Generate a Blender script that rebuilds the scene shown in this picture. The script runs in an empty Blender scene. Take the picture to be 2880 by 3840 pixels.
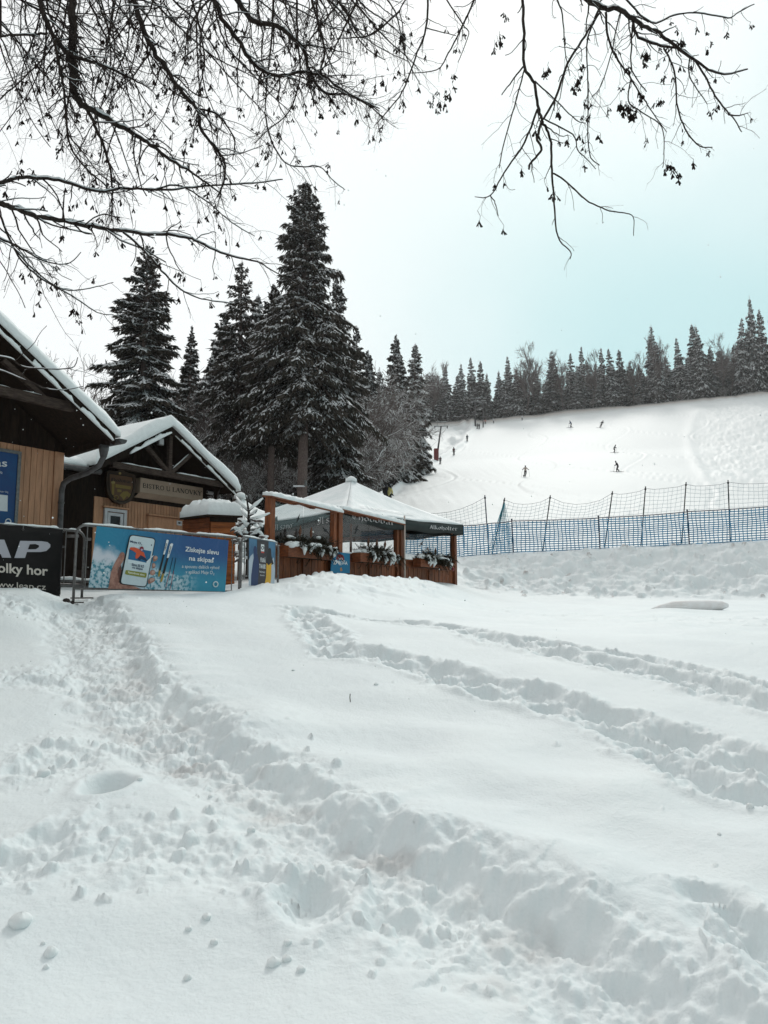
import bpy, math, random
import numpy as np
from mathutils import Vector
from mathutils.geometry import tessellate_polygon
R = math.radians
random.seed(7); rng = np.random.default_rng(7)
scene = bpy.context.scene
COL = scene.collection
# ------------------------------------------------------------------ camera
CZ = 1.6; FPX = 2850.0; CX, CY = 1440.0, 1920.0; PITCH = R(7.0)
cam_d = bpy.data.cameras.new('camera'); cam = bpy.data.objects.new('camera', cam_d); COL.objects.link(cam)
cam_d.sensor_fit = 'VERTICAL'; cam_d.sensor_height = 24.0; cam_d.lens = 24.0*FPX/3840.0
cam_d.clip_start = 0.05; cam_d.clip_end = 2000
cam.location = (0, 0, CZ); cam.rotation_euler = (R(90)+PITCH, 0, 0)
scene.camera = cam
# ------------------------------------------------------------------ sky, sun, exposure
SUN_EL, SUN_AZ = R(38), R(14)          # ahead of the camera, a little to the right, behind the overcast
w = bpy.data.worlds.new('World'); scene.world = w; w.use_nodes = True
nt = w.node_tree; nt.nodes.clear()
def N(tree, t, **kw):
    n = tree.nodes.new(t)
    for k, v in kw.items(): setattr(n, k, v)
    return n
out = N(nt, 'ShaderNodeOutputWorld'); bg = N(nt, 'ShaderNodeBackground'); bg2 = N(nt, 'ShaderNodeBackground')
add = N(nt, 'ShaderNodeMixShader'); add.inputs[0].default_value = .9; sky = N(nt, 'ShaderNodeTexSky', sky_type='NISHITA'); sky.sun_disc = False
sky.sun_elevation = SUN_EL; sky.sun_rotation = SUN_AZ
nt.links.new(sky.outputs[0], bg.inputs[0]); bg.inputs[1].default_value = 0.05
tc = N(nt, 'ShaderNodeTexCoord'); sep = N(nt, 'ShaderNodeSeparateXYZ'); nt.links.new(tc.outputs['Generated'], sep.inputs[0])
def mr(tree, src, a, b, c=0., d=1., smooth=True):
    m = N(tree, 'ShaderNodeMapRange'); m.interpolation_type = 'SMOOTHSTEP' if smooth else 'LINEAR'
    tree.links.new(src, m.inputs[0])
    for i, v in enumerate((a, b, c, d)): m.inputs[i+1].default_value = v
    return m.outputs[0]
def mth(tree, op, a, b=None):
    m = N(tree, 'ShaderNodeMath', operation=op)
    for i, v in enumerate((a, b)):
        if v is None: continue
        if isinstance(v, (int, float)): m.inputs[i].default_value = v
        else: tree.links.new(v, m.inputs[i])
    return m.outputs[0]
def mixc(tree, f, a, b, bt='MIX'):
    m = N(tree, 'ShaderNodeMix', data_type='RGBA', blend_type=bt)
    for i, v in ((0, f), (6, a), (7, b)):
        if isinstance(v, (int, float)): m.inputs[i].default_value = v
        elif isinstance(v, tuple): m.inputs[i].default_value = (*v, 1)
        else: tree.links.new(v, m.inputs[i])
    return m.outputs[2]
nz = N(nt, 'ShaderNodeTexNoise'); nz.inputs['Scale'].default_value = 2.2; nz.inputs['Detail'].default_value = 3
nt.links.new(tc.outputs['Generated'], nz.inputs['Vector'])
wob = mr(nt, nz.outputs[0], .3, .7, -.06, .06)
fx = mr(nt, mth(nt, 'ADD', sep.outputs[0], wob), -.22, .34)
fz = mr(nt, mth(nt, 'ADD', sep.outputs[2], wob), .70, .34)
cy_ = mth(nt, 'MULTIPLY', fx, fz)
skyc = mixc(nt, cy_, (.96, .985, .98), (.52, .76, .78))
ahead = mr(nt, sep.outputs[1], -.8, .7, .58, 1.08)
skyc = mixc(nt, 1.0, skyc, ahead, 'MULTIPLY')
nt.links.new(skyc, bg2.inputs[0]); bg2.inputs[1].default_value = 1.06
nt.links.new(bg.outputs[0], add.inputs[1]); nt.links.new(bg2.outputs[0], add.inputs[2]); nt.links.new(add.outputs[0], out.inputs[0])
sl = bpy.data.lights.new('sun', 'SUN'); sl.energy = 1.35; sl.angle = R(12); sl.color = (1.0, .97, .92)
so = bpy.data.objects.new('sun', sl); COL.objects.link(so)
sd = Vector((math.sin(SUN_AZ)*math.cos(SUN_EL), math.cos(SUN_AZ)*math.cos(SUN_EL), math.sin(SUN_EL)))
so.rotation_euler = sd.to_track_quat('Z', 'Y').to_euler(); so.location = (0, 0, 60)
scene.view_settings.view_transform = 'Standard'; scene.view_settings.look = 'None'
scene.view_settings.gamma = 1; scene.view_settings.exposure = -0.02
scene.view_settings.use_curve_mapping = False
scene.render.engine = 'CYCLES'; scene.cycles.max_bounces = 6; scene.cycles.transparent_max_bounces = 16
scene.cycles.use_denoising = True
# ------------------------------------------------------------------ pixel <-> world
ct, st = math.cos(PITCH), math.sin(PITCH)
def ray(u, v):
    return np.array([u-CX, FPX*ct-(CY-v)*st, FPX*st+(CY-v)*ct])
CAM = np.array([0., 0., CZ])
def P(u, v, Y):
    d = ray(u, v); return CAM+d*(Y/d[1])
def PG(u, Y):                       # horizontal position of column u at distance Y (near the horizon)
    return np.array([(u-CX)/(FPX*ct)*Y, Y])
def Zat(v, Y):
    d = ray(CX, v); return CZ+d[2]*Y/d[1]
# ------------------------------------------------------------------ materials
MATS = {}
def mat(name, color, rough=.7, metal=0., noise=0., nscale=8., col2=None, bump=0., bscale=None, stretch=None, snowtop=None, emis=None, spec=.3, coord='Object', grain=None):
    if name in MATS: return MATS[name]
    m = bpy.data.materials.new(name); m.use_nodes = True; t = m.node_tree
    b = t.nodes['Principled BSDF']; b.inputs['Roughness'].default_value = rough; b.inputs['Metallic'].default_value = metal
    b.inputs['Specular IOR Level'].default_value = spec
    b.inputs['Base Color'].default_value = (*color, 1)
    c = None
    if noise or bump or col2:
        tc = N(t, 'ShaderNodeTexCoord'); mp = N(t, 'ShaderNodeMapping'); t.links.new(tc.outputs[coord], mp.inputs[0])
        if stretch: mp.inputs['Scale'].default_value = stretch
        n = N(t, 'ShaderNodeTexNoise'); n.inputs['Scale'].default_value = nscale; n.inputs['Detail'].default_value = 6
        n.inputs['Roughness'].default_value = .65
        t.links.new(mp.outputs[0], n.inputs['Vector'])
        f = mr(t, n.outputs[0], .35, .65)
        c2 = col2 if col2 else tuple(x*(1-noise) for x in color)
        c = mixc(t, f, color, c2)
        oi = N(t, 'ShaderNodeObjectInfo')
        if grain:
            hv = mr(t, oi.outputs['Random'], 0, 1, 1-grain, 1+grain*.6, False)
            c = mixc(t, 1.0, c, hv, 'MULTIPLY')
        t.links.new(c, b.inputs['Base Color'])
        if bump:
            bp = N(t, 'ShaderNodeBump'); bp.inputs['Strength'].default_value = bump; bp.inputs['Distance'].default_value = .02
            if bscale:
                n2 = N(t, 'ShaderNodeTexNoise'); n2.inputs['Scale'].default_value = bscale; n2.inputs['Detail'].default_value = 5
                t.links.new(mp.outputs[0], n2.inputs['Vector']); t.links.new(n2.outputs[0], bp.inputs['Height'])
            else: t.links.new(n.outputs[0], bp.inputs['Height'])
            t.links.new(bp.outputs[0], b.inputs['Normal'])
    if snowtop is not None:          # snow settles on whatever faces up
        g = N(t, 'ShaderNodeNewGeometry'); s = N(t, 'ShaderNodeSeparateXYZ'); t.links.new(g.outputs['Normal'], s.inputs[0])
        f = mr(t, s.outputs[2], snowtop, snowtop+.25)
        c = mixc(t, f, c if c is not None else color, (.80, .82, .82)); t.links.new(c, b.inputs['Base Color'])
    if emis:
        b.inputs['Emission Color'].default_value = (*emis[0], 1); b.inputs['Emission Strength'].default_value = emis[1]
    MATS[name] = m
    return m
SNOW = mat('snow', (.80, .835, .835), .6, noise=.03, nscale=3, bump=.25, bscale=30)
SNOW_SOFT = mat('fresh_snow', (.82, .85, .85), .7, noise=.05, nscale=6, bump=.9, bscale=11)
TAN = mat('tan_painted_boards', (.55, .285, .165), .6, noise=.22, nscale=3, stretch=(6, 6, 1), bump=.1, grain=.12)
DARKW = mat('dark_stained_wood', (.016, .011, .009), .8, col2=(.028, .018, .013), nscale=5, stretch=(5, 5, 1), bump=.2, grain=.2, spec=.08)
GREYW = mat('weathered_beam', (.075, .055, .045), .8, col2=(.035, .024, .02), nscale=9, stretch=(1, 1, 6), bump=.3, spec=.1)
BROWN = mat('stained_pine', (.27, .082, .026), .55, col2=(.14, .040, .014), nscale=4, stretch=(8, 8, 1), bump=.15, grain=.28)
BROWN_H = mat('stained_pine_beam', (.24, .072, .024), .55, col2=(.13, .037, .014), nscale=4, stretch=(2, 2, 8), bump=.15, grain=.25)
SHEDW = mat('orange_stained_boards', (.40, .12, .028), .55, col2=(.19, .052, .012), nscale=3, stretch=(1, 1, 12), bump=.15, grain=.15)
STEEL = mat('galvanised_steel', (.20, .19, .185), .45, metal=.6, noise=.35, nscale=25)
GUTTER = mat('aged_grey_gutter', (.105, .10, .10), .5, metal=.4, noise=.4, nscale=12)
WHITEP = mat('white_plastic', (.62, .62, .64), .4, noise=.12, nscale=5)
BLACKP = mat('black_banner_cloth', (.014, .012, .012), .6, noise=.3, nscale=4, spec=.15)
DGLASS = mat('dark_window_glass', (.012, .011, .012), .12, noise=.2)
NEEDLE = mat('spruce_needles', (.030, .030, .023), .8, col2=(.068, .054, .043), nscale=1.3, spec=.1)
NEEDLE_F = mat('far_spruce_needles', (.030, .031, .028), .85, col2=(.055, .047, .042), nscale=.5, spec=.1)
TSNOW = mat('snow_on_branches', (.74, .75, .76), .8, noise=.12, nscale=2)
BARK = mat('dark_bark', (.045, .034, .029), .9, col2=(.022, .017, .015), nscale=20, bump=.5, spec=.1)
TRUNKB = mat('greyish_spruce_bark', (.20, .15, .135), .9, col2=(.10, .075, .068), nscale=9, stretch=(3, 3, 1), bump=.5, spec=.1)
TWIG = mat('frosted_twigs', (.12, .095, .088), .9, snowtop=.15, spec=.1)
TWIG_F = mat('far_brown_twigs', (.10, .075, .070), .9, snowtop=.45, spec=.1)
SEED = mat('dry_brown_seeds', (.022, .014, .011), .8, noise=.4, nscale=40, spec=.1)
def flat(name, c, rough=.55): return mat(name, c, rough, noise=.06, nscale=6)
def blend_m(name, f=.85):
    pass
# ------------------------------------------------------------------ mesh builder
def unit(v):
    v = np.asarray(v, float); n = np.linalg.norm(v); return v/n if n > 1e-12 else v
class MB:
    def __init__(s): s.v = []; s.f = []; s.m = []
    def add(s, vs, fs, mi=0):
        o = len(s.v); s.v.extend([tuple(map(float, p)) for p in vs]); s.f.extend([tuple(i+o for i in f) for f in fs]); s.m.extend([mi]*len(fs)); return s
    def hexa(s, p, mi=0):            # p: 8 points, bottom ring 0-3, top ring 4-7
        return s.add(p, [(3, 2, 1, 0), (4, 5, 6, 7), (0, 1, 5, 4), (1, 2, 6, 5), (2, 3, 7, 6), (3, 0, 4, 7)], mi)
    def box(s, c0, c1, mi=0):
        x0, y0, z0 = c0; x1, y1, z1 = c1
        return s.hexa([(x0, y0, z0), (x1, y0, z0), (x1, y1, z0), (x0, y1, z0), (x0, y0, z1), (x1, y0, z1), (x1, y1, z1), (x0, y1, z1)], mi)
    def tube(s, pts, rad, n=6, mi=0, cap=True, flatz=1.):
        pts = [np.asarray(p, float) for p in pts]; k = len(pts)
        if np.isscalar(rad): rad = [rad]*k
        up = np.array([0, 0, 1.]); vs = []; fs = []; a_prev = None
        for i in range(k):
            t = unit(pts[min(i+1, k-1)]-pts[max(i-1, 0)])
            if a_prev is None:
                a = np.cross(t, up if abs(t[2]) < .9 else np.array([1., 0, 0]))
            else: a = a_prev-t*np.dot(a_prev, t)
            a = unit(a); b = np.cross(a, t); a_prev = a
            for j in range(n):
                q = 2*math.pi*j/n
                vs.append(pts[i]+rad[i]*(math.cos(q)*a+math.sin(q)*b*flatz))
        for i in range(k-1):
            for j in range(n):
                j2 = (j+1) % n
                fs.append((i*n+j, i*n+j2, (i+1)*n+j2, (i+1)*n+j))
        if cap:
            fs.append(tuple(range(n))); fs.append(tuple((k-1)*n+j for j in reversed(range(n))))
        return s.add(vs, fs, mi)
    def beam(s, p, q, w, h, side=None, mi=0):     # square-cut timber from p to q, w across, h in the other direction
        p = np.asarray(p, float); q = np.asarray(q, float); t = unit(q-p)
        a = unit(np.cross(t, np.array([0, 0, 1.]) if abs(t[2]) < .95 else np.array([1., 0, 0]))) if side is None else unit(np.asarray(side, float)-t*np.dot(side, t))
        b = np.cross(a, t)
        r = [a*w/2*x+b*h/2*y for x, y in ((-1, -1), (1, -1), (1, 1), (-1, 1))]
        return s.hexa([p+x for x in r]+[q+x for x in r], mi)
    def poly(s, pts, thick=None, nrm=None, mi=0):   # filled polygon, optionally given thickness along -nrm
        pts = [np.asarray(p, float) for p in pts]; n = len(pts)
        tri = tessellate_polygon([[Vector(p) for p in pts]])
        if thick is None: return s.add(pts, [tuple(t) for t in tri], mi)
        d = np.asarray(nrm, float)*thick
        vs = pts+[p-d for p in pts]
        fs = [tuple(t) for t in tri]+[tuple(i+n for i in reversed(t)) for t in tri]+[(i, (i+1) % n, (i+1) % n+n, i+n) for i in range(n)]
        return s.add(vs, fs, mi)
    def build(s, name, mats, parent=None, smooth=False, kind=None, bevel=0, fixn=True, org=None):
        if not isinstance(mats, (list, tuple)): mats = [mats]
        me = bpy.data.meshes.new(name)
        o = np.zeros(3) if org is None else np.asarray(org, float)
        if parent is not None and org is None: o = wloc(parent)
        me.from_pydata([(a-o[0], b-o[1], c-o[2]) for a, b, c in s.v], [], s.f)
        for m in mats: me.materials.append(m)
        if len(mats) > 1: me.polygons.foreach_set('material_index', s.m)
        if fixn and len(s.f) < 60000:
            import bmesh
            bm = bmesh.new(); bm.from_mesh(me); bmesh.ops.recalc_face_normals(bm, faces=bm.faces); bm.to_mesh(me); bm.free()
        if smooth: me.polygons.foreach_set('use_smooth', [True]*len(me.polygons))
        ob = bpy.data.objects.new(name, me); COL.objects.link(ob)
        if parent is not None: ob.parent = parent
        if org is not None: ob.location = o-(wloc(parent) if parent is not None else 0)
        if kind: ob['kind'] = kind
        if bevel:
            md = ob.modifiers.new('edge', 'BEVEL'); md.width = bevel; md.segments = 2; md.limit_method = 'ANGLE'
        return ob
def wloc(o):
    p = np.array(o.location)
    while o.parent is not None: o = o.parent; p = p+np.array(o.location)
    return p
def tag(o, label=None, cat=None, group=None, kind=None):
    if label: o['label'] = label
    if cat: o['category'] = cat
    if group: o['group'] = group
    if kind: o['kind'] = kind
    return o
def thing(name, label, cat, loc=(0, 0, 0), group=None, rz=0):
    o = bpy.data.objects.new(name, None); COL.objects.link(o); o.location = loc; o.rotation_euler = (0, 0, rz); o.empty_display_size = .2
    return tag(o, label, cat, group)
def copy_tree(o, parent=None):
    c = o.copy(); COL.objects.link(c); c.parent = parent
    for ch in list(o.children): copy_tree(ch, c)
    return c
# upright reference plane: s along the facade, off towards the viewer's side, z up
class Fr:
    def __init__(s, o, a):
        s.o = np.array([o[0], o[1], 0.]); s.a = np.array([*unit(a), 0.]); s.n = np.array([s.a[1], -s.a[0], 0.])
    def p(s, q, off, z): return s.o+s.a*q+s.n*off+np.array([0, 0, z])
    def px(s, u, v, off=0.):        # -> (s, z)
        d = ray(u, v); k = np.dot(s.o+s.n*off-CAM, s.n)/np.dot(d, s.n); h = CAM+d*k
        return np.dot(h-s.o, s.a), h[2]
    def w(s, u, v, off=0.):
        q, z = s.px(u, v, off); return s.p(q, off, z)
    def box(s, mb, q0, q1, f0, f1, z0, z1, mi=0):
        r = [(q0, f0), (q1, f0), (q1, f1), (q0, f1)]
        return mb.hexa([s.p(q, f, z0) for q, f in r]+[s.p(q, f, z1) for q, f in r], mi)
# ------------------------------------------------------------------ lettering
def text_geo(body, bold=0., shear=0., spacing=1.):
    c = bpy.data.curves.new('lettering', 'FONT'); c.body = body; c.size = 1; c.offset = bold; c.shear = shear; c.space_character = spacing
    c.resolution_u = 3
    o = bpy.data.objects.new('lettering', c); COL.objects.link(o)
    dg = bpy.context.evaluated_depsgraph_get(); me = o.evaluated_get(dg).to_mesh()
    v = np.array([tuple(x.co)[:2] for x in me.vertices]); f = [tuple(p.vertices) for p in me.polygons]
    o.evaluated_get(dg).to_mesh_clear(); bpy.data.objects.remove(o); bpy.data.curves.remove(c)
    return v, f
def nib_geo(strokes_by_char, body, nibw=.16, ang=40, gap=.12, fixed=None):
    vs = []; fs = []; x = 0.
    for ch in body:
        if ch == ' ': x += .35; continue
        st_, wd = strokes_by_char[ch]
        for s_ in st_:
            if isinstance(s_, tuple): pts, wdt = s_
            else: pts, wdt = s_, None
            pts = [np.array(p, float) for p in pts]
            if wdt is None:             # broad nib
                d = np.array([math.cos(R(ang)), math.sin(R(ang))])*nibw/2
                for i in range(len(pts)-1):
                    o = len(vs); vs.extend([pts[i]-d+[x, 0], pts[i]+d+[x, 0], pts[i+1]+d+[x, 0], pts[i+1]-d+[x, 0]]); fs.append((o, o+1, o+2, o+3))
            else:
                for i in range(len(pts)-1):
                    t = unit(pts[i+1]-pts[i]); d = np.array([-t[1], t[0]])*wdt*.68; o = len(vs)
                    vs.extend([pts[i]-d+[x, 0], pts[i]+d+[x, 0], pts[i+1]+d+[x, 0], pts[i+1]-d+[x, 0]]); fs.append((o, o+1, o+2, o+3))
        x += wd+gap
    return np.array(vs), fs
def quad_map(geo, fn, TL, TR, BL, mb, mi=0):
    """lay the lettering's bounding box on the quad whose corners are (u,v) points, through fn(u,v)->world"""
    v, f = geo; lo = v.min(0); hi = v.max(0); n = (v-lo)/(hi-lo)
    tl, tr, bl = (np.array(q, float) for q in (TL, TR, BL))
    W = []
    for a, b in n:
        q = tl+(tr-tl)*a+(bl-tl)*(1-b); W.append(fn(q[0], q[1]))
    mb.add(W, f, mi)
BL_ = {  # blackletter by broad nib strokes (x to the right, y up; x-height 0..1)
 'C': ([[(.62, 1.25), (.35, 1.42), (.08, 1.15), (.08, .3), (.35, .0), (.68, .22)], [(.35, 1.3), (.35, .25)]], .68),
 'h': ([[(.1, 1.5), (.1, .0)], [(.1, .75), (.35, .98), (.52, .75), (.52, .1), (.4, -.25)]], .6),
 'o': ([[(.3, 1.), (.08, .78), (.08, .22), (.3, 0), (.54, .22), (.54, .78), (.3, 1.)]], .6),
 'd': ([[(.15, 1.5), (.54, .95), (.54, .22), (.3, 0), (.08, .22), (.08, .7), (.3, .95), (.5, .8)]], .6),
 'v': ([[(.02, 1.1), (.1, .9), (.1, .2), (.3, 0), (.54, .25), (.54, .8), (.3, 1.)]], .6),
 'a': ([[(.12, .95), (.42, .95), (.5, .8), (.5, .1), (.6, 0)], [(.5, .55), (.12, .4), (.12, .12), (.28, 0), (.5, .15)]], .62),
 'r': ([[(.1, 1.), (.16, .9), (.16, .1), (.26, 0)], [(.16, .8), (.36, 1.), (.5, .88)]], .5),
 'I': ([[(.05, 1.2), (.2, 1.42), (.6, 1.42)], [(.45, 1.4), (.42, .5), (.25, .0), (-.05, -.1), (-.05, .15)], [(.12, .8), (.12, .35)]], .62),
 'l': ([[(.12, 1.5), (.12, .1), (.24, 0)]], .26),
 's': ([[(.5, .9), (.3, 1.), (.1, .8), (.2, .6), (.45, .42), (.5, .18), (.3, 0), (.06, .12)]], .55),
 'n': ([[(.05, 1.), (.12, .9), (.12, 0)], [(.12, .8), (.36, 1.), (.5, .8), (.5, .1), (.6, 0)]], .62),
 't': ([[(.15, 1.3), (.15, .2), (.3, 0), (.42, .1)], [(.0, .92), (.4, .92)]], .42),
 'e': ([[(.1, .5), (.5, .7), (.32, 1.), (.1, .75), (.1, .22), (.3, 0), (.52, .18)]], .54),
 'A': ([[(.05, .0), (.4, 1.4), (.6, .0)], [(.2, .5), (.55, .5)]], .66),
 'k': ([[(.1, 1.5), (.1, 0)], [(.5, 1.), (.16, .55), (.55, 0)]], .58),
 '.': ([[(.08, .05), (.12, .0)]], .2),
}
_s = .07
def _ser(x, y, w=.22): return ([(x-w/2, y), (x+w/2, y)], .05)
SER = {  # roman capitals: (points, stroke width)
 'B': ([([(.12, 0), (.12, 1)], .13), ([(.0, .98), (.4, .98), (.55, .86), (.55, .66), (.4, .54), (.12, .53)], .07), ([(.4, .52), (.62, .42), (.62, .14), (.42, .02), (.0, .02)], .08)], .66),
 'I': ([([(.14, 0), (.14, 1)], .13), _ser(.14, .98, .28), _ser(.14, .02, .28)], .28),
 'S': ([([(.52, .72), (.46, .92), (.28, .98), (.1, .9), (.06, .74), (.14, .6), (.44, .42), (.52, .27), (.44, .08), (.26, .02), (.1, .08), (.03, .28)], .09)], .56),
 'T': ([([(.34, 0), (.34, 1)], .13), ([(0, .97), (.68, .97)], .06), ([(.02, .97), (.02, .76)], .05), ([(.66, .97), (.66, .76)], .05), _ser(.34, .02, .28)], .68),
 'R': ([([(.12, 0), (.12, 1)], .13), ([(.0, .98), (.4, .98), (.56, .86), (.56, .62), (.4, .5), (.12, .5)], .075), ([(.34, .5), (.66, .02), (.78, .02)], .11), _ser(.12, .02, .26)], .76),
 'O': ([([(.4, .98), (.16, .88), (.07, .62), (.07, .38), (.16, .12), (.4, .02), (.64, .12), (.73, .38), (.73, .62), (.64, .88), (.4, .98)], .09)], .8),
 'U': ([([(.13, 1), (.13, .3), (.22, .07), (.4, .02), (.58, .08), (.66, .3)], .1), ([(.66, .3), (.66, 1)], .055), _ser(.13, .98, .28), _ser(.66, .98, .24)], .8),
 'L': ([([(.12, 0), (.12, 1)], .13), _ser(.12, .98, .28), ([(.0, .03), (.56, .03), (.6, .26)], .06)], .6),
 'A': ([([(.04, .02), (.36, 1)], .055), ([(.36, 1), (.66, .02)], .13), ([(.16, .36), (.54, .36)], .05), _ser(.05, .02, .24), _ser(.66, .02, .26)], .76),
 'N': ([([(.12, 0), (.12, 1)], .055), ([(.1, 1), (.68, 0)], .13), ([(.7, 0), (.7, 1)], .055), _ser(.08, .98, .22), _ser(.12, .02, .24), _ser(.7, .98, .24)], .8),
 'V': ([([(.06, 1), (.38, 0)], .13), ([(.38, 0), (.66, 1)], .055), _ser(.07, .98, .26), _ser(.66, .98, .22)], .74),
 'K': ([([(.12, 0), (.12, 1)], .13), ([(.14, .42), (.62, .98)], .055), ([(.3, .58), (.68, .02)], .13), _ser(.12, .98, .28), _ser(.12, .02, .28), _ser(.62, .98, .22), _ser(.7, .02, .24)], .78),
 'Y': ([([(.36, 0), (.36, .45)], .13), ([(.36, .45), (.06, .98)], .13), ([(.36, .45), (.66, .98)], .055), _ser(.07, .98, .26), _ser(.66, .98, .22), _ser(.36, .02, .28)], .72),
}
# ------------------------------------------------------------------ ground shape
def near(Y): return -1.6+.145*Y
KN = {  # column u -> (distance, image row) of the snow there
 -800: [(8, 2420), (9.5, 2290), (12, 2262), (20, 2200)],
 0:    [(8, 2400), (8.7, 2275), (9.5, 2210), (10.5, 2215), (12, 2222), (20, 2190)],
 180:  [(8, 2410), (9.2, 2285), (10.1, 2212), (10.8, 2224), (12, 2228), (20, 2190)],
 300:  [(8, 2420), (9.6, 2305), (10.6, 2262), (12, 2240), (20, 2190)],
 430:  [(8, 2410), (9.6, 2285), (10.5, 2228), (12, 2232), (20, 2190)],
 600:  [(8, 2400), (10.2, 2250), (11.0, 2216), (13, 2210), (20, 2180)],
 850:  [(8, 2395), (10.6, 2258), (12.0, 2210), (14, 2192), (20, 2170)],
 960:  [(8, 2395), (10.6, 2270), (12.6, 2196), (14.5, 2180), (20, 2165)],
 1060: [(8, 2395), (10.6, 2278), (12.8, 2212), (14.3, 2176), (16, 2182), (20, 2160)],
 1180: [(8, 2395), (10.6, 2290), (12.8, 2205), (14.6, 2143), (15.8, 2165), (20, 2160)],
 1290: [(8, 2395), (10.6, 2300), (13, 2220), (15.4, 2146), (16.6, 2172), (20, 2160)],
 1390: [(8, 2395), (10.6, 2310), (13, 2250), (16.2, 2172), (18, 2185), (20, 2170)],
 1510: [(8, 2400), (10.6, 2316), (13.5, 2262), (17.2, 2152), (19.4, 2168), (21, 2170)],
 1610: [(8, 2400), (10.6, 2320), (14, 2270), (18.2, 2170), (20, 2182), (22, 2180)],
 1700: [(8, 2402), (10.6, 2325), (14.5, 2280), (19.5, 2202), (21.5, 2196), (23, 2185)],
 1790: [(8, 2405), (10.6, 2330), (15, 2290), (20.5, 2236), (22.5, 2226), (26.3, 2088), (27.2, 2078)],
 2040: [(8, 2408), (10.6, 2338), (15, 2302), (20.5, 2262), (22.5, 2240), (26.3, 2072), (27.2, 2062)],
 2260: [(8, 2410), (10.6, 2340), (15, 2304), (20.5, 2268), (22.5, 2240), (26, 2064), (27., 2054)],
 2585: [(8, 2410), (10.6, 2340), (15, 2304), (20.0, 2268), (22.0, 2244), (25.6, 2048), (26.6, 2036)],
 2880: [(8, 2410), (10.6, 2340), (15, 2304), (19.5, 2268), (21.5, 2244), (25.2, 2032), (26.2, 2021)],
 3700: [(8, 2410), (10.6, 2340), (15, 2304), (19, 2268), (21, 2244), (24.6, 2010), (25.6, 2000)],
}
UG = np.arange(-800, 3701, 25.); LG = np.concatenate([np.linspace(0, math.log(400), 420)])
def build_table():
    T = []
    us = sorted(KN)
    cols = []
    for u in us:
        k = [(-60, -1.6-3.0), (0.0, -1.6), (2.3, near(2.3)-.005), (5.1, near(5.1)+.012)]
        k += [(Y, Zat(v, Y)-CZ) for Y, v in KN[u]]
        f = np.interp(u, [1500, 1790, 2250, 2880], [.985, 1.0, 1.07, 1.165])
        left = np.interp(u, [400, 1300], [1., 0.])
        if KN[u][-1][0] < 25: k += [(28, 1.95)]
        k += [(35, 3.35), (50, 5.9), (80, 11.9), (110, 18.7*(1+(f-1)*.35)), (150, 29*(1+(f-1)*.7)), (180, 38.3*f), (215, 50*f), (236, 57*f), (243, 58*f), (300, 66*f), (400, 72*f)]
        Yk, Zk = zip(*k)
        cols.append(np.interp(np.exp(LG), Yk, Zk))
    cols = np.array(cols)
    T = np.array([np.interp(UG, us, cols[:, j]) for j in range(len(LG))]).T
    def sm(A, ax, n):
        for _ in range(n):
            B = np.pad(A, [(1, 1) if i == ax else (0, 0) for i in range(2)], mode='edge')
            A = (B[:-2]+2*B[1:-1]+B[2:])/4 if ax == 0 else (B[:, :-2]+2*B[:, 1:-1]+B[:, 2:])/4
        return A
    T = sm(T, 0, 6); T = sm(T, 1, 3)
    return T+CZ
TAB = build_table()
def H0(x, y):
    x = np.asarray(x, float); y = np.asarray(y, float)
    yy = np.maximum(y, 1.0)
    u = np.clip(CX+FPX*ct*x/np.maximum(y, 2.0), -799, 3699)
    i = (u-UG[0])/25; i0 = np.clip(np.floor(i).astype(int), 0, len(UG)-2); fi = i-i0
    l = np.clip(np.log(yy)/LG[-1]*(len(LG)-1), 0, len(LG)-1.001); j0 = np.floor(l).astype(int); fj = l-j0
    z = (TAB[i0, j0]*(1-fj)+TAB[i0, j0+1]*fj)*(1-fi)+(TAB[i0+1, j0]*(1-fj)+TAB[i0+1, j0+1]*fj)*fi
    return np.where(y < 1.0, z+(y-1.0)*.10, z)
def gp(u, v, Ymin=1.2, Ymax=260):        # where the ray of a pixel meets the snow
    Y = np.exp(np.linspace(math.log(Ymin), math.log(Ymax), 1500)); d = ray(u, v)
    x = d[0]/d[1]*Y; z = CZ+d[2]/d[1]*Y; g = H0(x, Y)
    k = np.nonzero(z < g)[0]
    if len(k) == 0: return np.array([x[-1], Y[-1]])
    k = k[0]
    return np.array([x[k], Y[k]])
def hsh(ix, iy, s):
    n = (ix.astype(np.int64)*374761393+iy.astype(np.int64)*668265263+s*1442695041) & 0xFFFFFFFF
    n = ((n ^ (n >> 13))*1274126177) & 0xFFFFFFFF
    n = ((n ^ (n >> 16))*2246822519) & 0xFFFFFFFF
    return ((n ^ (n >> 15)) & 0xFFFFFF)/float(0xFFFFFF)
def vn(x, y, s=0):
    ix = np.floor(x); iy = np.floor(y); fx = x-ix; fy = y-iy; fx = fx*fx*(3-2*fx); fy = fy*fy*(3-2*fy)
    a = hsh(ix, iy, s); b = hsh(ix+1, iy, s); c = hsh(ix, iy+1, s); d = hsh(ix+1, iy+1, s)
    return (a*(1-fx)+b*fx)*(1-fy)+(c*(1-fx)+d*fx)*fy-.5
def fbm(x, y, sc, oc=4, s=0, g=.5):
    t = 0; a = 1.
    for o in range(oc): t = t+a*vn(x*sc*2**o+17.3*o, y*sc*2**o-9.1*o, s+o); a *= g
    return t
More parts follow.
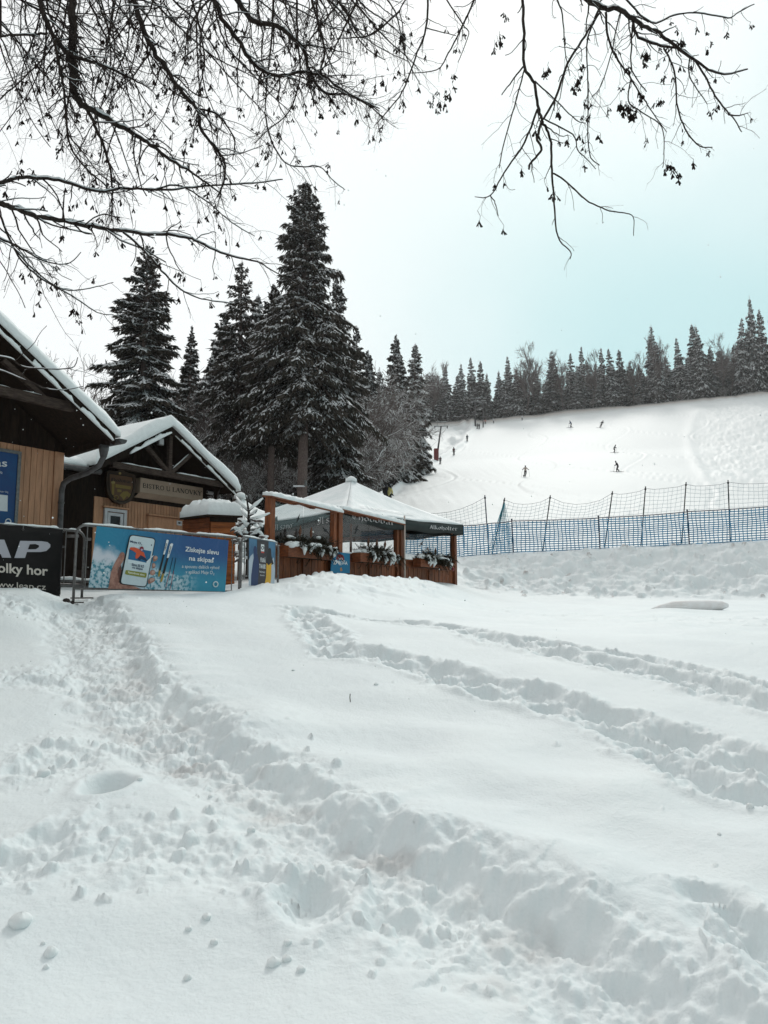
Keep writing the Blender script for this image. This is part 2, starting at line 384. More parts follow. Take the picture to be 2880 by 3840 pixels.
def lumps(x, y, cell, prob, r0, r1, s=0, sharp=.95):
    x = x+cell*.22*vn(x/cell*4.1, y/cell*4.1, s+20)+cell*.10*vn(x/cell*11, y/cell*11, s+22); y = y+cell*.22*vn(x/cell*4.1, y/cell*4.1, s+21)+cell*.10*vn(x/cell*11, y/cell*11, s+23)
    ix = np.floor(x/cell); iy = np.floor(y/cell); h = np.zeros_like(x)
    for dx in (-1, 0, 1):
        for dy in (-1, 0, 1):
            cx = ix+dx; cyy = iy+dy
            px = (cx+.15+.7*hsh(cx, cyy, s+1))*cell; py = (cyy+.15+.7*hsh(cx, cyy, s+2))*cell
            r = r0+(r1-r0)*hsh(cx, cyy, s+3)**2.2
            on = hsh(cx, cyy, s+4) < prob
            an = hsh(cx, cyy, s+5)*6.28; ax = np.cos(an); ay = np.sin(an)
            ex = (x-px)*ax+(y-py)*ay; ey = ((y-py)*ax-(x-px)*ay)*(1+.7*hsh(cx, cyy, s+6))
            # angular-ish lump: mix of round and faceted distance
            d = np.sqrt(ex*ex+ey*ey)*.65+.35*np.maximum(abs(ex), abs(ey))*1.15
            q = np.clip(1-(d/r)**2, 0, 1)
            h = np.maximum(h, np.where(on, r*q**.62*sharp, 0))
    return h
def pd(x, y, pts):      # distance to polyline, sign (+ right of travel), arclength
    best = np.full(x.shape, 1e9); sg = np.zeros(x.shape); al = np.zeros(x.shape); acc = 0.
    for a, b in zip(pts[:-1], pts[1:]):
        d = b-a; L = math.hypot(*d); t = np.clip(((x-a[0])*d[0]+(y-a[1])*d[1])/(L*L), 0, 1)
        px = x-a[0]-t*d[0]; py = y-a[1]-t*d[1]; q = np.sqrt(px*px+py*py)
        s = np.sign(px*d[1]-py*d[0]); m = q < best
        best = np.where(m, q, best); sg = np.where(m, s, sg); al = np.where(m, acc+t*L, al); acc += L
    return best, sg, al
def sstep(a, b, x):
    t = np.clip((x-a)/(b-a), 0, 1); return t*t*(3-2*t)
def pl(*q): return [gp(u, v) for u, v in q]
# foot of the cut bank on the right side of the trodden path (travelling towards the camera)
PATH = pl((385, 2262), (425, 2340), (485, 2420), (555, 2530), (600, 2620), (781, 2722), (880, 2840), (1030, 2890), (1258, 3066), (1440, 3155), (1614, 3216), (1874, 3380), (2004, 3420), (2134, 3505), (2400, 3640), (2700, 3820), (3200, 4200))
TRK1 = pl((1120, 2262), (1190, 2340), (1260, 2420), (1450, 2452), (1640, 2500), (1800, 2570), (2050, 2620), (2250, 2690), (2450, 2750), (2650, 2800), (2880, 2870), (3200, 2980))
TRK1B = pl((2330, 2720), (2480, 2830), (2640, 2930), (2880, 2990), (3200, 3080))
TRK2 = pl((1150, 2275), (1480, 2318), (1700, 2345), (1900, 2400), (2120, 2465), (2420, 2530), (2880, 2650), (3300, 2760))
TRK3 = pl((1900, 2390), (2200, 2440), (2500, 2500), (2880, 2590), (3300, 2680))
TRKR = pl((2480, 3480), (2620, 3430), (2800, 3560), (3000, 3640), (3400, 3760))
CL1 = pl((-200, 2570), (0, 2550), (200, 2530), (420, 2590), (560, 2600))
CL2 = pl((160, 2860), (330, 2790), (560, 2740), (760, 2800), (900, 2880))
CL3 = pl((-300, 3360), (0, 3260), (250, 3180), (500, 3200), (780, 3170), (1000, 3240), (1250, 3330), (1500, 3420))
CL4 = pl((0, 2220+30), (120, 2290), (300, 2330))
HOL = [(1650, 2685, .38, .035), (2130, 2820, .32, .035), (1790, 2650, .3, .02), (1420, 2650, .35, .03), (1060, 2450, .5, .05), (880, 2500, .4, .04), (1300, 2760, .35, .04), (1500, 2790, .3, .045), (1760, 2990, .30, .05), (2100, 3060, .3, .055), (2330, 3130, .28, .055), (2700, 3080, .30, .055),
       (1900, 3130, .2, .035), (2500, 3230, .26, .05), (1250, 2640, .28, .035), (760, 2390, .5, .04), (640, 2330, .4, .03), (2650, 3010, .25, .03), (350, 3640, .3, .03), (900, 3720, .35, .03)]
HOLW = [(*gp(u, v), r, d) for u, v, r, d in HOL]
BALLS = [(74, 3502, 42), (163, 2912, 27), (189, 3597, 26), (1024, 3619, 26), (1075, 3602, 19), (803, 3537, 16), (775, 3454, 18), (1128, 3648, 18), (703, 3658, 16), (172, 3647, 12), (707, 3493, 14), (161, 3565, 10), (942, 3118, 17), (1077, 3560, 16), (522, 2952, 12), (790, 2970, 9), (1410, 2558, 9), (2812, 3030, 15), (2698, 3143, 8), (1100, 2500, 7)]
def detail(x, y):
    z = np.zeros_like(x); dirt = np.zeros_like(x)
    nr = (y < 14) & (y > -3)
    X = x[nr]; Y = y[nr]; D = np.zeros_like(X); DI = np.zeros_like(X)
    wx = X+.10*vn(X*2.2, Y*2.2, 5)+.05*vn(X*7, Y*7, 6)+.02*vn(X*22, Y*22, 8); wy = Y+.10*vn(X*2.2, Y*2.2, 15)+.05*vn(X*7, Y*7, 16)+.02*vn(X*22, Y*22, 18)
    D += .10*fbm(X, Y, .45, 2, 40)+.035*fbm(X, Y, 1.3, 2, 44)
    for hx, hy, r, d in HOLW:
        q = ((X-hx)/(r*1.3))**2+((Y-hy)/r)**2
        D += -d*.75*np.exp(-q*1.6)+.2*d*np.exp(-((np.sqrt(q)-1.6)**2)*4)
    # path: s<0 towards its left side, s>0 into the bank
    # travelling towards the camera the bank lies on the left hand, so flip the sign
    q, sg, al = pd(wx, wy, PATH); s = -q*sg
    width = np.interp(al, [0, 3, 5, 6, 7, 8, 8.8, 10], [.60, .55, .46, .34, .26, .25, .40, .5])
    bankh = np.interp(al, [0, 1.5, 4, 7, 9], [.10, .15, .165, .14, .13])*(1+1.1*vn(al*2.3, al*0, 61)+.5*vn(al*9, al*0, 62))
    wall = sstep(-.07, .19, s+.07*vn(X*6, Y*6, 71)+.035*vn(X*19, Y*19, 72)); keep = sstep(.85, .2, s)
    D += bankh*wall*keep*.33-np.interp(al, [0, 4], [.04, .055])*(1-wall)*sstep(-width-.35, -width+.05, s)
    edge = np.exp(-((s-.16)/.10)**2)
    D += edge*(.6*lumps(X, Y, .065, .75, .01, .034, 100)+.05*fbm(X, Y, 7, 4, 105, .52))
    face = sstep(-.10, .0, s)*sstep(.2, .1, s)
    D += face*(.075*fbm(X, Y, 5.5, 4, 110, .5)+.5*lumps(X, Y, .055, .7, .008, .026, 112))
    fl = sstep(.03, -.04, s)*sstep(-width-.25, -width+.12, s)
    D += fl*(.042*fbm(X, Y, 9, 4, 120, .65)+.6*lumps(X, Y, .05, .55, .006, .019, 122)+.5*lumps(X, Y, .11, .35, .012, .035, 124))
    DI += fl*np.clip(.06+.45*fbm(X, Y, 3.4, 4, 130, .65), 0, .34)*np.interp(al, [0, 2.5, 4, 9], [.15, .4, 1, 1])
    DI += fl*np.where(lumps(X, Y, .07, .06, .004, .012, 135) > .004, .55, 0)
    lf = np.exp(-((s+width+.12)/.10)**2)*sstep(.4, 2.2, al)*.8
    D += lf*(.7*lumps(X, Y, .10, .6, .012, .05, 140)+.05*fbm(X, Y, 6, 3, 145))
    for pts, wdt, dep, sd in ((TRK1, .23, .11, 200), (TRK1B, .18, .10, 260), (TRK2, .19, .075, 300), (TRK3, .12, .04, 400), (TRKR, .14, .10, 500)):
        q, sg, al = pd(wx, wy, pts); s = q*sg
        ends = sstep(0, .3, al)
        # separate footfalls, alternating sides, with broken snow pushed up between them
        ph = al/.62; fo = np.zeros_like(al)
        for side, off in ((-1, 0.), (1, .5)):
            p = (ph+off) % 1.; k = np.floor(ph+off)
            jj = .22*(hsh(k, k*0, sd+side+3)-.5)
            fo = np.maximum(fo, np.exp(-(((p-.5-jj*.5)*.62/.17)**2)**1.6-(((s-side*wdt*.42)/(wdt*.42))**2)**1.6))
        gen = np.exp(-(q/(wdt*1.15))**4)
        D += ends*(-dep*fo-.025*gen+gen*(.075*fbm(X, Y, 7, 4, sd, .62)+.55*lumps(X, Y, .06, .65, .007, .027, sd+10))
                   +np.exp(-((q-wdt*1.15)/.07)**2)*(.022+.65*lumps(X, Y, .065, .6, .01, .034, sd+20)+.03*vn(X*8, Y*8, sd+30)))
    for pts, wdt, sd, am in ((CL1, .30, 600, 1.), (CL2, .34, 620, 1.05), (CL3, .27, 640, 1.05), (CL4, .35, 660, 1.)):
        q, sg, al = pd(wx, wy, pts); m = np.exp(-(q/wdt)**2)
        pr = m*.75
        D += am*(.95*lumps(X, Y, .105, pr*.65, .010, .048, sd)+.75*lumps(X, Y, .05, pr, .005, .021, sd+7)+m*.065*fbm(X, Y, 6, 4, sd+9, .6))
    # left foreground rise beside the path
    g = gp(330, 3080); D += .07*np.exp(-(((X-g[0])/.7)**2+((Y-g[1])/.5)**2))
    for (u, v, r, dp) in ((405, 2950, .105, .19), (1180, 3370, .12, .08), (120, 3230, .12, .05)):
        g = gp(u, v); e = ((X-g[0]+.03*vn(X*9, Y*9, 3))/r)**2+((Y-g[1]+.03*vn(X*8, Y*8, 4))/(1.6*r))**2
        D += -dp*np.exp(-e**1.7)+.02*np.exp(-(np.sqrt(e)-1.5)**2*6)
        DI += .22*np.exp(-e*2)*(dp > .1)  # brown tint over the middle of the deepest hole only
    sc = lumps(X, Y, .30, .10+.25*(vn(X*.9, Y*.9, 77) > .1), .004, .02, 700)
    D += sc+.0035*fbm(X, Y, 18, 3, 710)
    z[nr] = D; dirt[nr] = DI
    md = (y >= 9) & (y < 32)
    X = x[md]; Y = y[md]; u = CX+FPX*ct*X/Y
    D = .10*fbm(X, Y, .5, 3, 800)
    mound = np.exp(-((u-1230)/230)**2)*sstep(12, 13.4, Y)*sstep(17, 16, Y)+np.exp(-((u-1540)/120)**2)*sstep(14, 16, Y)*sstep(20, 19, Y)
    mound = np.clip(mound, 0, 1)
    D += mound*(.8*lumps(X, Y, .22, .6, .03, .10, 810)+.08*fbm(X, Y, 2.5, 3, 815))
    feet = np.exp(-((Y-10.3-.0*X)/.7)**2)*(u < 700)
    D += .7*feet*lumps(X, Y, .16, .5, .02, .07, 820)
    yb = np.interp(u, [1790, 2880], [24.6, 23.6])
    bank = np.exp(-((Y-yb)/2.0)**4)*sstep(1690, 1780, u)
    L = lumps(X, Y, .36, .62*bank, .05, .17, 830)
    L2 = lumps(X, Y, .16, .65*bank, .02, .065, 840)
    D += 1.0*L+1.0*L2+bank*.26*fbm(X, Y, 2.2, 4, 850)
    DI = np.where((L > .04) & (hsh(np.floor(X/.34), np.floor(Y/.7), 861) < .30), .55, 0)*(vn(X*7, Y*7, 866) > -.1)
    rgh = np.exp(-((Y-np.interp(u, [1800, 2900], [15.5, 11.]))/2.2)**2)*sstep(1500, 1900, u)
    D += rgh*(.6*lumps(X, Y, .2, .5, .015, .06, 870)+.05*fbm(X, Y, 3, 3, 875))
    q = gp(2575, 2296); D += .055*np.exp(-(((X-q[0])/1.0)**2+((Y-q[1])/.30)**2)**1.3)
    wt = sstep(9, 11, Y)
    z[md] += D*wt; dirt[md] = np.maximum(dirt[md], DI)
    fr = y >= 32
    X = x[fr]; Y = y[fr]; u = CX+FPX*ct*X/Y
    D = .5*fbm(X, Y, .03, 3, 900)
    ul = np.interp(Y, [60, 85, 111, 150, 178, 215, 236], [1400, 1480, 1535, 1640, 1735, 1775, 1780])-6
    gro = np.exp(-((u-(ul-48*150/np.maximum(Y, 100)))/(42*150/np.maximum(Y, 100)))**4)
    D += gro*(2.0*fbm(X, Y, .16, 4, 910, .65)-.6)+.7*np.exp(-((u-ul)/14)**2)
    rr = sstep(2590, 2720, u+60*vn(X*.03, Y*.03, 920))*sstep(75, 100, Y)
    D += rr*(.34*fbm(X, Y, .45, 4, 930, .7)+.08*lumps(X, Y, 1.6, .6, .2, .6, 935))+.16*np.exp(-((u-2640-40*np.sin(Y*.03))/22)**2)*sstep(80, 100, Y)*sstep(225, 200, Y)
    D += .10*fbm(X, Y, .5, 2, 940)*sstep(130, 60, Y)
    for k in range(9):              # runs carved by skiers
        xc = -6+k*9.5+7*np.sin(Y*(.045+.006*k)+k*1.9)+.12*(Y-120)*(k-3)*.12
        D += -.09*np.exp(-((X-xc)/.28)**2)+.07*np.exp(-((X-xc-.5)/.3)**2)
    D += .05*vn(X*2.2, Y*.12, 944)*sstep(230, 60, Y)
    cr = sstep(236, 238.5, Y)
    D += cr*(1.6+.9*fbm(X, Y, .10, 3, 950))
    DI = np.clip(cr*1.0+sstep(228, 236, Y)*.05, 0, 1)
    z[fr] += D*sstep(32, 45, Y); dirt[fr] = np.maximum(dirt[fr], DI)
    return z, np.clip(dirt, 0, 1)
def ground(x, y):
    x = np.atleast_1d(np.asarray(x, float)); y = np.atleast_1d(np.asarray(y, float))
    return float((H0(x, y)+detail(x, y)[0])[0])
def gat(u, Y):                    # point of the snow surface in image column u at distance Y
    x, y = PG(u, Y); return np.array([x, y, ground(x, y)])
def gpz(u, v):
    x, y = gp(u, v); return np.array([x, y, ground(x, y)])
# one sheet: rows by distance, columns by bearing
def make_ground():
    Y = np.concatenate([-np.geomspace(60, .5, 22)+.0, [0.0, .5, .9], np.geomspace(1.2, 2.0, 30, endpoint=False), np.geomspace(2.0, 12, 440, endpoint=False),
                        np.linspace(12, 20, 90, endpoint=False), np.linspace(20, 28.5, 150, endpoint=False), np.linspace(28.5, 60, 40, endpoint=False),
                        np.linspace(60, 234, 110, endpoint=False), np.linspace(234, 245, 24, endpoint=False), np.linspace(245, 420, 14)])
    tmid = np.linspace(-.535, .535, 690)
    side = np.geomspace(.54, 3.2, 46)
    t = np.concatenate([-side[::-1], tmid, side])
    g = np.where(Y > .9, Y, .9+(.9-Y))
    X = t[None, :]*g[:, None]; YY = np.repeat(Y[:, None], len(t), 1)
    x = X.ravel(); y = YY.ravel()
    dz, dirt = detail(x, y); z = H0(x, y)+dz
    nr, nc = X.shape; n = nr*nc
    me = bpy.data.meshes.new('snow_ground'); me.vertices.add(n)
    me.vertices.foreach_set('co', np.stack([x, y, z], 1).ravel())
    i = np.arange(n).reshape(nr, nc)
    q = np.stack([i[:-1, :-1], i[:-1, 1:], i[1:, 1:], i[1:, :-1]], -1).reshape(-1, 4)
    me.loops.add(q.size); me.loops.foreach_set('vertex_index', q.ravel()); me.polygons.add(len(q))
    me.polygons.foreach_set('loop_start', np.arange(0, q.size, 4)); me.polygons.foreach_set('loop_total', np.full(len(q), 4))
    me.polygons.foreach_set('use_smooth', np.ones(len(q), bool))
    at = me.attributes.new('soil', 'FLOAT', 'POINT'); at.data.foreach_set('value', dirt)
    me.update(calc_edges=True)
    m = bpy.data.materials.new('ground_snow'); m.use_nodes = True; tr = m.node_tree; b = tr.nodes['Principled BSDF']
    a = N(tr, 'ShaderNodeAttribute', attribute_name='soil')
    tc = N(tr, 'ShaderNodeTexCoord')
    n1 = N(tr, 'ShaderNodeTexNoise'); n1.inputs['Scale'].default_value = 1.3; n1.inputs['Detail'].default_value = 8; tr.links.new(tc.outputs['Object'], n1.inputs['Vector'])
    base = mixc(tr, mr(tr, n1.outputs[0], .35, .65), (.80, .848, .853), (.77, .82, .83))
    n2 = N(tr, 'ShaderNodeTexNoise'); n2.inputs['Scale'].default_value = 9; n2.inputs['Detail'].default_value = 4; tr.links.new(tc.outputs['Object'], n2.inputs['Vector'])
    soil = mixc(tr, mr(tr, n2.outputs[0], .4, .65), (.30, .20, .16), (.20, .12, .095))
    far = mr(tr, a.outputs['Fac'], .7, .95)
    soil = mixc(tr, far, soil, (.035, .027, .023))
    sp_ = N(tr, 'ShaderNodeSeparateXYZ'); tr.links.new(tc.outputs['Object'], sp_.inputs[0])
    base = mixc(tr, mr(tr, sp_.outputs[1], 19, 31), base, (.835, .855, .853))      # groomed piste snow beyond the net, its stronger light put into the colour
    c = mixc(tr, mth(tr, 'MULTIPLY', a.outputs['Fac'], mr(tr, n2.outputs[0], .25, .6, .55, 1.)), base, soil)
    tr.links.new(c, b.inputs['Base Color']); b.inputs['Roughness'].default_value = .65; b.inputs['Specular IOR Level'].default_value = .15
    n3 = N(tr, 'ShaderNodeTexNoise'); n3.inputs['Scale'].default_value = 55; n3.inputs['Detail'].default_value = 6; tr.links.new(tc.outputs['Object'], n3.inputs['Vector'])
    bp = N(tr, 'ShaderNodeBump'); bp.inputs['Strength'].default_value = .35; bp.inputs['Distance'].default_value = .012
    tr.links.new(n3.outputs[0], bp.inputs['Height']); tr.links.new(bp.outputs[0], b.inputs['Normal'])
    me.materials.append(m)
    o = bpy.data.objects.new('snow_ground', me); COL.objects.link(o); o['kind'] = 'structure'
    return o
make_ground()
# ------------------------------------------------------------------ snow helpers
def snow_slab(name, fr, quad, th, parent, nx=40, ny=16, amp=.03, seed=0, over=0.04, mats=None):
    """snow lying on a sloping quad (4 world points A,B,C,D; AB the lower/front edge), rounded at its rim"""
    A, B, C, D = [np.asarray(q, float) for q in quad]
    V = []; F = []
    for j in range(ny+1):
        for i in range(nx+1):
            a = i/nx; b = j/ny
            p = (A*(1-a)+B*a)*(1-b)+(D*(1-a)+C*a)*b
            ea = min(a, 1-a)*np.linalg.norm(B-A); eb = min(b, 1-b)*np.linalg.norm(D-A)
            e = min(ea, eb); k = math.sqrt(max(0, 1-(1-min(1, (e+.01)/(th*.5)))**2))
            h = th*k*(1+.25*math.sin(i*.7+seed)*.5)+amp*(math.sin(i*1.3+j*.9+seed)+math.sin(i*.61-j*1.7+seed*2))*.5*k
            V.append(p+np.array([0, 0, h]))
    n = len(V)
    for j in range(ny+1):
        for i in range(nx+1):
            a = i/nx; b = j/ny; V.append((A*(1-a)+B*a)*(1-b)+(D*(1-a)+C*a)*b)
    w = nx+1
    for j in range(ny):
        for i in range(nx):
            q = (j*w+i, j*w+i+1, (j+1)*w+i+1, (j+1)*w+i); F.append(q); F.append(tuple(n+x for x in reversed(q)))
    rim = [i for i in range(w)]+[j*w+nx for j in range(1, ny+1)]+[ny*w+i for i in range(nx-1, -1, -1)]+[j*w for j in range(ny-1, 0, -1)]
    for a, b in zip(rim, rim[1:]+rim[:1]): F.append((a, n+a, n+b, b))
    mb = MB(); mb.add(V, F); return mb.build(name, mats or SNOW_SOFT, parent, smooth=True)
def snow_ridge(name, pts, w, h, parent, seed=0, n=None, mats=None, gaps=0):
    """a bead of snow lying along a rail or ledge"""
    mb = MB(); pts = [np.asarray(p, float) for p in pts]
    L = sum(np.linalg.norm(b-a) for a, b in zip(pts[:-1], pts[1:])); n = n or max(6, int(L/.045)); acc = np.linspace(0, 1, n)
    cum = np.concatenate([[0], np.cumsum([np.linalg.norm(b-a) for a, b in zip(pts[:-1], pts[1:])])])/L
    P_ = np.array([[np.interp(t, cum, [p[k] for p in pts]) for k in range(3)] for t in acc])
    rr = random.Random(seed); ph = rr.random()*9
    prof = [(-1, 0), (-.92, .5), (-.55, .88), (0, 1), (.55, .88), (.92, .5), (1, 0)]; V = []; F = []
    for i, p in enumerate(P_):
        t = unit(P_[min(i+1, n-1)]-P_[max(i-1, 0)]); s = unit(np.cross(t, [0, 0, 1.])); e = min(i, n-1-i)/2.
        k = (.72+.28*math.sin(i*.55+ph)*math.sin(i*.23+ph*2)+.16*(rr.random()-.5))*min(1, .35+e*.5)
        if gaps and math.sin(i*.31+ph*3) > 1-gaps: k *= .12
        for x, y in prof: V.append(p+s*x*w/2*(.85+.15*k)+np.array([0, 0, y*h*k]))
    m = len(prof)
    for i in range(n-1):
        for j in range(m-1): F.append((i*m+j, i*m+j+1, (i+1)*m+j+1, (i+1)*m+j))
        F.append((i*m+m-1, i*m, (i+1)*m, (i+1)*m+m-1))
    F.append(tuple(range(m))); F.append(tuple((n-1)*m+j for j in reversed(range(m))))
    mb.add(V, F); return mb.build(name, mats or SNOW_SOFT, parent, smooth=True)
def boards(fr, parent, q0, q1, z0, z1, off, wd, mt, name='plank', thick=.022, gap=.008, horizontal=False, z1f=None, z0f=None, jitter=.002):
    """boards, one object each"""
    rr = random.Random(int(abs(q0*100)+abs(z0)*10)); out = []
    if horizontal:
        z = z0; i = 0
        while z < z1-.02:
            t = min(z+wd, z1); mb = MB(); j = rr.uniform(-jitter, jitter)
            fr.box(mb, q0, q1, off, off+thick+j, z+gap/2, t-gap/2); out.append(mb.build(name, mt, parent, bevel=0)); z = t
    else:
        q = q0
        while q < q1-.015:
            t = min(q+wd, q1); mb = MB(); j = rr.uniform(-jitter, jitter)
            a, b = q+gap/2, t-gap/2
            if z1f is None:
                fr.box(mb, a, b, off, off+thick+j, z0, z1)
            else:
                zs = [max(z0+.01, z1f(a)), max(z0+.01, z1f(b))]
                o0, o1 = off, off+thick+j
                mb.hexa([fr.p(a, o0, z0), fr.p(b, o0, z0), fr.p(b, o1, z0), fr.p(a, o1, z0), fr.p(a, o0, zs[0]), fr.p(b, o0, zs[1]), fr.p(b, o1, zs[1]), fr.p(a, o1, zs[0])])
            out.append(mb.build(name, mt, parent)); q = t
    return out
DIR = unit((.566, .823))
# ------------------------------------------------------------------ left building
o = PG(228, 12.0); FH = Fr(o, DIR)
hb = thing('ticket_house', 'tan plank house with dark gable at the left edge, deep snow on its roof', 'house', (*o, 1.4))
WT = FH.px(228, 1697)[1]
mb = MB(); FH.box(mb, -7.5, 0, -5, -.03, .6, WT+.02); mb.build('wall', DARKW, hb)
boards(FH, hb, -7.5, -.16, .9, WT, -.03, .098, TAN)
mb = MB(); FH.box(mb, -.155, .0, -.03, .015, .9, WT); mb.build('corner_board', TAN, hb)
ev = FH.px(432, 1652, 1.15); up = FH.px(0, 1240, 1.15)       # underside of the verge
slope = (up[1]-ev[1])/(ev[0]-up[0]); RQ = -3.7; RZ = ev[1]+slope*(ev[0]-RQ)
def rz_(q): return ev[1]+slope*(ev[0]-q) if q > RQ else RZ-slope*(RQ-q)
EV = ev[0]; LQ = 2*RQ-EV
mb = MB()
for a, b in ((RQ, EV), (LQ, RQ)):
    r = [FH.p(a, -5.4, rz_(a)), FH.p(b, -5.4, rz_(b)), FH.p(b, 1.10, rz_(b)), FH.p(a, 1.10, rz_(a))]
    mb.hexa(r+[p+np.array([0, 0, .09]) for p in r])
mb.build('roof', DARKW, hb)
mb = MB()
for a, b in ((RQ, EV), (LQ, RQ)):
    mb.hexa([FH.p(a, 1.10, rz_(a)-.06), FH.p(b, 1.10, rz_(b)-.06), FH.p(b, 1.15, rz_(b)-.06), FH.p(a, 1.15, rz_(a)-.06),
             FH.p(a, 1.10, rz_(a)+.13), FH.p(b, 1.10, rz_(b)+.13), FH.p(b, 1.15, rz_(b)+.13), FH.p(a, 1.15, rz_(a)+.13)])
mb.build('barge_board', DARKW, hb)
def roof_snow(fr, rzf, pairs, n0, n1, th, parent, seed=0):
    for k, (a, b) in enumerate(pairs):
        A = fr.p(b, n1, rzf(b)+.092); B = fr.p(b, n0, rzf(b)+.092); C = fr.p(a, n0, rzf(a)+.092); D = fr.p(a, n1, rzf(a)+.092)
        snow_slab('roof_snow', fr, (A, B, C, D), th, parent, nx=110, ny=46, amp=.02, seed=seed+k)
roof_snow(FH, rz_, ((RQ, EV+.06), (RQ, LQ-.06)), -5.5, 1.20, .23, hb, 3)
pts = [FH.p(q, 1.17, rz_(q)-.045) for q in np.linspace(RQ+.3, EV-.05, 40)]
snow_ridge('verge_snow', pts, .055, .10, hb, 5, gaps=.25)
boards(FH, hb, -7.5, -.0, WT+.0, WT+.3, -.0, .12, DARKW, name='gable_board', z1f=lambda q: rz_(q)-.06, gap=.006)
def pz(u, v, off, fr=FH): return fr.w(u, v, off)
mb = MB(); mb.beam(pz(-260, 1405, 1.0), pz(272, 1528, 1.0), .10, .13, FH.n); mb.build('tie_beam', GREYW, hb)
mb = MB(); mb.beam(pz(10, 1350, .98), pz(172, 1500, .98), .07, .07, FH.n); mb.build('strut', GREYW, hb)
mb = MB(); mb.beam(pz(-60, 1545, 1.0), pz(-60, 1180, 1.0), .10, .10, FH.n); mb.build('king_post', GREYW, hb)
snow_ridge('beam_snow', [pz(-260, 1392, 1.0), pz(176, 1494, 1.0)], .09, .05, hb, 9)
mb = MB(); mb.beam(FH.p(.02, .05, WT-.02), pz(404, 1656, 1.0), .08, .10); mb.build('soffit_beam', DARKW, hb)
# gutter: open half-round trough along the eave
mb = MB(); V = []; F = []
for i, off in enumerate(np.linspace(-5.4, 1.22, 8)):
    for j in range(9):
        q = math.pi*j/8; V.append(FH.p(EV+.09+.075*math.cos(q), off, rz_(EV)+.03-.075*math.sin(q)))
    for j in range(9):
        q = math.pi*(8-j)/8; V.append(FH.p(EV+.09+.068*math.cos(q), off, rz_(EV)+.03-.068*math.sin(q)))
for i in range(7):
    for j in range(18): F.append((i*18+j, i*18+(j+1) % 18, (i+1)*18+(j+1) % 18, (i+1)*18+j))
F.append(tuple(range(126, 144))); F.append(tuple(range(17, -1, -1)))
mb.add(V, F); q = [FH.p(EV+.09+.07*math.cos(math.pi*j/8), 1.222, rz_(EV)+.03-.07*math.sin(math.pi*j/8)) for j in range(9)]; mb.poly(q, .004, FH.n)
mb.build('gutter', GUTTER, hb, smooth=False)
dp = [FH.w(392, 1668, .95), FH.w(389, 1712, .90), FH.w(372, 1745, .84), FH.w(330, 1772, .6), FH.w(262, 1795, .28), FH.w(238, 1813, .15), FH.w(231, 1840, .10), FH.w(227, 1920, .08), FH.w(222, 2060, .08), FH.w(216, 2230, .08)]
mb = MB(); mb.tube(dp, [.062, .045, .043, .043, .043, .043, .043, .043, .043, .043], 12); mb.build('downpipe', GUTTER, hb, smooth=True)
mb = MB(); c = FH.w(389, 1690, .92)
mb.tube([c+[0, 0, -.10], c+[0, 0, .02], c+[0, 0, .08]], [.05, .075, .078], 12); mb.build('gutter_outlet', GUTTER, hb, smooth=True)
for vv in (1885, 2050):
    c = FH.w(229, vv, .08); mb = MB(); mb.tube([c-[0, 0, .015], c+[0, 0, .015]], .05, 12); mb.build('pipe_bracket', GUTTER, hb)
# framed blue poster on that wall
BLUE = mat('poster_dark_blue', (.012, .045, .16), .35, col2=(.010, .07, .20), nscale=2)
pt = thing('framed_poster', 'blue framed poster on the tan plank wall at the far left edge', 'poster', FH.p(-1.3, .03, 2.6))
f = lambda u, v: FH.w(u, v, .045)
c_ = [FH.px(0, 1683, .03), FH.px(80, 1694, .03), FH.px(62, 2010, .03)]
q1_, zt, zb = c_[1][0], c_[1][1], FH.px(66, 1988, .03)[1]
q0_ = q1_-1.55
for nm, a in (('frame', ((q0_, q1_, zt-.05, zt), (q0_, q1_, zb, zb+.05), (q1_-.05, q1_, zb+.05, zt-.05), (q0_, q0_+.05, zb+.05, zt-.05))),):
    mb = MB()
    for x in a: FH.box(mb, x[0], x[1], .0, .045, x[2], x[3])
    mb.build(nm, STEEL, pt)
mb = MB(); FH.box(mb, q0_+.05, q1_-.05, .0, .03, zb+.05, zt-.05); mb.build('poster_sheet', BLUE, pt)
WPR = flat('white_print', (.72, .74, .75)); 
mb = MB(); g = lambda u, v: FH.w(u, v, .032)
quad_map(text_geo('skipas', .012), g, (-112, 1714), (27, 1722), (-112, 1752), mb)
quad_map(text_geo('v aplikaci Moje O₂' if False else 'v aplikaci Moje O', .004), g, (-150, 1741), (2, 1765), (-150, 1757), mb)
quad_map(text_geo('2', .01), g, (3, 1768), (9, 1769), (3, 1776), mb)
quad_map(text_geo('Stahnete si Moje O', .0), g, (-60, 1832), (26, 1842), (-60, 1840), mb)
quad_map(text_geo('2', .0), g, (27, 1843), (31, 1844), (27, 1849), mb)
mb.build('lettering', WPR, pt); mb = MB(); mb.poly([g(x, y) for x, y in ((-38, 1850), (29, 1858), (28, 1918), (-38, 1912))]); mb.build('white_panel_print', WPR, pt); mb = MB()
r = [(30.5+10*math.cos(t), 1957+11*math.sin(t)) for t in np.linspace(0, 2*math.pi, 18)]; mb.tube([g(x, y) for x, y in r], .009, 4)
mb.build('logo_ring', WPR, pt)
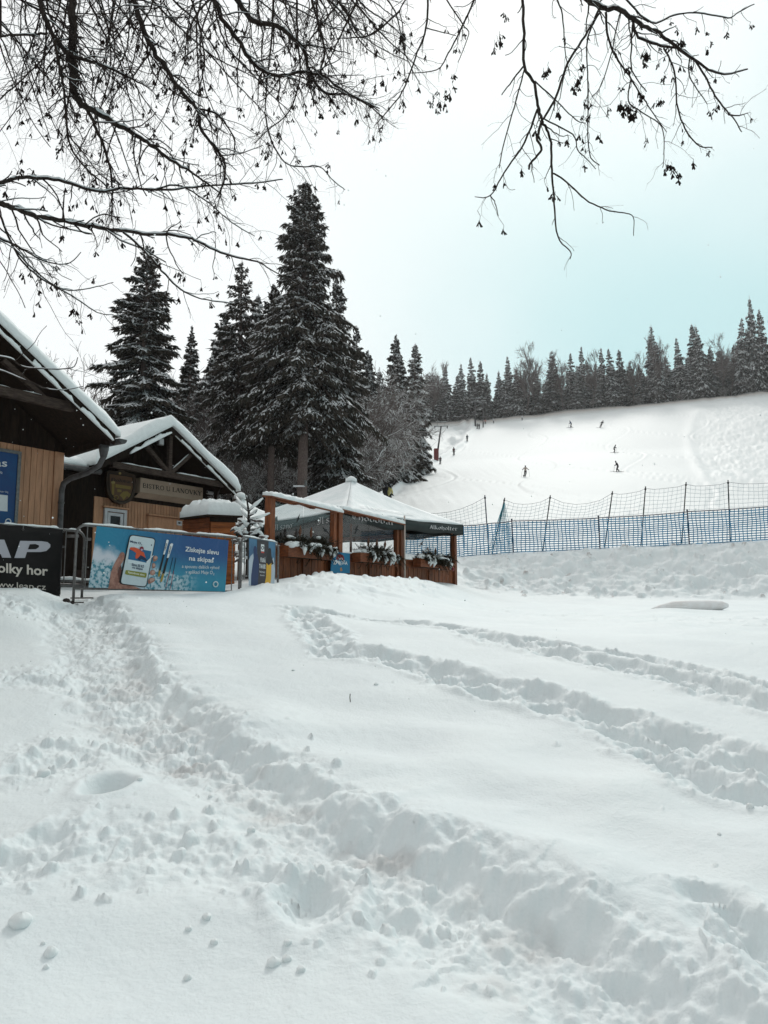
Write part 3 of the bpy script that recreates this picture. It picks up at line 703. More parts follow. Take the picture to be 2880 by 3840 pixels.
# ------------------------------------------------------------------ bistro hut
o = PG(350, 16.5); FB = Fr(o, DIR)
bb = thing('bistro_hut', 'tan plank bistro hut with snowy gable roof and dark truss, left of the terrace', 'hut', (*o, 1.5))
OV = 1.0
ap = FB.px(643, 1612, OV); er = FB.px(884, 1848, OV); el = FB.px(398, 1735, OV)
sl_r = (ap[1]-er[1])/(er[0]-ap[0]); sl_l = (ap[1]-el[1])/(ap[0]-el[0]); LE = el[0]-.25
def bz(q): return ap[1]-(q-ap[0])*sl_r if q > ap[0] else ap[1]-(ap[0]-q)*sl_l
WR = FB.px(826, 1950)[0]; BT = FB.px(349, 1860)[1]
mb = MB(); FB.box(mb, 0, WR, -6.5, -.03, 1.3, BT+.3); mb.build('wall', DARKW, bb)
boards(FB, bb, .17, WR-.05, 1.45, BT, -.03, .083, TAN, gap=.010)
mb = MB(); FB.box(mb, 0, .165, -.03, .02, 1.45, BT); mb.build('corner_board', TAN, bb)
boards(FB, bb, 0, WR, BT+.002, BT+.2, -.025, .11, DARKW, name='gable_board', z1f=lambda q: bz(q)-.02)
for a, b in ((ap[0], er[0]), (LE, ap[0])):
    mb = MB(); r = [FB.p(a, -6.5, bz(a)), FB.p(b, -6.5, bz(b)), FB.p(b, OV-.05, bz(b)), FB.p(a, OV-.05, bz(a))]
    mb.hexa(r+[p+np.array([0, 0, .09]) for p in r]); mb.build('roof', DARKW, bb)
    mb = MB(); mb.hexa([FB.p(a, OV-.05, bz(a)-.08), FB.p(b, OV-.05, bz(b)-.08), FB.p(b, OV, bz(b)-.08), FB.p(a, OV, bz(a)-.08),
             FB.p(a, OV-.05, bz(a)+.11), FB.p(b, OV-.05, bz(b)+.11), FB.p(b, OV, bz(b)+.11), FB.p(a, OV, bz(a)+.11)]); mb.build('barge_board', DARKW, bb)
def hut_snow():
    nq, nf = 64, 40; V = []; F = []; Q = np.linspace(LE-.05, er[0]+.08, nq); O = np.concatenate([np.linspace(-6.6, OV-.15, 24), np.linspace(OV-.13, OV+.09, 16)])
    for i, q in enumerate(Q):
        for j, f_ in enumerate(O):
            # rounded over the ridge
            d = abs(q-ap[0]); soft = .16*math.exp(-(d/.35)**2)
            e = min((q-Q[0]), (Q[-1]-q), (O[-1]-f_)); k = math.sqrt(max(0, 1-(1-min(1, (e+.01)/.13))**2))
            h = .30*k+.05*vn(np.array(q*1.3), np.array(f_*1.1), 31)*2*k+.02*vn(np.array(q*6.), np.array(f_*6.), 33)*k-soft*.35
            V.append(FB.p(q, f_, bz(q)+.093+max(h, .0)))
    for i, q in enumerate(Q):
        for j, f_ in enumerate(O): V.append(FB.p(q, f_, bz(q)+.091))
    n = nq*nf
    for i in range(nq-1):
        for j in range(nf-1):
            a = (i*nf+j, (i+1)*nf+j, (i+1)*nf+j+1, i*nf+j+1); F.append(a); F.append(tuple(n+x for x in reversed(a)))
    for i in range(nq-1): a = i*nf+nf-1; b = (i+1)*nf+nf-1; F.append((a, b, b+n, a+n))
    for j in range(nf-1):
        a = j; b = j+1; F.append((a, a+n, b+n, b)); a = (nq-1)*nf+j; b = a+1; F.append((a, b, b+n, a+n))
    mb = MB(); mb.add(V, F); mb.build('roof_snow', SNOW_SOFT, bb, smooth=True)
hut_snow()
snow_ridge('verge_snow', [FB.p(q, OV+.02, bz(q)-.065) for q in np.linspace(ap[0]+.1, er[0]-.02, 30)], .05, .09, bb, 15, gaps=.3)
snow_ridge('verge_snow', [FB.p(q, OV+.03, bz(q)-.07) for q in np.linspace(ap[0]-1.1, ap[0]-.03, 22)], .08, .13, bb, 17)
fB = lambda off: (lambda u, v: FB.w(u, v, off))
g = fB(.88)
def bm_(name, p, q, w_, h_, mt=GREYW, fr=FB, par=bb):
    mb = MB(); mb.beam(p, q, w_, h_, fr.n); return mb.build(name, mt, par)
bm_('tie_beam', g(418, 1741), g(835, 1818), .10, .13)
bm_('king_post', g(638, 1620), g(634, 1772), .09, .09)
bm_('strut', g(548, 1672), g(628, 1768), .08, .08); bm_('strut', g(716, 1705), g(642, 1770), .08, .08)
bm_('bracket', FB.w(795, 1905, .05), FB.w(820, 1828, .85), .08, .09, DARKW)
snow_ridge('beam_snow', [g(446, 1736), g(604, 1763)], .09, .035, bb, 21); snow_ridge('beam_snow', [g(662, 1774), g(804, 1800)], .09, .035, bb, 22)
snow_ridge('strut_snow', [g(556, 1672), g(626, 1757)], .03, .012, bb, 23); snow_ridge('strut_snow', [g(644, 1762), g(706, 1704)], .05, .03, bb, 24)
# window
wn = MB(); A = FB.px(391, 1902, .02); B = FB.px(474, 1916, .02); C_ = FB.px(478, 1975, .02)
q0, q1, z1 = A[0], B[0], (A[1]+B[1])/2; z0 = z1-.72
for a in ((q0, q1, z1-.07, z1), (q0, q0+.07, z0, z1-.07), (q1-.07, q1, z0, z1-.07), (q0+.07, q1-.07, z0, z0+.07)): FB.box(wn, a[0], a[1], 0, .05, a[2], a[3])
wo = wn.build('window', WHITEP, bb)
mb = MB()
for a in ((q0+.09, q1-.09, z1-.16, z1-.09), (q0+.09, q0+.16, z1-.52, z1-.16), (q1-.16, q1-.09, z1-.52, z1-.16), (q0+.09, q1-.09, z1-.58, z1-.52)): FB.box(mb, a[0], a[1], .0, .035, a[2], a[3])
mb.build('sash', WHITEP, wo)
mb = MB(); FB.box(mb, q0+.16, q1-.16, 0, .012, z1-.52, z1-.16); mb.build('pane', DGLASS, wo)
mb = MB(); FB.box(mb, q0-.05, q1+.05, 0, .09, z1+.01, z1+.045); mb.build('drip_ledge', TAN, wo)
# serving hatch
A = FB.px(556, 1934, .02); B = FB.px(690, 1955, .02); mb = MB(); FB.box(mb, A[0], B[0]+.1, 0, .035, A[1]-.75, A[1]); ho = mb.build('serving_hatch', TAN, bb)
mb = MB(); FB.box(mb, A[0]-.05, B[0]+.14, 0, .10, A[1]+.01, A[1]+.045); mb.build('drip_ledge', TAN, ho)
sg = thing('small_notice', 'small white notice with dark symbol on the hut hatch', 'sign', FB.w(673, 1963, .045))
mb = MB(); mb.poly([fB(.055)(x, y) for x, y in ((664, 1952), (683, 1955), (682, 1972), (664, 1969))], .015, FB.n); mb.build('plate', WHITEP, sg)
INK = flat('black_print', (.012, .012, .014)); mb = MB()
mb.poly([fB(.057)(x, y) for x, y in ((667, 1961), (670, 1957), (679, 1960), (681, 1963), (676, 1963), (672, 1965))]); mb.build('symbol', INK, sg)
# BISTRO sign
SIGN = mat('beige_sign_board', (.44, .33, .25), .7, noise=.12, nscale=4)
bs = thing('bistro_sign', 'long beige board lettered BISTRO U LANOVKY under the hut gable', 'sign', FB.w(640, 1840, .2))
TL = FB.px(527, 1791, .22); TR = FB.px(762, 1829, .22); H_ = TL[1]-FB.px(526, 1846, .22)[1]
zT = (TL[1]+TR[1])/2
mb = MB(); FB.box(mb, TL[0], TR[0], .02, .22, zT-H_, zT); mb.build('box', SIGN, bs, bevel=.01)
mb = MB(); r = [FB.p(TL[0], .22, zT-H_-.004), FB.p(TR[0], .22, zT-H_-.004), FB.p(TR[0], .02, zT-H_-.10), FB.p(TL[0], .02, zT-H_-.10)]
mb.poly(r, .02, FB.n); mb.build('lower_ledge', SIGN, bs)
mb = MB()
dz = TL[1]-zT
quad_map(nib_geo(SER, 'BISTRO U LANOVKY', gap=.10), fB(.224), (536, 1811), (757, 1842), (536, 1829), mb)
mb.build('lettering', INK, bs)
# brewery shield
sh = thing('brewery_shield', 'dark shield-shaped beer emblem lettered Chodovar on the hut gable', 'sign', FB.w(453, 1820, .1))
out_ = [(401, 1770), (410, 1764), (440, 1768), (447, 1757), (460, 1756), (468, 1768), (500, 1778), (509, 1783), (510, 1830), (504, 1858), (492, 1880), (470, 1890), (452, 1891), (430, 1882), (412, 1864), (402, 1840), (400, 1800)]
mb = MB(); mb.poly([fB(.16)(x, y) for x, y in out_], .10, FB.n); mb.build('board', mat('dark_brown_shield', (.055, .030, .016), .5, noise=.4, nscale=6), sh, bevel=.012)
OCH = flat('ochre_print', (.22, .15, .035)); OCH2 = flat('pale_ochre_print', (.30, .23, .08)); BRP = flat('brown_print', (.12, .06, .03))
inn = [(409, 1775), (498, 1789), (500, 1828), (494, 1852), (484, 1870), (466, 1880), (448, 1879), (428, 1868), (415, 1850), (410, 1828)]
mb = MB(); mb.poly([fB(.163)(x, y) for x, y in inn], .004, FB.n); mb.build('field', BRP, sh)
mb = MB(); mb.tube([fB(.168)(x, y) for x, y in inn+inn[:1]], .012, 5); mb.build('rim', mat('dark_rim', (.02, .012, .008), .5), sh)
mb = MB(); g = fB(.168)
mb.poly([g(x, y) for x, y in ((419, 1812), (430, 1813), (428, 1856), (420, 1855))]); mb.poly([g(x, y) for x, y in ((433, 1815), (492, 1824), (489, 1836), (433, 1828))])
mb.poly([g(x, y) for x, y in ((462, 1843), (478, 1842), (492, 1856), (486, 1868), (476, 1860), (464, 1876), (456, 1864), (448, 1858))])
mb.poly([g(x, y) for x, y in ((440, 1834), (456, 1836), (456, 1846), (440, 1845))])
for cx_, cy2, r_ in ((435, 1866, 8),): mb.tube([g(cx_+r_*math.cos(t), cy2+r_*math.sin(t)) for t in np.linspace(0, 6.28, 14)], .012, 4)
mb.build('emblem', OCH, sh)
mb = MB(); mb.poly([g(x, y) for x, y in ((417, 1807), (425, 1803), (432, 1806), (431, 1814), (418, 1813))]); mb.build('beer_froth', OCH2, sh)
mb = MB(); quad_map(nib_geo(BL_, 'Chodovar', nibw=.2), fB(.172), (417, 1790), (492, 1800), (417, 1806), mb); mb.build('lettering', INK, sh)
mb = MB(); mb.poly([g(450+5*math.cos(t), 1775+5*math.sin(t)) for t in np.linspace(0, 6.28, 9)[:-1]]); mb.build('crest', OCH2, sh)
# floodlight, camera
fl = thing('floodlight', 'small grey floodlight hanging below the hut roof peak', 'floodlight', fB(.95)(600, 1655))
mb = MB(); c = fB(.98)(601, 1657); mb.beam(c+[0, 0, .08], c-[0, 0, .08], .14, .09, FB.a); mb.build('housing', STEEL, fl, bevel=.01)
mb = MB(); c2 = c+FB.n*.05; mb.beam(c2+[0, 0, .06], c2-[0, 0, .06], .11, .006, FB.a); mb.build('lens', flat('floodlight_lens', (.3, .3, .3), .2), fl)
cm = thing('security_camera', 'white security camera beside the bistro sign', 'camera', fB(.2)(787, 1850))
c = fB(.30)(787, 1848)
mb = MB(); mb.tube([c-FB.a*.09, c+FB.a*.09], .045, 12); mb.build('body', flat('camera_grey', (.42, .40, .40)), cm)
mb = MB(); mb.tube([c-FB.a*.10, c-FB.a*.092], .03, 12); mb.build('lens', INK, cm)
jb = fB(.10)(779, 1832); mb = MB(); mb.beam(jb+[0, 0, .05], jb-[0, 0, .05], .09, .06, FB.a); mb.build('junction_box', flat('camera_grey', (.42, .40, .40)), cm)
mb = MB(); mb.tube([jb, jb-[0, 0, .08], c], .012, 6); mb.build('arm', STEEL, cm)
# annex roof joining hut and house
an = thing('lean_to', 'dark lean-to between the two huts with a snow-covered eave and short gutter', 'lean-to', (*FB.p(-.8, 0, 0)[:2], 1.5))
EL = FB.px(366, 1768, .75)
mb = MB(); FB.box(mb, -3.2, -.004, -2.5, .0, 1.3, EL[1]+.1); mb.build('wall', DARKW, an)
A = FB.p(-3.2, .78, EL[1]-.02); B = FB.p(EL[0], .78, EL[1]-.02); C_ = FB.p(EL[0]+.02, -1.6, EL[1]+.62); D_ = FB.p(-3.2, -1.6, EL[1]+.62)
mb = MB(); mb.hexa([A, B, C_, D_]+[p+np.array([0, 0, .06]) for p in (A, B, C_, D_)]); mb.build('roof', DARKW, an)
snow_slab('roof_snow', FB, [p+np.array([0, 0, .062]) for p in (A, B, C_, D_)], .17, an, 40, 14, .02, 4)
mb = MB(); mb.tube([A+FB.n*.07, B+FB.n*.07], .06, 10); mb.build('gutter', GUTTER, an)
mb = MB(); FB.box(mb, -.45, -.05, .03, .05, 1.55, 2.35); mb.build('door', mat('dark_brown_door', (.03, .015, .011), .6), an)
# yellow warning board at the wall foot
wf = thing('yellow_warning_board', 'yellow warning board with black triangle half buried under the blue banner', 'sign', fB(.1)(425, 2225))
YEL = flat('yellow_board', (.62, .30, .015))
g = fB(.25)
mb = MB(); mb.poly([g(x, y) for x, y in ((384, 2150), (442, 2152), (446, 2262), (376, 2262))], .03, FB.n); mb.build('board', YEL, wf)
g = fB(.256); mb = MB(); mb.tube([g(x, y) for x, y in ((388, 2222), (404, 2192), (420, 2222), (388, 2222))], .012, 4); mb.tube([g(398, 2214), g(404, 2208), g(412, 2214)], .012, 4)
mb.poly([g(x, y) for x, y in ((384, 2232), (424, 2233), (424, 2236), (384, 2235))]); mb.build('warning_symbol', INK, wf)
# ------------------------------------------------------------------ wooden box shed
o = PG(792, 14.8); FS = Fr(o, unit((.93, .36)))
sb = thing('wooden_shed', 'small orange-brown board shed under a thick snow cap right of the bistro hut', 'shed', (*o, 1.6))
zt = FS.px(792, 1938)[1]; qr = FS.px(884, 1953)[0]
F2_ = Fr(o, unit((-.80, .60)))     # left face, receding
ql = .84
mb = MB(); cs = [FS.p(0, 0, 1.3), FS.p(qr, 0, 1.3), FS.p(qr, 0, 1.3)+F2_.a*ql, FS.p(0, 0, 1.3)+F2_.a*ql]
sh_in = lambda p: p
ctr = sum(cs)/4; cs2 = [p+(ctr-p)*.02 for p in cs]
mb.hexa(cs2+[p+np.array([0, 0, zt-1.3]) for p in cs2]); mb.build('body', BROWN, sb)
boards(FS, sb, .0, qr, 1.5, zt-.10, .0, .115, SHEDW, name='board', horizontal=True)
mb = MB(); FS.box(mb, -.02, qr+.03, .0, .03, zt-.095, zt+.0); mb.build('fascia', DARKW, sb)
o3 = FS.p(0, 0, 0)+F2_.a*ql; FL = Fr(o3[:2], -F2_.a[:2])
boards(FL, sb, 0, ql-.02, 1.5, zt-.02, .0, .115, BROWN_H, name='board', horizontal=True)
A = FL.p(-.05, .06, zt); B = FS.p(0, .10, zt)-FS.a*.08; C_ = FS.p(qr+.12, .10, zt); D_ = cs[2]+np.array([0, 0, zt-1.3])+FS.a*.1
mb = MB(); rf = [A, B, C_, D_]; mb.hexa(rf+[p+np.array([0, 0, .035]) for p in rf]); mb.build('roof', DARKW, sb)
snow_slab('roof_snow', FS, [p+np.array([0, 0, .036]) for p in (A, B, C_, D_)], .30, sb, 26, 26, .02, 2)
# ------------------------------------------------------------------ crowd barriers
def barrier(name, label, p0, p1, zt, zb, bars, snow=True, tr=.019, feet=True, group='steel crowd barriers in the snow'):
    p0 = np.asarray(p0, float); p1 = np.asarray(p1, float); a = unit(p1-p0); L = np.linalg.norm(p1-p0)
    fr = Fr(p0, a); th = thing(name, label, 'barrier', (*p0, zb), group)
    r = .13; pts = [fr.p(0, 0, zb)]
    for t in np.linspace(0, math.pi/2, 6): pts.append(fr.p(r-r*math.cos(t), 0, zt-r+r*math.sin(t)))
    for t in np.linspace(0, math.pi/2, 6): pts.append(fr.p(L-r+r*math.sin(t), 0, zt-r+r*math.cos(t)))
    pts.append(fr.p(L, 0, zb))
    mb = MB(); mb.tube(pts, tr, 10); mb.build('frame', STEEL, th, smooth=True)
    zl = zb+.20
    mb = MB(); mb.tube([fr.p(0, 0, zl), fr.p(L, 0, zl)], tr*.8, 8); mb.build('lower_rail', STEEL, th, smooth=True)
    for i in range(bars):
        q = L*(i+1)/(bars+1); mb = MB(); mb.tube([fr.p(q, 0, zl), fr.p(q, 0, zt-.004)], .0085, 6, cap=False); mb.build('bar', STEEL, th, smooth=True)
    for q in (.0, L):
        if feet:
            mb = MB(); mb.beam(fr.p(q, -.26, zb+.01), fr.p(q, .26, zb+.01), .04, .02); mb.build('foot', STEEL, th)
    if snow: snow_ridge('rail_snow', [fr.p(r*.6, 0, zt+.012), fr.p(L-r*.6, 0, zt+.012)], .045, .035, th, int(L*100), gaps=.2)
    return fr, th, L
# barrier carrying the blue banner
pA = PG(291, 10.45); pB = PG(903, 12.55)
F2, b2, L2_ = barrier('crowd_barrier', 'galvanised crowd barrier carrying the big blue phone banner', pA, pB, Zat(1968, 10.5), Zat(2262, 10.45), 17)
zt2 = Zat(2006, 11.5)
pC = PG(322, 10.95); dd = np.array([.60, .80]); pC0 = pC-dd*2.6
F1, b1, L1_ = barrier('crowd_barrier', 'galvanised crowd barrier carrying the black banner at the left edge', pC0, pC, Zat(1992, 10.9), Zat(2245, 10.9), 17)
pD = PG(908, 12.45); pE = PG(1046, 13.9)
F4, b4, L4_ = barrier('crowd_barrier', 'short galvanised crowd barrier with the skiers poster beside the terrace', pD, pE, Zat(2012, 12.5), Zat(2205, 12.5), 11, feet=False)
mb = MB(); F1.box(mb, L1_-.62, L1_+.45, -.22, -.18, Zat(2182, 10.9), Zat(2174, 10.9)); F1.box(mb, L1_-.40, L1_+.3, .10, .14, Zat(2203, 10.8), Zat(2196, 10.8)); mb.build('cross_rail', STEEL, b1)
snow_ridge('rail_snow', [F1.p(L1_-.6, -.2, Zat(2174, 10.9)), F1.p(L1_+.44, -.2, Zat(2174, 10.9))], .08, .06, b1, 3)
mb = MB(); c = F1.p(0, 0, 0)
q = P(268, 2010, 10.8); mb.beam(q+[-.06, 0, 0], q+[.10, 0, 0], .03, .04); q = P(328, 2022, 10.7); mb.beam(q+[-.03, 0, 0], q+[.05, 0, 0], .03, .04); mb.build('lug', STEEL, b1)
mb = MB(); q = P(256, 2266, 10.3); mb.tube([q+[-.03, 0, .05], q+[0, -.06, -.03]], .05, 8); mb.tube([q+[.05, 0, .03], q+[.07, -.05, -.05]], .03, 8); 
mb.build('rubber_foot', flat('dirty_rubber', (.03, .022, .02), .9), b2)
# black banner
lb = thing('black_banner', 'black banner lettered LEAP hanging on the leftmost barrier', 'banner', F1.p(L1_-1.4, .03, 1.9))
def cloth(fr, q0, q1, z0, z1, off, mt, par, name='cloth', z0f=None, nx=40, amp=.012):
    V = []; F = []; ny = 10
    for j in range(ny+1):
        for i in range(nx+1):
            a = i/nx; b = j/ny; zb_ = z0 if z0f is None else z0f(a); z = zb_+(z1-zb_)*b
            z += .008*math.sin(a*nx*.9)*(b == 1)
            V.append(fr.p(q0+(q1-q0)*a, off+amp*.5*(.5+.5*math.sin(a*9+b*2))*(1-b*.8)-amp, z))
    for j in range(ny):
        for i in range(nx): F.append((j*(nx+1)+i, j*(nx+1)+i+1, (j+1)*(nx+1)+i+1, (j+1)*(nx+1)+i))
    mb = MB(); mb.add(V, F); ob = mb.build(name, mt, par, smooth=True)
    md = ob.modifiers.new('thick', 'SOLIDIFY'); md.thickness = .003; md.offset = -1
    return ob
q1_ = F1.px(232, 2100, .03)[0]; zt_ = F1.px(232, 1985, .03)[1]
cloth(F1, -.0+.02, q1_, F1.px(225, 2212, .03)[1]-.10, zt_, .030, BLACKP, lb)
LT = mat('grey_lettering', (.42, .41, .45), .6); LT2 = flat('cream_print', (.62, .56, .50)); g = lambda u, v: F1.w(u, v, .034)
mb = MB(); Z = lambda q: [g(x/4.608, 1900+y/4.608) for x, y in q]
mb.poly(Z([(-185, 560), (75, 572), (193, 884), (38, 880), (14, 820), (-215, 812), (-275, 870), (-420, 866)]))
mb.build('letter', LT, lb); mb = MB()
mb.poly(Z([(350, 590), (720, 597), (820, 612), (870, 655), (868, 700), (800, 765), (700, 783), (466, 783), (432, 886), (248, 886)]))
mb.build('letter', LT, lb); mb = MB()
mb.poly(Z([(-900, 535), (-420, 552), (-445, 610), (-780, 600), (-800, 655), (-520, 662), (-545, 715), (-825, 708), (-850, 780), (-520, 795), (-548, 860), (-1040, 840)]))
mb.build('letter', LT, lb)
mb = MB(); g = lambda u, v: F1.w(u, v, .037); mb.poly([g(x/4.608, 1900+y/4.608) for x, y in ((515, 650), (610, 645), (675, 668), (672, 700), (620, 735), (480, 738))]); mb.build('letter_counter', BLACKP, lb)
g = lambda u, v: F1.w(u, v, .034)
mb = MB(); quad_map(text_geo('Vrcholky hor', .022), g, (-118, 2102), (180, 2123), (-118, 2150), mb); mb.build('lettering', LT2, lb); mb = MB(); quad_map(text_geo('www.leap.cz', .0), g, (-38, 2178), (172, 2190), (-38, 2207), mb); mb.build('lettering', LT2, lb)
for uu in (87, 238):
    mb = MB(); c = g(uu, 1972+uu*.06); mb.tube([c+[0, 0, .02], c-[0, 0, .02]], .006, 5); mb.tube([c-[0, 0, .02]+np.array([.012*math.cos(t), 0, .012*math.sin(t)-.01]) for t in np.linspace(0, 6.3, 10)], .003, 4); mb.build('cable_tie', STEEL, lb)
# ------------------------------------------------------------------ blue phone banner (flat print built as thin layers)
def grad_mat(name, fr, q0, q1, z0, z1, stops_fn):
    m = bpy.data.materials.new(name); m.use_nodes = True; t = m.node_tree; b = t.nodes['Principled BSDF']; b.inputs['Roughness'].default_value = .45
    tc = N(t, 'ShaderNodeTexCoord'); at = N(t, 'ShaderNodeAttribute', attribute_name='print_uv'); s = N(t, 'ShaderNodeSeparateXYZ'); t.links.new(at.outputs['Vector'], s.inputs[0])
    c = stops_fn(t, s.outputs[0], s.outputs[1], at.outputs['Vector']); t.links.new(c, b.inputs['Base Color'])
    nn = N(t, 'ShaderNodeTexNoise'); nn.inputs['Scale'].default_value = 2.2; nn.inputs['Detail'].default_value = 3; nn.inputs['Distortion'].default_value = 1.5; t.links.new(tc.outputs['Object'], nn.inputs['Vector'])
    bp = N(t, 'ShaderNodeBump'); bp.inputs['Strength'].default_value = .5; bp.inputs['Distance'].default_value = .05; t.links.new(nn.outputs[0], bp.inputs['Height']); t.links.new(bp.outputs[0], b.inputs['Normal']); return m
def print_uv(ob, nx, ny):
    me = ob.data; a = me.attributes.new('print_uv', 'FLOAT_VECTOR', 'POINT')
    v = [(i/nx, j/ny, 0) for j in range(ny+1) for i in range(nx+1)]
    a.data.foreach_set('vector', np.array(v, float).ravel())
def o2_col(t, a, b, vec):
    mp = N(t, 'ShaderNodeMapping'); mp.inputs['Scale'].default_value = (2.7, 1, 1); t.links.new(vec, mp.inputs[0])
    n = N(t, 'ShaderNodeTexNoise'); n.inputs['Scale'].default_value = 4.5; n.inputs['Detail'].default_value = 6; t.links.new(mp.outputs[0], n.inputs['Vector'])
    n2 = N(t, 'ShaderNodeTexNoise'); n2.inputs['Scale'].default_value = 16; n2.inputs['Detail'].default_value = 5; t.links.new(mp.outputs[0], n2.inputs['Vector'])
    top = mixc(t, mr(t, a, .0, .75), (.012, .20, .33), (.010, .065, .21))
    bot = mixc(t, mr(t, a, .0, .9), (.05, .33, .42), (.02, .24, .36))
    c = mixc(t, mr(t, b, .75, .1), top, bot)
    # pale cloud in the upper left, snow and ice in the lower left, cloud bank along the foot
    hl = mth(t, 'SUBTRACT', mth(t, 'ADD', .68, mth(t, 'MULTIPLY', n.outputs[0], .35)), mth(t, 'ADD', b, mth(t, 'MULTIPLY', a, .55)))
    cl = mr(t, hl, .10, .30)
    c = mixc(t, mth(t, 'MULTIPLY', cl, mr(t, a, .62, .15)), c, (.58, .60, .66))
    ice = mth(t, 'SUBTRACT', mth(t, 'ADD', .30, mth(t, 'MULTIPLY', n.outputs[0], .40)), mth(t, 'ADD', b, mth(t, 'MULTIPLY', a, .28)))
    icec = mixc(t, mr(t, n2.outputs[0], .44, .60), (.45, .56, .62), (.03, .20, .27))
    c = mixc(t, mth(t, 'MULTIPLY', mr(t, ice, .0, .07), mr(t, a, .80, .60)), c, icec)
    return c
qa = F2.px(349, 2080, .03)[0]; qb = F2.px(851, 2120, .03)[0]
bn = thing('phone_banner', 'blue advertising banner with a hand holding a phone, lettered Získejte slevu na skipas', 'banner', F2.p((qa+qb)/2, .03, 1.9))
zt0 = F2.px(365, 1973, .03)[1]; zt1 = F2.px(855, 2026, .03)[1]; zb0 = F2.px(333, 2203, .03)[1]; zb1 = F2.px(844, 2219, .03)[1]
V = []; F = []; nx, ny = 64, 14; q00 = F2.px(362, 1973, .03)[0]; q01 = F2.px(331, 2203, .03)[0]; q10 = F2.px(857, 2026, .03)[0]; q11 = F2.px(845, 2219, .03)[0]
def wav(a, b): return .010*math.sin(a*5+b)*(1-b)
def o2p(a, b, off=0.):
    q = (q01*(1-b)+q00*b)*(1-a)+(q11*(1-b)+q10*b)*a; z = (zb0*(1-b)+zt0*b)*(1-a)+(zb1*(1-b)+zt1*b)*a
    return F2.p(q, .034+wav(a, b)+off*2, z)
for j in range(ny+1):
    for i in range(nx+1): V.append(o2p(i/nx, j/ny))
for j in range(ny):
    for i in range(nx): F.append((j*(nx+1)+i, j*(nx+1)+i+1, (j+1)*(nx+1)+i+1, (j+1)*(nx+1)+i))
mb = MB(); mb.add(V, F); cl_ = mb.build('cloth', grad_mat('blue_sky_print', F2, 0, 0, 0, 0, o2_col), bn, smooth=True, fixn=False); print_uv(cl_, nx, ny)
# (u,v) of the photograph -> (a,b) on the banner
CQ = [(362, 1973), (857, 2026), (845, 2219), (331, 2203)]
def inv_bil(u, v):
    a = b = .5
    TLq, TRq, BRq, BLq = [np.array(c, float) for c in CQ]
    for _ in range(12):
        p = (BLq*(1-b)+TLq*b)*(1-a)+(BRq*(1-b)+TRq*b)*a-np.array([u, v]); ja = (BRq*(1-b)+TRq*b)-(BLq*(1-b)+TLq*b); jb = (TLq-BLq)*(1-a)+(TRq-BRq)*a
        d = np.linalg.solve(np.array([ja, jb]).T, p); a -= d[0]; b -= d[1]
    return a, b
def o2(off): return lambda u, v: o2p(*inv_bil(u, v), off)
Z5 = lambda pts: [(400+x/5.53, 1980+y/5.53) for x, y in pts]
def rpoly(pts, r=12, n=4):            # rounded corners in image units
    out = []; k = len(pts)
    for i in range(k):
        p = np.array(pts[i], float); a = np.array(pts[i-1], float); b = np.array(pts[(i+1) % k], float)
        p0 = p+unit(a-p)*r; p1 = p+unit(b-p)*r
        for t in np.linspace(0, 1, n): out.append(tuple((1-t)**2*p0+2*t*(1-t)*p+t*t*p1))
    return out
def layer(name, polys, mt, off, fn=o2, par=bn):
    mb = MB()
    for q in polys: mb.poly([fn(off)(u, v) for u, v in q])
    return mb.build(name, mt, par)
SK1 = mat('skin_print', (.42, .22, .17), .5, col2=(.26, .12, .09), nscale=14); SK2 = flat('skin_print_light', (.52, .32, .26)); SK3 = flat('skin_print_shadow', (.13, .055, .045))
layer('hand_print', [Z5([(-30, 1260), (0, 1100), (20, 950), (60, 820), (120, 690), (170, 600), (205, 530), (235, 500), (270, 505), (290, 540), (285, 640), (240, 720), (160, 850), (150, 930), (190, 1010), (240, 1120), (420, 1190), (600, 1260)])], SK1, .003)
layer('palm_shadow_print', [Z5([(165, 850), (215, 760), (235, 1000), (200, 1130), (165, 1050), (150, 930)])], SK3, .0045)
for i, q in enumerate([[(850, 590), (900, 565), (945, 585), (950, 640), (900, 690), (850, 700)], [(830, 730), (870, 715), (905, 760), (895, 820), (830, 850)], [(790, 880), (860, 860), (898, 900), (890, 960), (830, 985), (780, 960)], [(760, 1050), (830, 1020), (885, 1045), (885, 1095), (830, 1130), (740, 1170), (740, 1090)]]):
    layer('finger_print', [rpoly(Z5(q), 6, 3)], SK1, .003); layer('fingertip_print', [rpoly(Z5([(x*.7+q[2][0]*.3-8, y*.6+q[2][1]*.4) for x, y in q]), 5, 3)], SK2, .0045)
ph = Z5([(395, 125), (910, 205), (700, 1235), (160, 1160)])
layer('phone_case_print', [rpoly(ph, 14, 5)], INK, .006)
layer('phone_screen_print', [rpoly(Z5([(405, 145), (890, 222), (688, 1215), (198, 1150)]), 12, 5)], flat('pale_screen_print', (.56, .64, .67)), .008)
layer('picture_print', [Z5([(372, 440), (560, 430), (660, 450), (810, 480), (775, 650), (700, 720), (560, 690), (345, 660)])], flat('dark_blue_print', (.02, .13, .27)), .0095)
layer('spray_print', [Z5([(345, 650), (560, 690), (700, 720), (780, 640), (740, 790), (600, 760), (330, 730)])], flat('pale_spray_print', (.60, .68, .72)), .0097)
RED = flat('orange_red_print', (.62, .09, .035))
layer('jacket_print', [Z5([(380, 420), (400, 400), (470, 400), (545, 425), (620, 490), (655, 500), (690, 620), (640, 590), (590, 560), (540, 620), (500, 642), (482, 600), (505, 520), (440, 470), (385, 445)])], RED, .011)
layer('trousers_print', [Z5([(520, 640), (590, 560), (660, 600), (740, 690), (700, 690), (600, 640), (570, 680)])], flat('navy_print', (.012, .03, .08)), .0115)
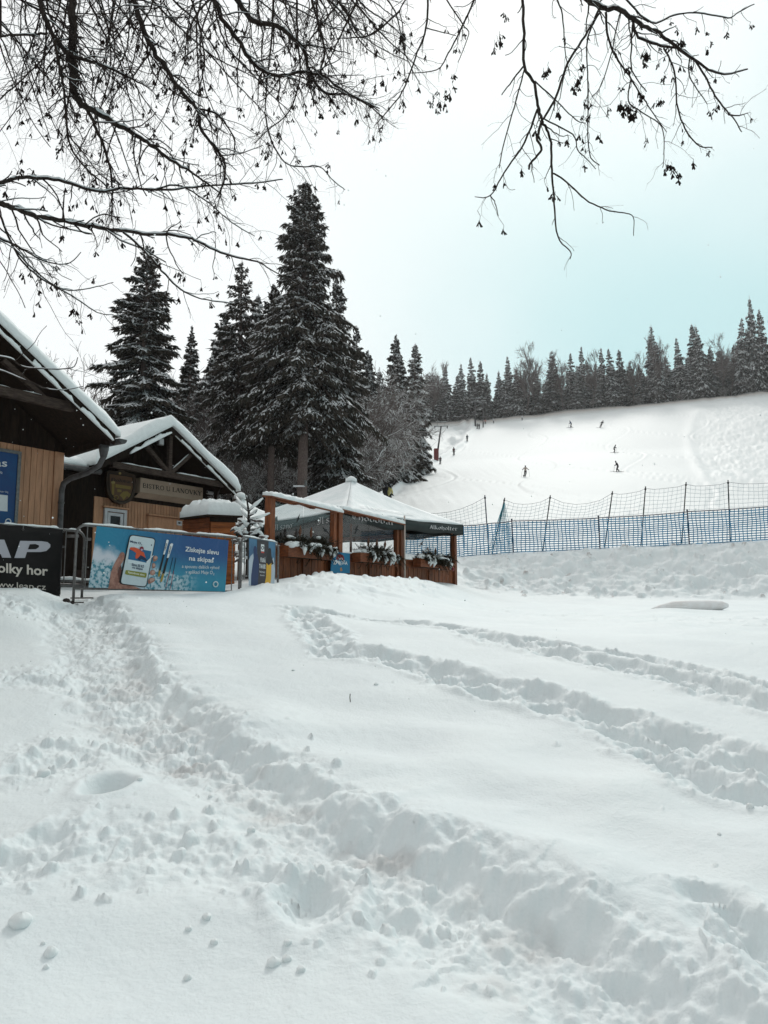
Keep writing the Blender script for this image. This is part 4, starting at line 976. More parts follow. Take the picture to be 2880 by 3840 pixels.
layer('helmet_print', [rpoly(Z5([(575, 400), (610, 378), (650, 390), (655, 440), (620, 490), (575, 470)]), 5, 3)], flat('maroon_print', (.20, .02, .04)), .0125)
layer('face_print', [rpoly(Z5([(590, 430), (635, 430), (628, 470), (595, 478)]), 3, 3)], flat('lilac_print', (.45, .38, .50)), .0135)
layer('snowboard_print', [Z5([(700, 700), (840, 560), (846, 575), (715, 720)])], WPR, .0125)
layer('button_print', [rpoly(Z5([(295, 870), (712, 935), (695, 1035), (278, 960)]), 4, 3)], flat('olive_print', (.24, .25, .05)), .010)
NAVY = flat('navy_print', (.012, .03, .08)); CREAM = flat('cream_lettering', (.78, .78, .62))
def txt(name, body, q, mt, off, bold=.0, fn=o2, par=bn, z=Z5, shear=0):
    mb = MB(); TL, TR, BL = z(q) if z else q; quad_map(text_geo(body, bold, shear), fn(off), TL, TR, BL, mb); return mb.build(name, mt, par)
txt('screen_lettering', 'Moje O', [(398, 250), (603, 292), (392, 312)], NAVY, .010, .02); txt('screen_lettering', '2', [(607, 328), (628, 332), (603, 356)], NAVY, .010, .02)
txt('screen_lettering', 'Sleva 50 Kč', [(418, 722), (660, 770), (410, 782)], NAVY, .010, .02); txt('screen_lettering', 'na skipas', [(428, 790), (632, 830), (420, 850)], NAVY, .010, .02)
txt('button_lettering', 'Vyzvednout slevu', [(335, 893), (665, 952), (325, 950)], CREAM, .012, .02)
layer('user_icon_print', [rpoly(Z5([(798, 335), (825, 335), (828, 368), (792, 366)]), 3, 2)], NAVY, .010)
# skis and poles
GLD = flat('gold_print', (.36, .24, .04))
for dx, top, mid, q in ((0, 0, 0, ((1150, 235), (1180, 250), (1090, 545), (1060, 545), (1130, 245))), (1, 0, 0, ((1240, 308), (1272, 325), (1175, 610), (1135, 620), (1205, 330)))):
    layer('ski_print', [Z5(q)], WPR, .004)
layer('ski_print', [Z5([(1060, 545), (1092, 550), (1005, 880), (965, 880)])], INK, .004); layer('ski_print', [Z5([(1135, 620), (1173, 612), (1085, 945), (1035, 945)])], INK, .004)
layer('ski_tail_print', [Z5([(965, 880), (1008, 885), (980, 1010), (945, 1005)])], GLD, .004); layer('ski_tail_print', [Z5([(1035, 945), (1078, 950), (1030, 1115), (990, 1110)])], GLD, .004)
txt('ski_lettering', 'HEAD', [(1083, 455), (1125, 300), (1103, 462)], INK, .006, .03); txt('ski_lettering', 'HEAD', [(1165, 525), (1210, 370), (1188, 533)], INK, .006, .03)
for a, b, c in (((1258, 610), (1200, 860), (1100, 1250)), ((1325, 615), (1275, 890), (1200, 1255))):
    for p_, q_, mt in ((a, b, INK), (b, c, flat('red_pole_print', (.28, .03, .04)))):
        layer('pole_print', [Z5([p_, (p_[0]+12, p_[1]), (q_[0]+8, q_[1]), (q_[0]-2, q_[1])])], mt, .004)
Z6 = lambda pts: [(660+x/4.1475, 1820+y/4.1475) for x, y in pts]
txt('lettering', 'Získejte slevu', [(75, 948), (642, 1008), (66, 1046)], WPR, .003, .018, z=Z6)
txt('lettering', 'na skipas', [(138, 1092), (552, 1130), (132, 1188)], WPR, .003, .018, z=Z6)
txt('lettering', 'a spoustu dalších výhod', [(20, 1232), (652, 1256), (14, 1296)], WPR, .003, .0, z=Z6)
txt('lettering', 'v aplikaci Moje O', [(80, 1315), (540, 1330), (74, 1385)], WPR, .003, .0, z=Z6); txt('lettering', '2', [(546, 1362), (568, 1364), (544, 1396)], WPR, .003, .0, z=Z6)
mb = MB(); c0 = Z6([(590, 1538)])[0]; mb.tube([o2(.004)(c0[0]+9.5*math.cos(t), c0[1]+9.5*math.sin(t)) for t in np.linspace(0, 6.283, 20)], .011, 4); mb.build('logo_ring', flat('pale_ring_print', (.55, .65, .68)), bn)
for (u, v) in ((502, 1990), (622, 2002), (740, 2016), (846, 2026)):
    mb = MB(); c = o2(.0)(u, v); mb.tube([c+[0, 0, .05], c-[0, 0, .012]], .005, 5); mb.build('cable_tie', STEEL, bn)
# skiers poster on the short barrier
sp = thing('skiers_poster', 'narrow poster with blue and yellow jackets lettered FUKÁ TI NA KRK on the short barrier', 'poster', F4.p(L4_*.5, .03, 1.8))
A = F4.px(936, 2019, .03); B = F4.px(1032, 2035, .03)
zA = A[1]; zB = B[1]; zlo = Zat(2214, 12.6)
def f4(off): return lambda u, v: F4.w(u, v, .03+off)
ob = layer('sheet', [[(934, 2018), (1033, 2034), (1027, 2196), (934, 2196)]], mat('poster_night_blue', (.04, .16, .28), .4, col2=(.03, .10, .20), nscale=3), .0, f4, sp)
layer('mountain_print', [Z6([(1130, 1170), (1160, 1100), (1200, 1060), (1215, 1200), (1215, 1560), (1130, 1560)]), Z6([(1455, 1200), (1520, 1120), (1540, 1300), (1530, 1560), (1455, 1560)])], flat('pale_mountain_print', (.42, .48, .55)), .002, f4, sp)
layer('figure_print', [Z6([(1165, 1560), (1170, 1400), (1195, 1200), (1215, 1090), (1205, 1000), (1215, 950), (1240, 940), (1255, 970), (1258, 1060), (1285, 1110), (1300, 1250), (1290, 1560)])], flat('dark_blue_figure', (.015, .035, .11)), .003, f4, sp)
layer('strip_print', [Z6([(1262, 845), (1440, 870), (1440, 1000), (1410, 1100), (1400, 1560), (1275, 1560), (1290, 1200), (1262, 1050)])], flat('charcoal_print', (.035, .03, .035)), .004, f4, sp)
layer('figure_print', [Z6([(1400, 1250), (1415, 1080), (1440, 985), (1465, 970), (1480, 1000), (1485, 1100), (1520, 1220), (1480, 1240), (1430, 1260)])], INK, .005, f4, sp)
layer('yellow_jacket_print', [Z6([(1408, 1205), (1440, 1245), (1485, 1205), (1480, 1450), (1462, 1560), (1375, 1560), (1400, 1430)])], flat('yellow_print', (.66, .36, .02)), .006, f4, sp)
layer('logo_patch_print', [Z6([(1322, 915), (1372, 922), (1372, 1030), (1320, 1022)])], WPR, .0055, f4, sp)
mb = MB(); c0 = Z6([(1347, 972)])[0]; mb.tube([f4(.007)(c0[0]+4.2*math.cos(t), c0[1]+5.5*math.sin(t)) for t in np.linspace(0, 6.283, 12)], .007, 4); mb.build('logo_ring', INK, sp)
layer('red_bar_print', [Z6([(1325, 1028), (1370, 1034), (1370, 1056), (1325, 1050)])], flat('red_bar', (.55, .06, .04)), .0055, f4, sp)
txt('lettering', 'FUKÁ', [(1316, 1105), (1395, 1118), (1314, 1192)], WPR, .0055, .02, f4, sp, Z6); txt('lettering', 'TI NA KRK', [(1296, 1220), (1396, 1232), (1294, 1288)], WPR, .0065, .03, f4, sp, Z6)
txt('lettering', 'Performance', [(1300, 1325), (1388, 1332), (1298, 1358)], WPR, .0065, .0, f4, sp, Z6); txt('lettering', 'Eyewear', [(1310, 1385), (1380, 1390), (1308, 1414)], WPR, .0065, .0, f4, sp, Z6)
# ------------------------------------------------------------------ terrace pavilion
p1 = PG(1016, 15.0); p4 = PG(1704, 22.0); FG = Fr(p1, p4-p1); LG_ = np.linalg.norm(p4-p1)
gz = thing('terrace_pavilion', 'open brown timber terrace with plank parapet and snow-topped beams', 'pavilion', (*p1, 1.9))
RZT = 1.17+CZ; PT = 2.15+CZ; DEP = 5.2; BZ = 1.75
qs = [FG.px(1016, 1900)[0], FG.px(1271, 1990)[0], FG.px(1503, 2000)[0], FG.px(1703, 2050)[0]]
def post(name, q, off, w_, z0, z1, mt=BROWN): 
    mb = MB(); FG.box(mb, q-w_/2, q+w_/2, off-w_/2, off+w_/2, z0, z1); return mb.build(name, mt, gz, bevel=.008)
for i, q in enumerate(qs):
    post('post', q, -.02, .15, BZ, PT)
    if i in (1, 2): post('post', q-.19, -.02, .11, BZ, PT-.02)
for i in range(4): post('post', max(qs[i], FG.px(1050, 1960, -DEP)[0]), -DEP, .14, BZ+.1, PT-.25)
mb = MB(); q = FG.px(1517, 2000, .12)[0]; mb.tube([FG.p(q, .12, BZ-.2), FG.p(q, .12, Zat(1944, 19.9))], .022, 10); mb.build('steel_pole', mat('pale_steel', (.55, .47, .42), .3, metal=.6), gz, smooth=True)
for i in range(3):
    a = qs[i]+.075; b = qs[i+1]-(.245 if i < 2 else .075)
    # parapet planks, framed by darker uprights
    n = 0; q = a
    while q < b-.04:
        w_ = min(.118, b-q); mb = MB(); FG.box(mb, q+.004, q+w_-.004, -.045+.006*(n % 2), -.018+.006*(n % 2), BZ-.2, RZT-.20); mb.build('plank', BROWN, gz); q += w_; n += 1
    mid = (a+b)/2; mb = MB(); FG.box(mb, mid-.05, mid+.05, -.012, .022, BZ-.2, RZT-.201); mb.build('upright', BROWN_H, gz)
    mb = MB(); FG.box(mb, a, b, -.05, .025, RZT-.20, RZT-.04); mb.build('rail', BROWN_H, gz)
    mb = MB(); FG.box(mb, a, b, -.11, .06, RZT-.04, RZT); mb.build('sill', BROWN_H, gz)
    snow_ridge('sill_snow', [FG.p(a+.02, -.02, RZT), FG.p(b-.02, -.02, RZT)], .15, .045, gz, 40+i)
    mb = MB(); FG.box(mb, a, b, -.06, .02, PT-.05, PT+.02); mb.build('top_beam', BROWN_H, gz)
    # scalloped fascia boards
    L = b-a; z = PT-.045
    pr = [(0, z), (L, z), (L, z-.09), (L*.95, z-.08), (L*.92, z-.025), (L*.68, z-.02), (L*.64, z-.06), (L*.58, z-.065), (L*.40, z-.02), (L*.30, z-.05), (L*.24, z-.05), (0, z-.02)]
    mb = MB(); mb.poly([FG.p(a+x, .045, zz) for x, zz in pr], .025, FG.n); mb.build('fascia_board', BROWN_H, gz)
    # glass
    GL = MATS.get('clear_glass')
    if GL is None:
        GL = bpy.data.materials.new('clear_glass'); GL.use_nodes = True; t = GL.node_tree; t.nodes.clear(); o_ = N(t, 'ShaderNodeOutputMaterial'); mx = N(t, 'ShaderNodeMixShader'); tr = N(t, 'ShaderNodeBsdfTransparent'); gl = N(t, 'ShaderNodeBsdfGlossy'); gl.inputs['Roughness'].default_value = .03
        tr.inputs[0].default_value = (.90, .91, .91, 1); mx.inputs[0].default_value = .06; t.links.new(tr.outputs[0], mx.inputs[1]); t.links.new(gl.outputs[0], mx.inputs[2]); t.links.new(mx.outputs[0], o_.inputs[0]); MATS['clear_glass'] = GL
    for k in range(2):
        x0 = a+(b-a)*k/2+.012; x1 = a+(b-a)*(k+1)/2-.012; mb = MB(); FG.box(mb, x0, x1, -.035, -.028, RZT+.002, PT-.052); mb.build('glass_pane', GL, gz)
# rear and floor
QR = FG.px(1042, 1960, -DEP)[0]
mb = MB(); FG.box(mb, 0, LG_, -DEP, -.12, BZ-.3, BZ-.02); mb.build('floor', BROWN, gz)
mb = MB(); FG.box(mb, QR, LG_, -DEP-.03, -DEP+.03, PT-.30, PT-.18); mb.build('top_beam', BROWN_H, gz)
for i in range(3):
    a = QR+(LG_-QR)*i/3; b = QR+(LG_-QR)*(i+1)/3
    mb = MB(); FG.box(mb, a+.07, b-.07, -DEP-.02, -DEP+.02, BZ, RZT-.25); mb.build('rear_parapet', BROWN, gz)
    pr = [(0, PT-.32), (b-a, PT-.32), (b-a, PT-.50), ((b-a)*.9, PT-.62), ((b-a)*.5, PT-.56), ((b-a)*.1, PT-.62), (0, PT-.5)]
    mb = MB(); mb.poly([FG.p(a+x, -DEP+.07, z) for x, z in pr], .025, FG.n); mb.build('fascia_board', BROWN, gz)
TARP = mat('smoky_plastic_sheet', (.075, .062, .058), .5, noise=.4, nscale=3)
mb = MB(); FG.box(mb, QR, QR+3.3, -DEP-.06, -DEP-.04, BZ, PT-.1); mb.build('side_sheet', TARP, gz)
for q in (LG_,):
    mb = MB(); FG.box(mb, q-.05, q+.05, -DEP, -.1, PT-.12, PT-.01); mb.build('top_beam', BROWN_H, gz)
    mb = MB(); FG.box(mb, q-.03, q+.03, -DEP, -.1, BZ-.2, RZT-.05); mb.build('side_parapet', BROWN, gz)
# snow on the beams, sliding over the front
for i in range(3):
    a = qs[i]-.10; b = qs[i+1]-.02 if i < 2 else qs[i+1]+.0
    A = FG.p(a+(.0 if i == 0 else .10), .12, PT-.005); B = FG.p(b-.02, .16, PT-.10); C_ = FG.p(b, -.14, PT+.02); D_ = FG.p(a, -.14, PT+.03)
    mb = MB(); mb.hexa([A-[0, 0, .03], B-[0, 0, .03], C_-[0, 0, .03], D_-[0, 0, .03], A, B, C_, D_]); mb.build('cover_board', BROWN_H, gz)
    snow_slab('beam_snow', FG, (A, B, C_, D_), .085, gz, 60, 14, .02, 3+i)
# bird silhouettes stuck on the glass
BIRD = [(-1, .55), (-.5, .28), (-.1, .10), (.05, .30), (.22, .26), (.18, .05), (.62, -.22), (1.05, -.62), (.5, -.34), (.08, -.2), (-.12, -.42), (-.3, -.36), (-.22, -.08), (-.62, .18)]
for k, (u, v, ang, s_) in enumerate(((1119, 1944, 100, 16), (1222, 1988, -20, 17), (1337, 1986, 100, 16), (1441, 1997, -5, 17), (1595, 2016, 65, 12), (1580, 2039, 78, 15))):
    c, s2 = math.cos(R(ang)), math.sin(R(ang)); mb = MB()
    mb.poly([FG.w(u+s_*(x*c-y*s2), v-s_*(x*s2+y*c), -.02) for x, y in BIRD], .004, FG.n)
    o_ = mb.build('bird_sticker', INK, None, org=FG.w(u, v, -.02)); tag(o_, 'black bird silhouette stuck on the terrace glass, number %s from the left' % ('one two three four five six'.split()[k]), 'sticker', 'bird silhouettes on the terrace glass')
BL6 = ['high on the leftmost terrace glass in front of Il sano', 'low by the second terrace post from the left', 'near the left end of the middle terrace glass', 'above the middle flower box', 'upper one of the pair over the right flower box', 'lower one of the pair over the right flower box']
for o_ in [x for x in COL.objects if x.name.startswith('bird_sticker')]:
    k = 'one two three four five six'.split().index(o_['label'].split('number ')[1].split()[0]); o_['label'] = 'black bird silhouette, '+BL6[k]
# hanging lantern with a lit bulb
lt = thing('lantern', 'lit lantern hanging under the beam by the third terrace post', 'lantern', FG.w(1485, 1965, -.35))
c = FG.w(1485, 1982, -.35); mb = MB(); mb.tube([c+[0, 0, .17], c+[0, 0, .10], c+[0, 0, .085]], [.02, .13, .135], 12); mb.build('hood', INK, lt)
mb = MB(); mb.tube([c+[0, 0, .085], c+[0, 0, .03], c-[0, 0, .04]], [.05, .085, .04], 12); mb.build('bulb', mat('lit_bulb', (.9, .85, .7), .4, emis=((1., .86, .62), 5.)), lt)
mb = MB(); mb.tube([c+[0, 0, .17], c+[0, 0, .42]], .008, 5); mb.build('cord', INK, lt)
# ice cream sign
zs = thing('ice_cream_sign', 'blue square ice cream sign lettered Tatra ZMRZKA by the second terrace post', 'sign', FG.w(1276, 2105, .12))
fz_ = lambda off: (lambda u, v: FG.w(u, v, .12+off))
mb = MB(); mb.poly([fz_(0)(x, y) for x, y in ((1246, 2069), (1312, 2075), (1312, 2150), (1240, 2150))], .02, FG.n); mb.build('panel', flat('bright_blue_panel', (.015, .17, .32)), zs)
Z7 = lambda pts: [(1000+x/4.1475, 1850+y/4.1475) for x, y in pts]
layer('dome_print', [Z7([(1080, 1030), (1085, 990), (1105, 960), (1145, 945), (1185, 960), (1205, 995), (1208, 1040)])], flat('dark_red_print', (.25, .015, .02)), .003, fz_, zs)
txt('lettering', 'Tatra', [(1100, 985), (1188, 990), (1098, 1028)], WPR, .006, .015, fz_, zs, Z7)
for i, (ch, q) in enumerate((('Z', [(1036, 1040), (1080, 1045), (1036, 1102)]), ('M', [(1078, 1032), (1128, 1040), (1078, 1096)]), ('R', [(1128, 1058), (1162, 1060), (1128, 1118)]), ('Z', [(1160, 1050), (1192, 1052), (1160, 1102)]), ('K', [(1192, 1040), (1224, 1044), (1192, 1098)]), ('A', [(1218, 1056), (1258, 1060), (1218, 1110)]))):
    txt('letter', ch, q, WPR, .006, .03, fz_, zs, Z7)
layer('cone_print', [Z7([(1140, 1165), (1165, 1150), (1180, 1200), (1150, 1215)])], flat('wafer_print', (.45, .22, .08)), .004, fz_, zs)
# ------------------------------------------------------------------ big market umbrella over the terrace
CANV = mat('frosted_canvas', (.68, .73, .735), .7, col2=(.82, .84, .845), nscale=1.6, bump=.15, bscale=20)
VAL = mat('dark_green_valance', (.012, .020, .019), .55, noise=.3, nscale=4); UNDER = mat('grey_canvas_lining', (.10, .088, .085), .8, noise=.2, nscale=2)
def P3(u, v, Y): return P(u, v, Y)
def umbrella(name, label, apex, corners, valh, seed, letter=None):
    th = thing(name, label, 'umbrella', (apex[0], apex[1], 1.9)); ap_ = np.asarray(apex, float); C4 = [np.asarray(c, float) for c in corners]
    nm = ['canopy_panel']
    for k in range(4):
        A, B = C4[k], C4[(k+1) % 4]; V = []; F = []; n = 16
        for j in range(n+1):
            b = j/n
            for i in range(n+1):
                a = i/n; p = (A*(1-a)+B*a)*(1-b)+ap_*b
                sag = -.10*math.sin(math.pi*b)*(1-.3*abs(2*a-1))-.05*math.sin(math.pi*a)*(1-b)**2
                p = p+np.array([0, 0, sag+.008*math.sin(a*19+b*7+k)*(1-b)]); V.append(p)
        for j in range(n):
            for i in range(n): F.append((j*(n+1)+i, j*(n+1)+i+1, (j+1)*(n+1)+i+1, (j+1)*(n+1)+i))
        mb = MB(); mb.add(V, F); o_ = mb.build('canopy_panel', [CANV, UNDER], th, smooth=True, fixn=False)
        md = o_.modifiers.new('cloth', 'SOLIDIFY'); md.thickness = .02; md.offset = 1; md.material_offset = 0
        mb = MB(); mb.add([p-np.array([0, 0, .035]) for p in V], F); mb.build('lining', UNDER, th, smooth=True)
        V = []; F = []; m = 30
        for i in range(m+1):
            a = i/m; p = A*(1-a)+B*a+np.array([0, 0, -.05*math.sin(math.pi*a)-.0]); w_ = .012*math.sin(a*24+k)
            o2_ = unit(np.cross(B-A, [0, 0, 1.]))*w_
            V += [p+np.array([0, 0, .01]), p+o2_-np.array([0, 0, valh*(.93+.07*math.cos(a*6*math.pi))])]
        for i in range(m): F.append((2*i, 2*i+1, 2*i+3, 2*i+2))
        mb = MB(); mb.add(V, F); o_ = mb.build('valance', VAL, th, smooth=True); md = o_.modifiers.new('cloth', 'SOLIDIFY'); md.thickness = .004
        mb = MB(); mb.tube([A-[0, 0, .05], A*.5+ap_*.5-[0, 0, .17], ap_-[0, 0, .12]], .018, 6); mb.build('rib', DARKW, th)
    base = ap_.copy(); base[2] = 1.8
    mb = MB(); mb.tube([base, ap_+[0, 0, .06]], .035, 10); mb.build('pole', BROWN, th)
    mb = MB(); mb.tube([ap_-[0, 0, .02], ap_+[0, 0, .05], ap_+[0, 0, .11], ap_+[0, 0, .13]], [.16, .15, .07, .01], 14); mb.build('cap_snow', SNOW_SOFT, th, smooth=True)
    return th
AP = P3(1317, 1803, 20.3); C0 = P3(1296, 1913, 17.4); C1 = P3(1737, 1968, 21.6); C3 = P3(770, 1985, 20.4); C2 = C1+(C3-C0); C2[2] = C1[2]
um = umbrella('market_umbrella', 'large square frosted umbrella with dark green valance over the terrace', AP, (C0, C1, C2, C3), .30, 1)
def val_text(A, B, body, a0, a1, zt_, zb_, name='valance_lettering', mt=None, nibw=.2, flip=False):
    n = unit(np.cross(B-A, [0, 0, 1.])); n = n if np.dot(n, CAM-A) > 0 else -n
    def fn(x, y): return A*(1-x)+B*x+np.array([0, 0, -.05*math.sin(math.pi*x)-y])+n*.03
    mb = MB(); quad_map(nib_geo(BL_, body, nibw=nibw), fn, (a0, zt_), (a1, zt_), (a0, zb_), mb); mb.build(name, mt or flat('pale_grey_print', (.52, .50, .50)), um)
val_text(C3, C0, 'Il sano', .53, .66, .07, .235); val_text(C3, C0, 'Il sano', .83, .975, .06, .25)
val_text(C0, C1, 'Chodovar', .04, .36, .05, .21); val_text(C0, C1, 'Al.k hotter' if False else 'Alkoholter', .66, .93, .07, .20)
# ghost of the printed name on the canopy under the frost
def can_text(A, B, body, a0, a1, b1, b0):
    nn = unit(np.cross(B-A, AP-A)); nn = nn if nn[2] > 0 else -nn
    def fn(x, y):
        p = (A*(1-x)+B*x)*(1-y)+AP*y; return p+np.array([0, 0, -.10*math.sin(math.pi*y)*(1-.3*abs(2*x-1))-.05*math.sin(math.pi*x)*(1-y)**2])+nn*.035
    mb = MB(); quad_map(nib_geo(BL_, body, nibw=.2), fn, (a0, b1), (a1, b1), (a0, b0), mb); mb.build('canopy_lettering', flat('whiter_frost', (.80, .83, .84)), um)
can_text(C0, C1, 'Chodovar', .12, .66, .30, .13)
AP2 = P3(902, 1866, 17.6); 
um2 = umbrella('second_umbrella', 'snow-covered umbrella behind the shed left of the terrace', AP2, (P3(930, 1990, 15.9), P3(1040, 1935, 17.8), P3(930, 1940, 19.3), P3(740, 1960, 17.3)), .12, 2)
for o_ in um2.children:
    if o_.name.startswith('canopy'): o_.data.materials[0] = SNOW_SOFT
# snow heap behind the shed
# ------------------------------------------------------------------ flower boxes with snowy evergreen sprigs
def sprig_mesh(seed, n=46, L=.34, droop=0.):
    rr = np.random.default_rng(seed); mb = MB()
    for k in range(n):
        az = rr.uniform(0, 6.28); el = rr.uniform(-.5, 1.25); l = L*rr.uniform(.5, 1.05)
        d = np.array([math.cos(az)*math.cos(el), math.sin(az)*math.cos(el), math.sin(el)-droop*.5]); b = np.array([rr.uniform(-.16, .16), rr.uniform(-.05, .05), 0.])
        m_ = b+d*l*.55+[0, 0, .02]; e = b+d*l-[0, 0, .06*l/.3]
        mb.tube([b, m_, e], [.006, .004, .002], 3, cap=False)
        for t in np.linspace(.3, 1, 9):
            p = b+(e-b)*t; s_ = unit(np.cross(d, rr.normal(size=3)))
            for sg in (-1, 1):
                tip = p+s_*sg*rr.uniform(.03, .055)+d*.03; w_ = unit(np.cross(s_, d))*.006; mb.add([p-w_, p+w_, tip], [(0, 1, 2)])
    return mb
def blob(mb, c, r, seed=0, sx=1, sy=1, sz=.8, nu=12, nv=8):
    V = []; F = []; rr = random.Random(seed); ph = [rr.random()*6 for _ in range(4)]
    for j in range(nv+1):
        th = math.pi*j/nv
        for i in range(nu):
            q = 2*math.pi*i/nu; k = r*(1+.07*math.sin(3*q+ph[0])*math.sin(th)+.05*math.sin(5*q+ph[1]+3*th)+.05*math.sin(4*th+ph[2]))
            V.append((c[0]+k*sx*math.sin(th)*math.cos(q), c[1]+k*sy*math.sin(th)*math.sin(q), c[2]+k*sz*math.cos(th)))
    for j in range(nv):
        for i in range(nu): F.append((j*nu+i, (j+1)*nu+i, (j+1)*nu+(i+1) % nu, j*nu+(i+1) % nu))
    mb.add(V, F)
GRN = mat('dark_evergreen', (.018, .020, .013), .8, col2=(.04, .03, .018), nscale=30, spec=.1)
DRY = mat('dry_flower_brown', (.16, .075, .045), .8, noise=.4, nscale=30)
LBL = ['flower box with the tallest snowy evergreens, left bay of the terrace', 'flower box with drooping snow-laden sprigs, middle bay of the terrace', 'flower box with sparse sprigs and a red bauble, right bay of the terrace']
for k, (u0, u1, vt, vb, hgt) in enumerate(((1082, 1247, 2052, 2094, 1.), (1352, 1478, 2078, 2112, .85), (1578, 1692, 2098, 2130, .75))):
    OFF = .30; q0 = FG.px(u0, vt, OFF)[0]; q1 = FG.px(u1, vt, OFF)[0]; zt_ = FG.px((u0+u1)/2, vt, OFF)[1]; zb_ = FG.px((u0+u1)/2, vb, OFF)[1]; qm = (q0+q1)/2
    fb = thing('flower_box', LBL[k], 'flower box', FG.p(qm, .18, zt_), 'flower boxes on the terrace parapet')
    # tapered trough of boards
    for nm, (a, b, f0, f1) in (('front_board', (q0, q1, OFF-.022, OFF)), ('back_board', (q0, q1, .066, .09)), ('end_board', (q0, q0+.022, .09, OFF-.022)), ('end_board', (q1-.022, q1, .09, OFF-.022)), ('soil', (q0+.022, q1-.022, .09, OFF-.022))):
        mb = MB(); FG.box(mb, a, b, f0, f1, zb_, zt_-(.03 if nm == 'soil' else 0)); mb.build(nm, BROWN_H if nm != 'soil' else GRN, fb)
    rr = np.random.default_rng(50+k); W = q1-q0
    for j in range(int(7+W*3)):
        mbs = sprig_mesh(100+k*20+j, 30, .30*hgt*rr.uniform(.8, 1.25), 0.); c = FG.p(q0+W*rr.uniform(.0, 1), .17+rr.uniform(-.06, .1), zt_+rr.uniform(-.02, .10))
        mbs.v = [tuple(np.array(p)+c) for p in mbs.v]; mbs.build('evergreen_sprig', GRN, fb, fixn=False)
    for j in range(5):                      # drooping over the front
        mbs = sprig_mesh(300+k*20+j, 22, .26, 1.6); c = FG.p(q0+W*rr.uniform(.3, 1.02), OFF+.02, zt_-.0)
        mbs.v = [tuple(np.array(p)+c) for p in mbs.v]; mbs.build('evergreen_sprig', GRN, fb, fixn=False)
    for j in range(2+k % 2):
        q = q0+W*(.35+.25*j); mb = MB(); h = .42*hgt
        mb.tube([FG.p(q, .17, zt_), FG.p(q+.02, .17, zt_+h)], .006, 5)
        mb.tube([FG.p(q, .17, zt_+h*.5), FG.p(q+.01, .17, zt_+h*.75), FG.p(q+.02, .17, zt_+h*1.05)], [.012, .035, .006], 7); mb.build('dry_flower_spike', DRY, fb)
    # snow pillows
    n = 9
    for j in range(n):
        q = q0+W*(j+.2+rr.uniform(0, .6))/n; f_ = OFF-.06+rr.uniform(-.08, .08); z = zt_+rr.uniform(.0, .07); mb = MB()
        blob(mb, (0, 0, 0), .085*rr.uniform(.8, 1.35), k*30+j, 1.4, 1.0, .75); c = FG.p(q, f_, z); mb.v = [tuple(np.array(p)+c) for p in mb.v]; mb.build('snow_pillow', SNOW_SOFT, fb, smooth=True)
    for j in range(7):
        q = q0+W*rr.uniform(.15, 1.05); z = zt_-rr.uniform(.02, .16); mb = MB(); c = FG.p(q, OFF+.05, z)
        mb.tube([c+[0, 0, .09], c+FG.n*.03+FG.a*.02, c-[0, 0, .11]+FG.a*rr.uniform(-.03, .06)], [.055, .05, .012], 7); mb.build('snow_pillow', SNOW_SOFT, fb, smooth=True)
    for j in range(5):
        mb = MB(); blob(mb, (0, 0, 0), .045*rr.uniform(.7, 1.3), k*37+j, 1.2, 1, .7); c = FG.p(q0+W*rr.uniform(.1, .9), .17, zt_+rr.uniform(.14, .34)*hgt); mb.v = [tuple(np.array(p)+c) for p in mb.v]; mb.build('snow_pillow', SNOW_SOFT, fb, smooth=True)
    if k == 2: mb = MB(); blob(mb, FG.p(q1-.08, OFF+.09, zb_+.0), .045, 1, 1, 1, 1); mb.build('red_bauble', flat('dark_red_ball', (.20, .01, .02), .25), fb, smooth=True)
# ------------------------------------------------------------------ young conifer with thick snow on its arms
yt = thing('young_fir', 'small bare fir with finger-thick snow along its arms between shed and terrace', 'tree', (*PG(934, 14.2), 1.7))
base = P(930, 2170, 14.2); top = P(920, 1852, 14.2); rr = np.random.default_rng(4)
mb = MB(); mb.tube([base, P(932, 2000, 14.2), P(933, 1920, 14.2), P(925, 1868, 14.2), top], [.055, .04, .022, .012, .006], 8); mb.build('trunk', BARK, yt, smooth=True)
arms = [((932, 1918), (900, 1890), (886, 1868)), ((932, 1918), (958, 1895), (986, 1872)), ((930, 1945), (912, 1925), (903, 1912)), ((935, 1935), (955, 1925), (964, 1915)), ((936, 1950), (975, 1942), (1012, 1928)),
        ((931, 1968), (905, 1985), (868, 1990)), ((938, 1965), (965, 1960), (990, 1958)), ((932, 2000), (905, 1998), (880, 1990)), ((934, 2010), (960, 2000), (975, 1985)), ((932, 2020), (900, 2035), (880, 2040)), ((936, 2025), (975, 2030), (1000, 2018)), ((932, 2050), (905, 2065), (888, 2078)), ((938, 2045), (968, 2052), (988, 2045)), ((934, 1980), (950, 1965), (965, 1955)), ((930, 1985), (915, 1962), (905, 1955)), ((934, 2070), (912, 2085), (900, 2100)), ((936, 2075), (955, 2085), (965, 2100))]
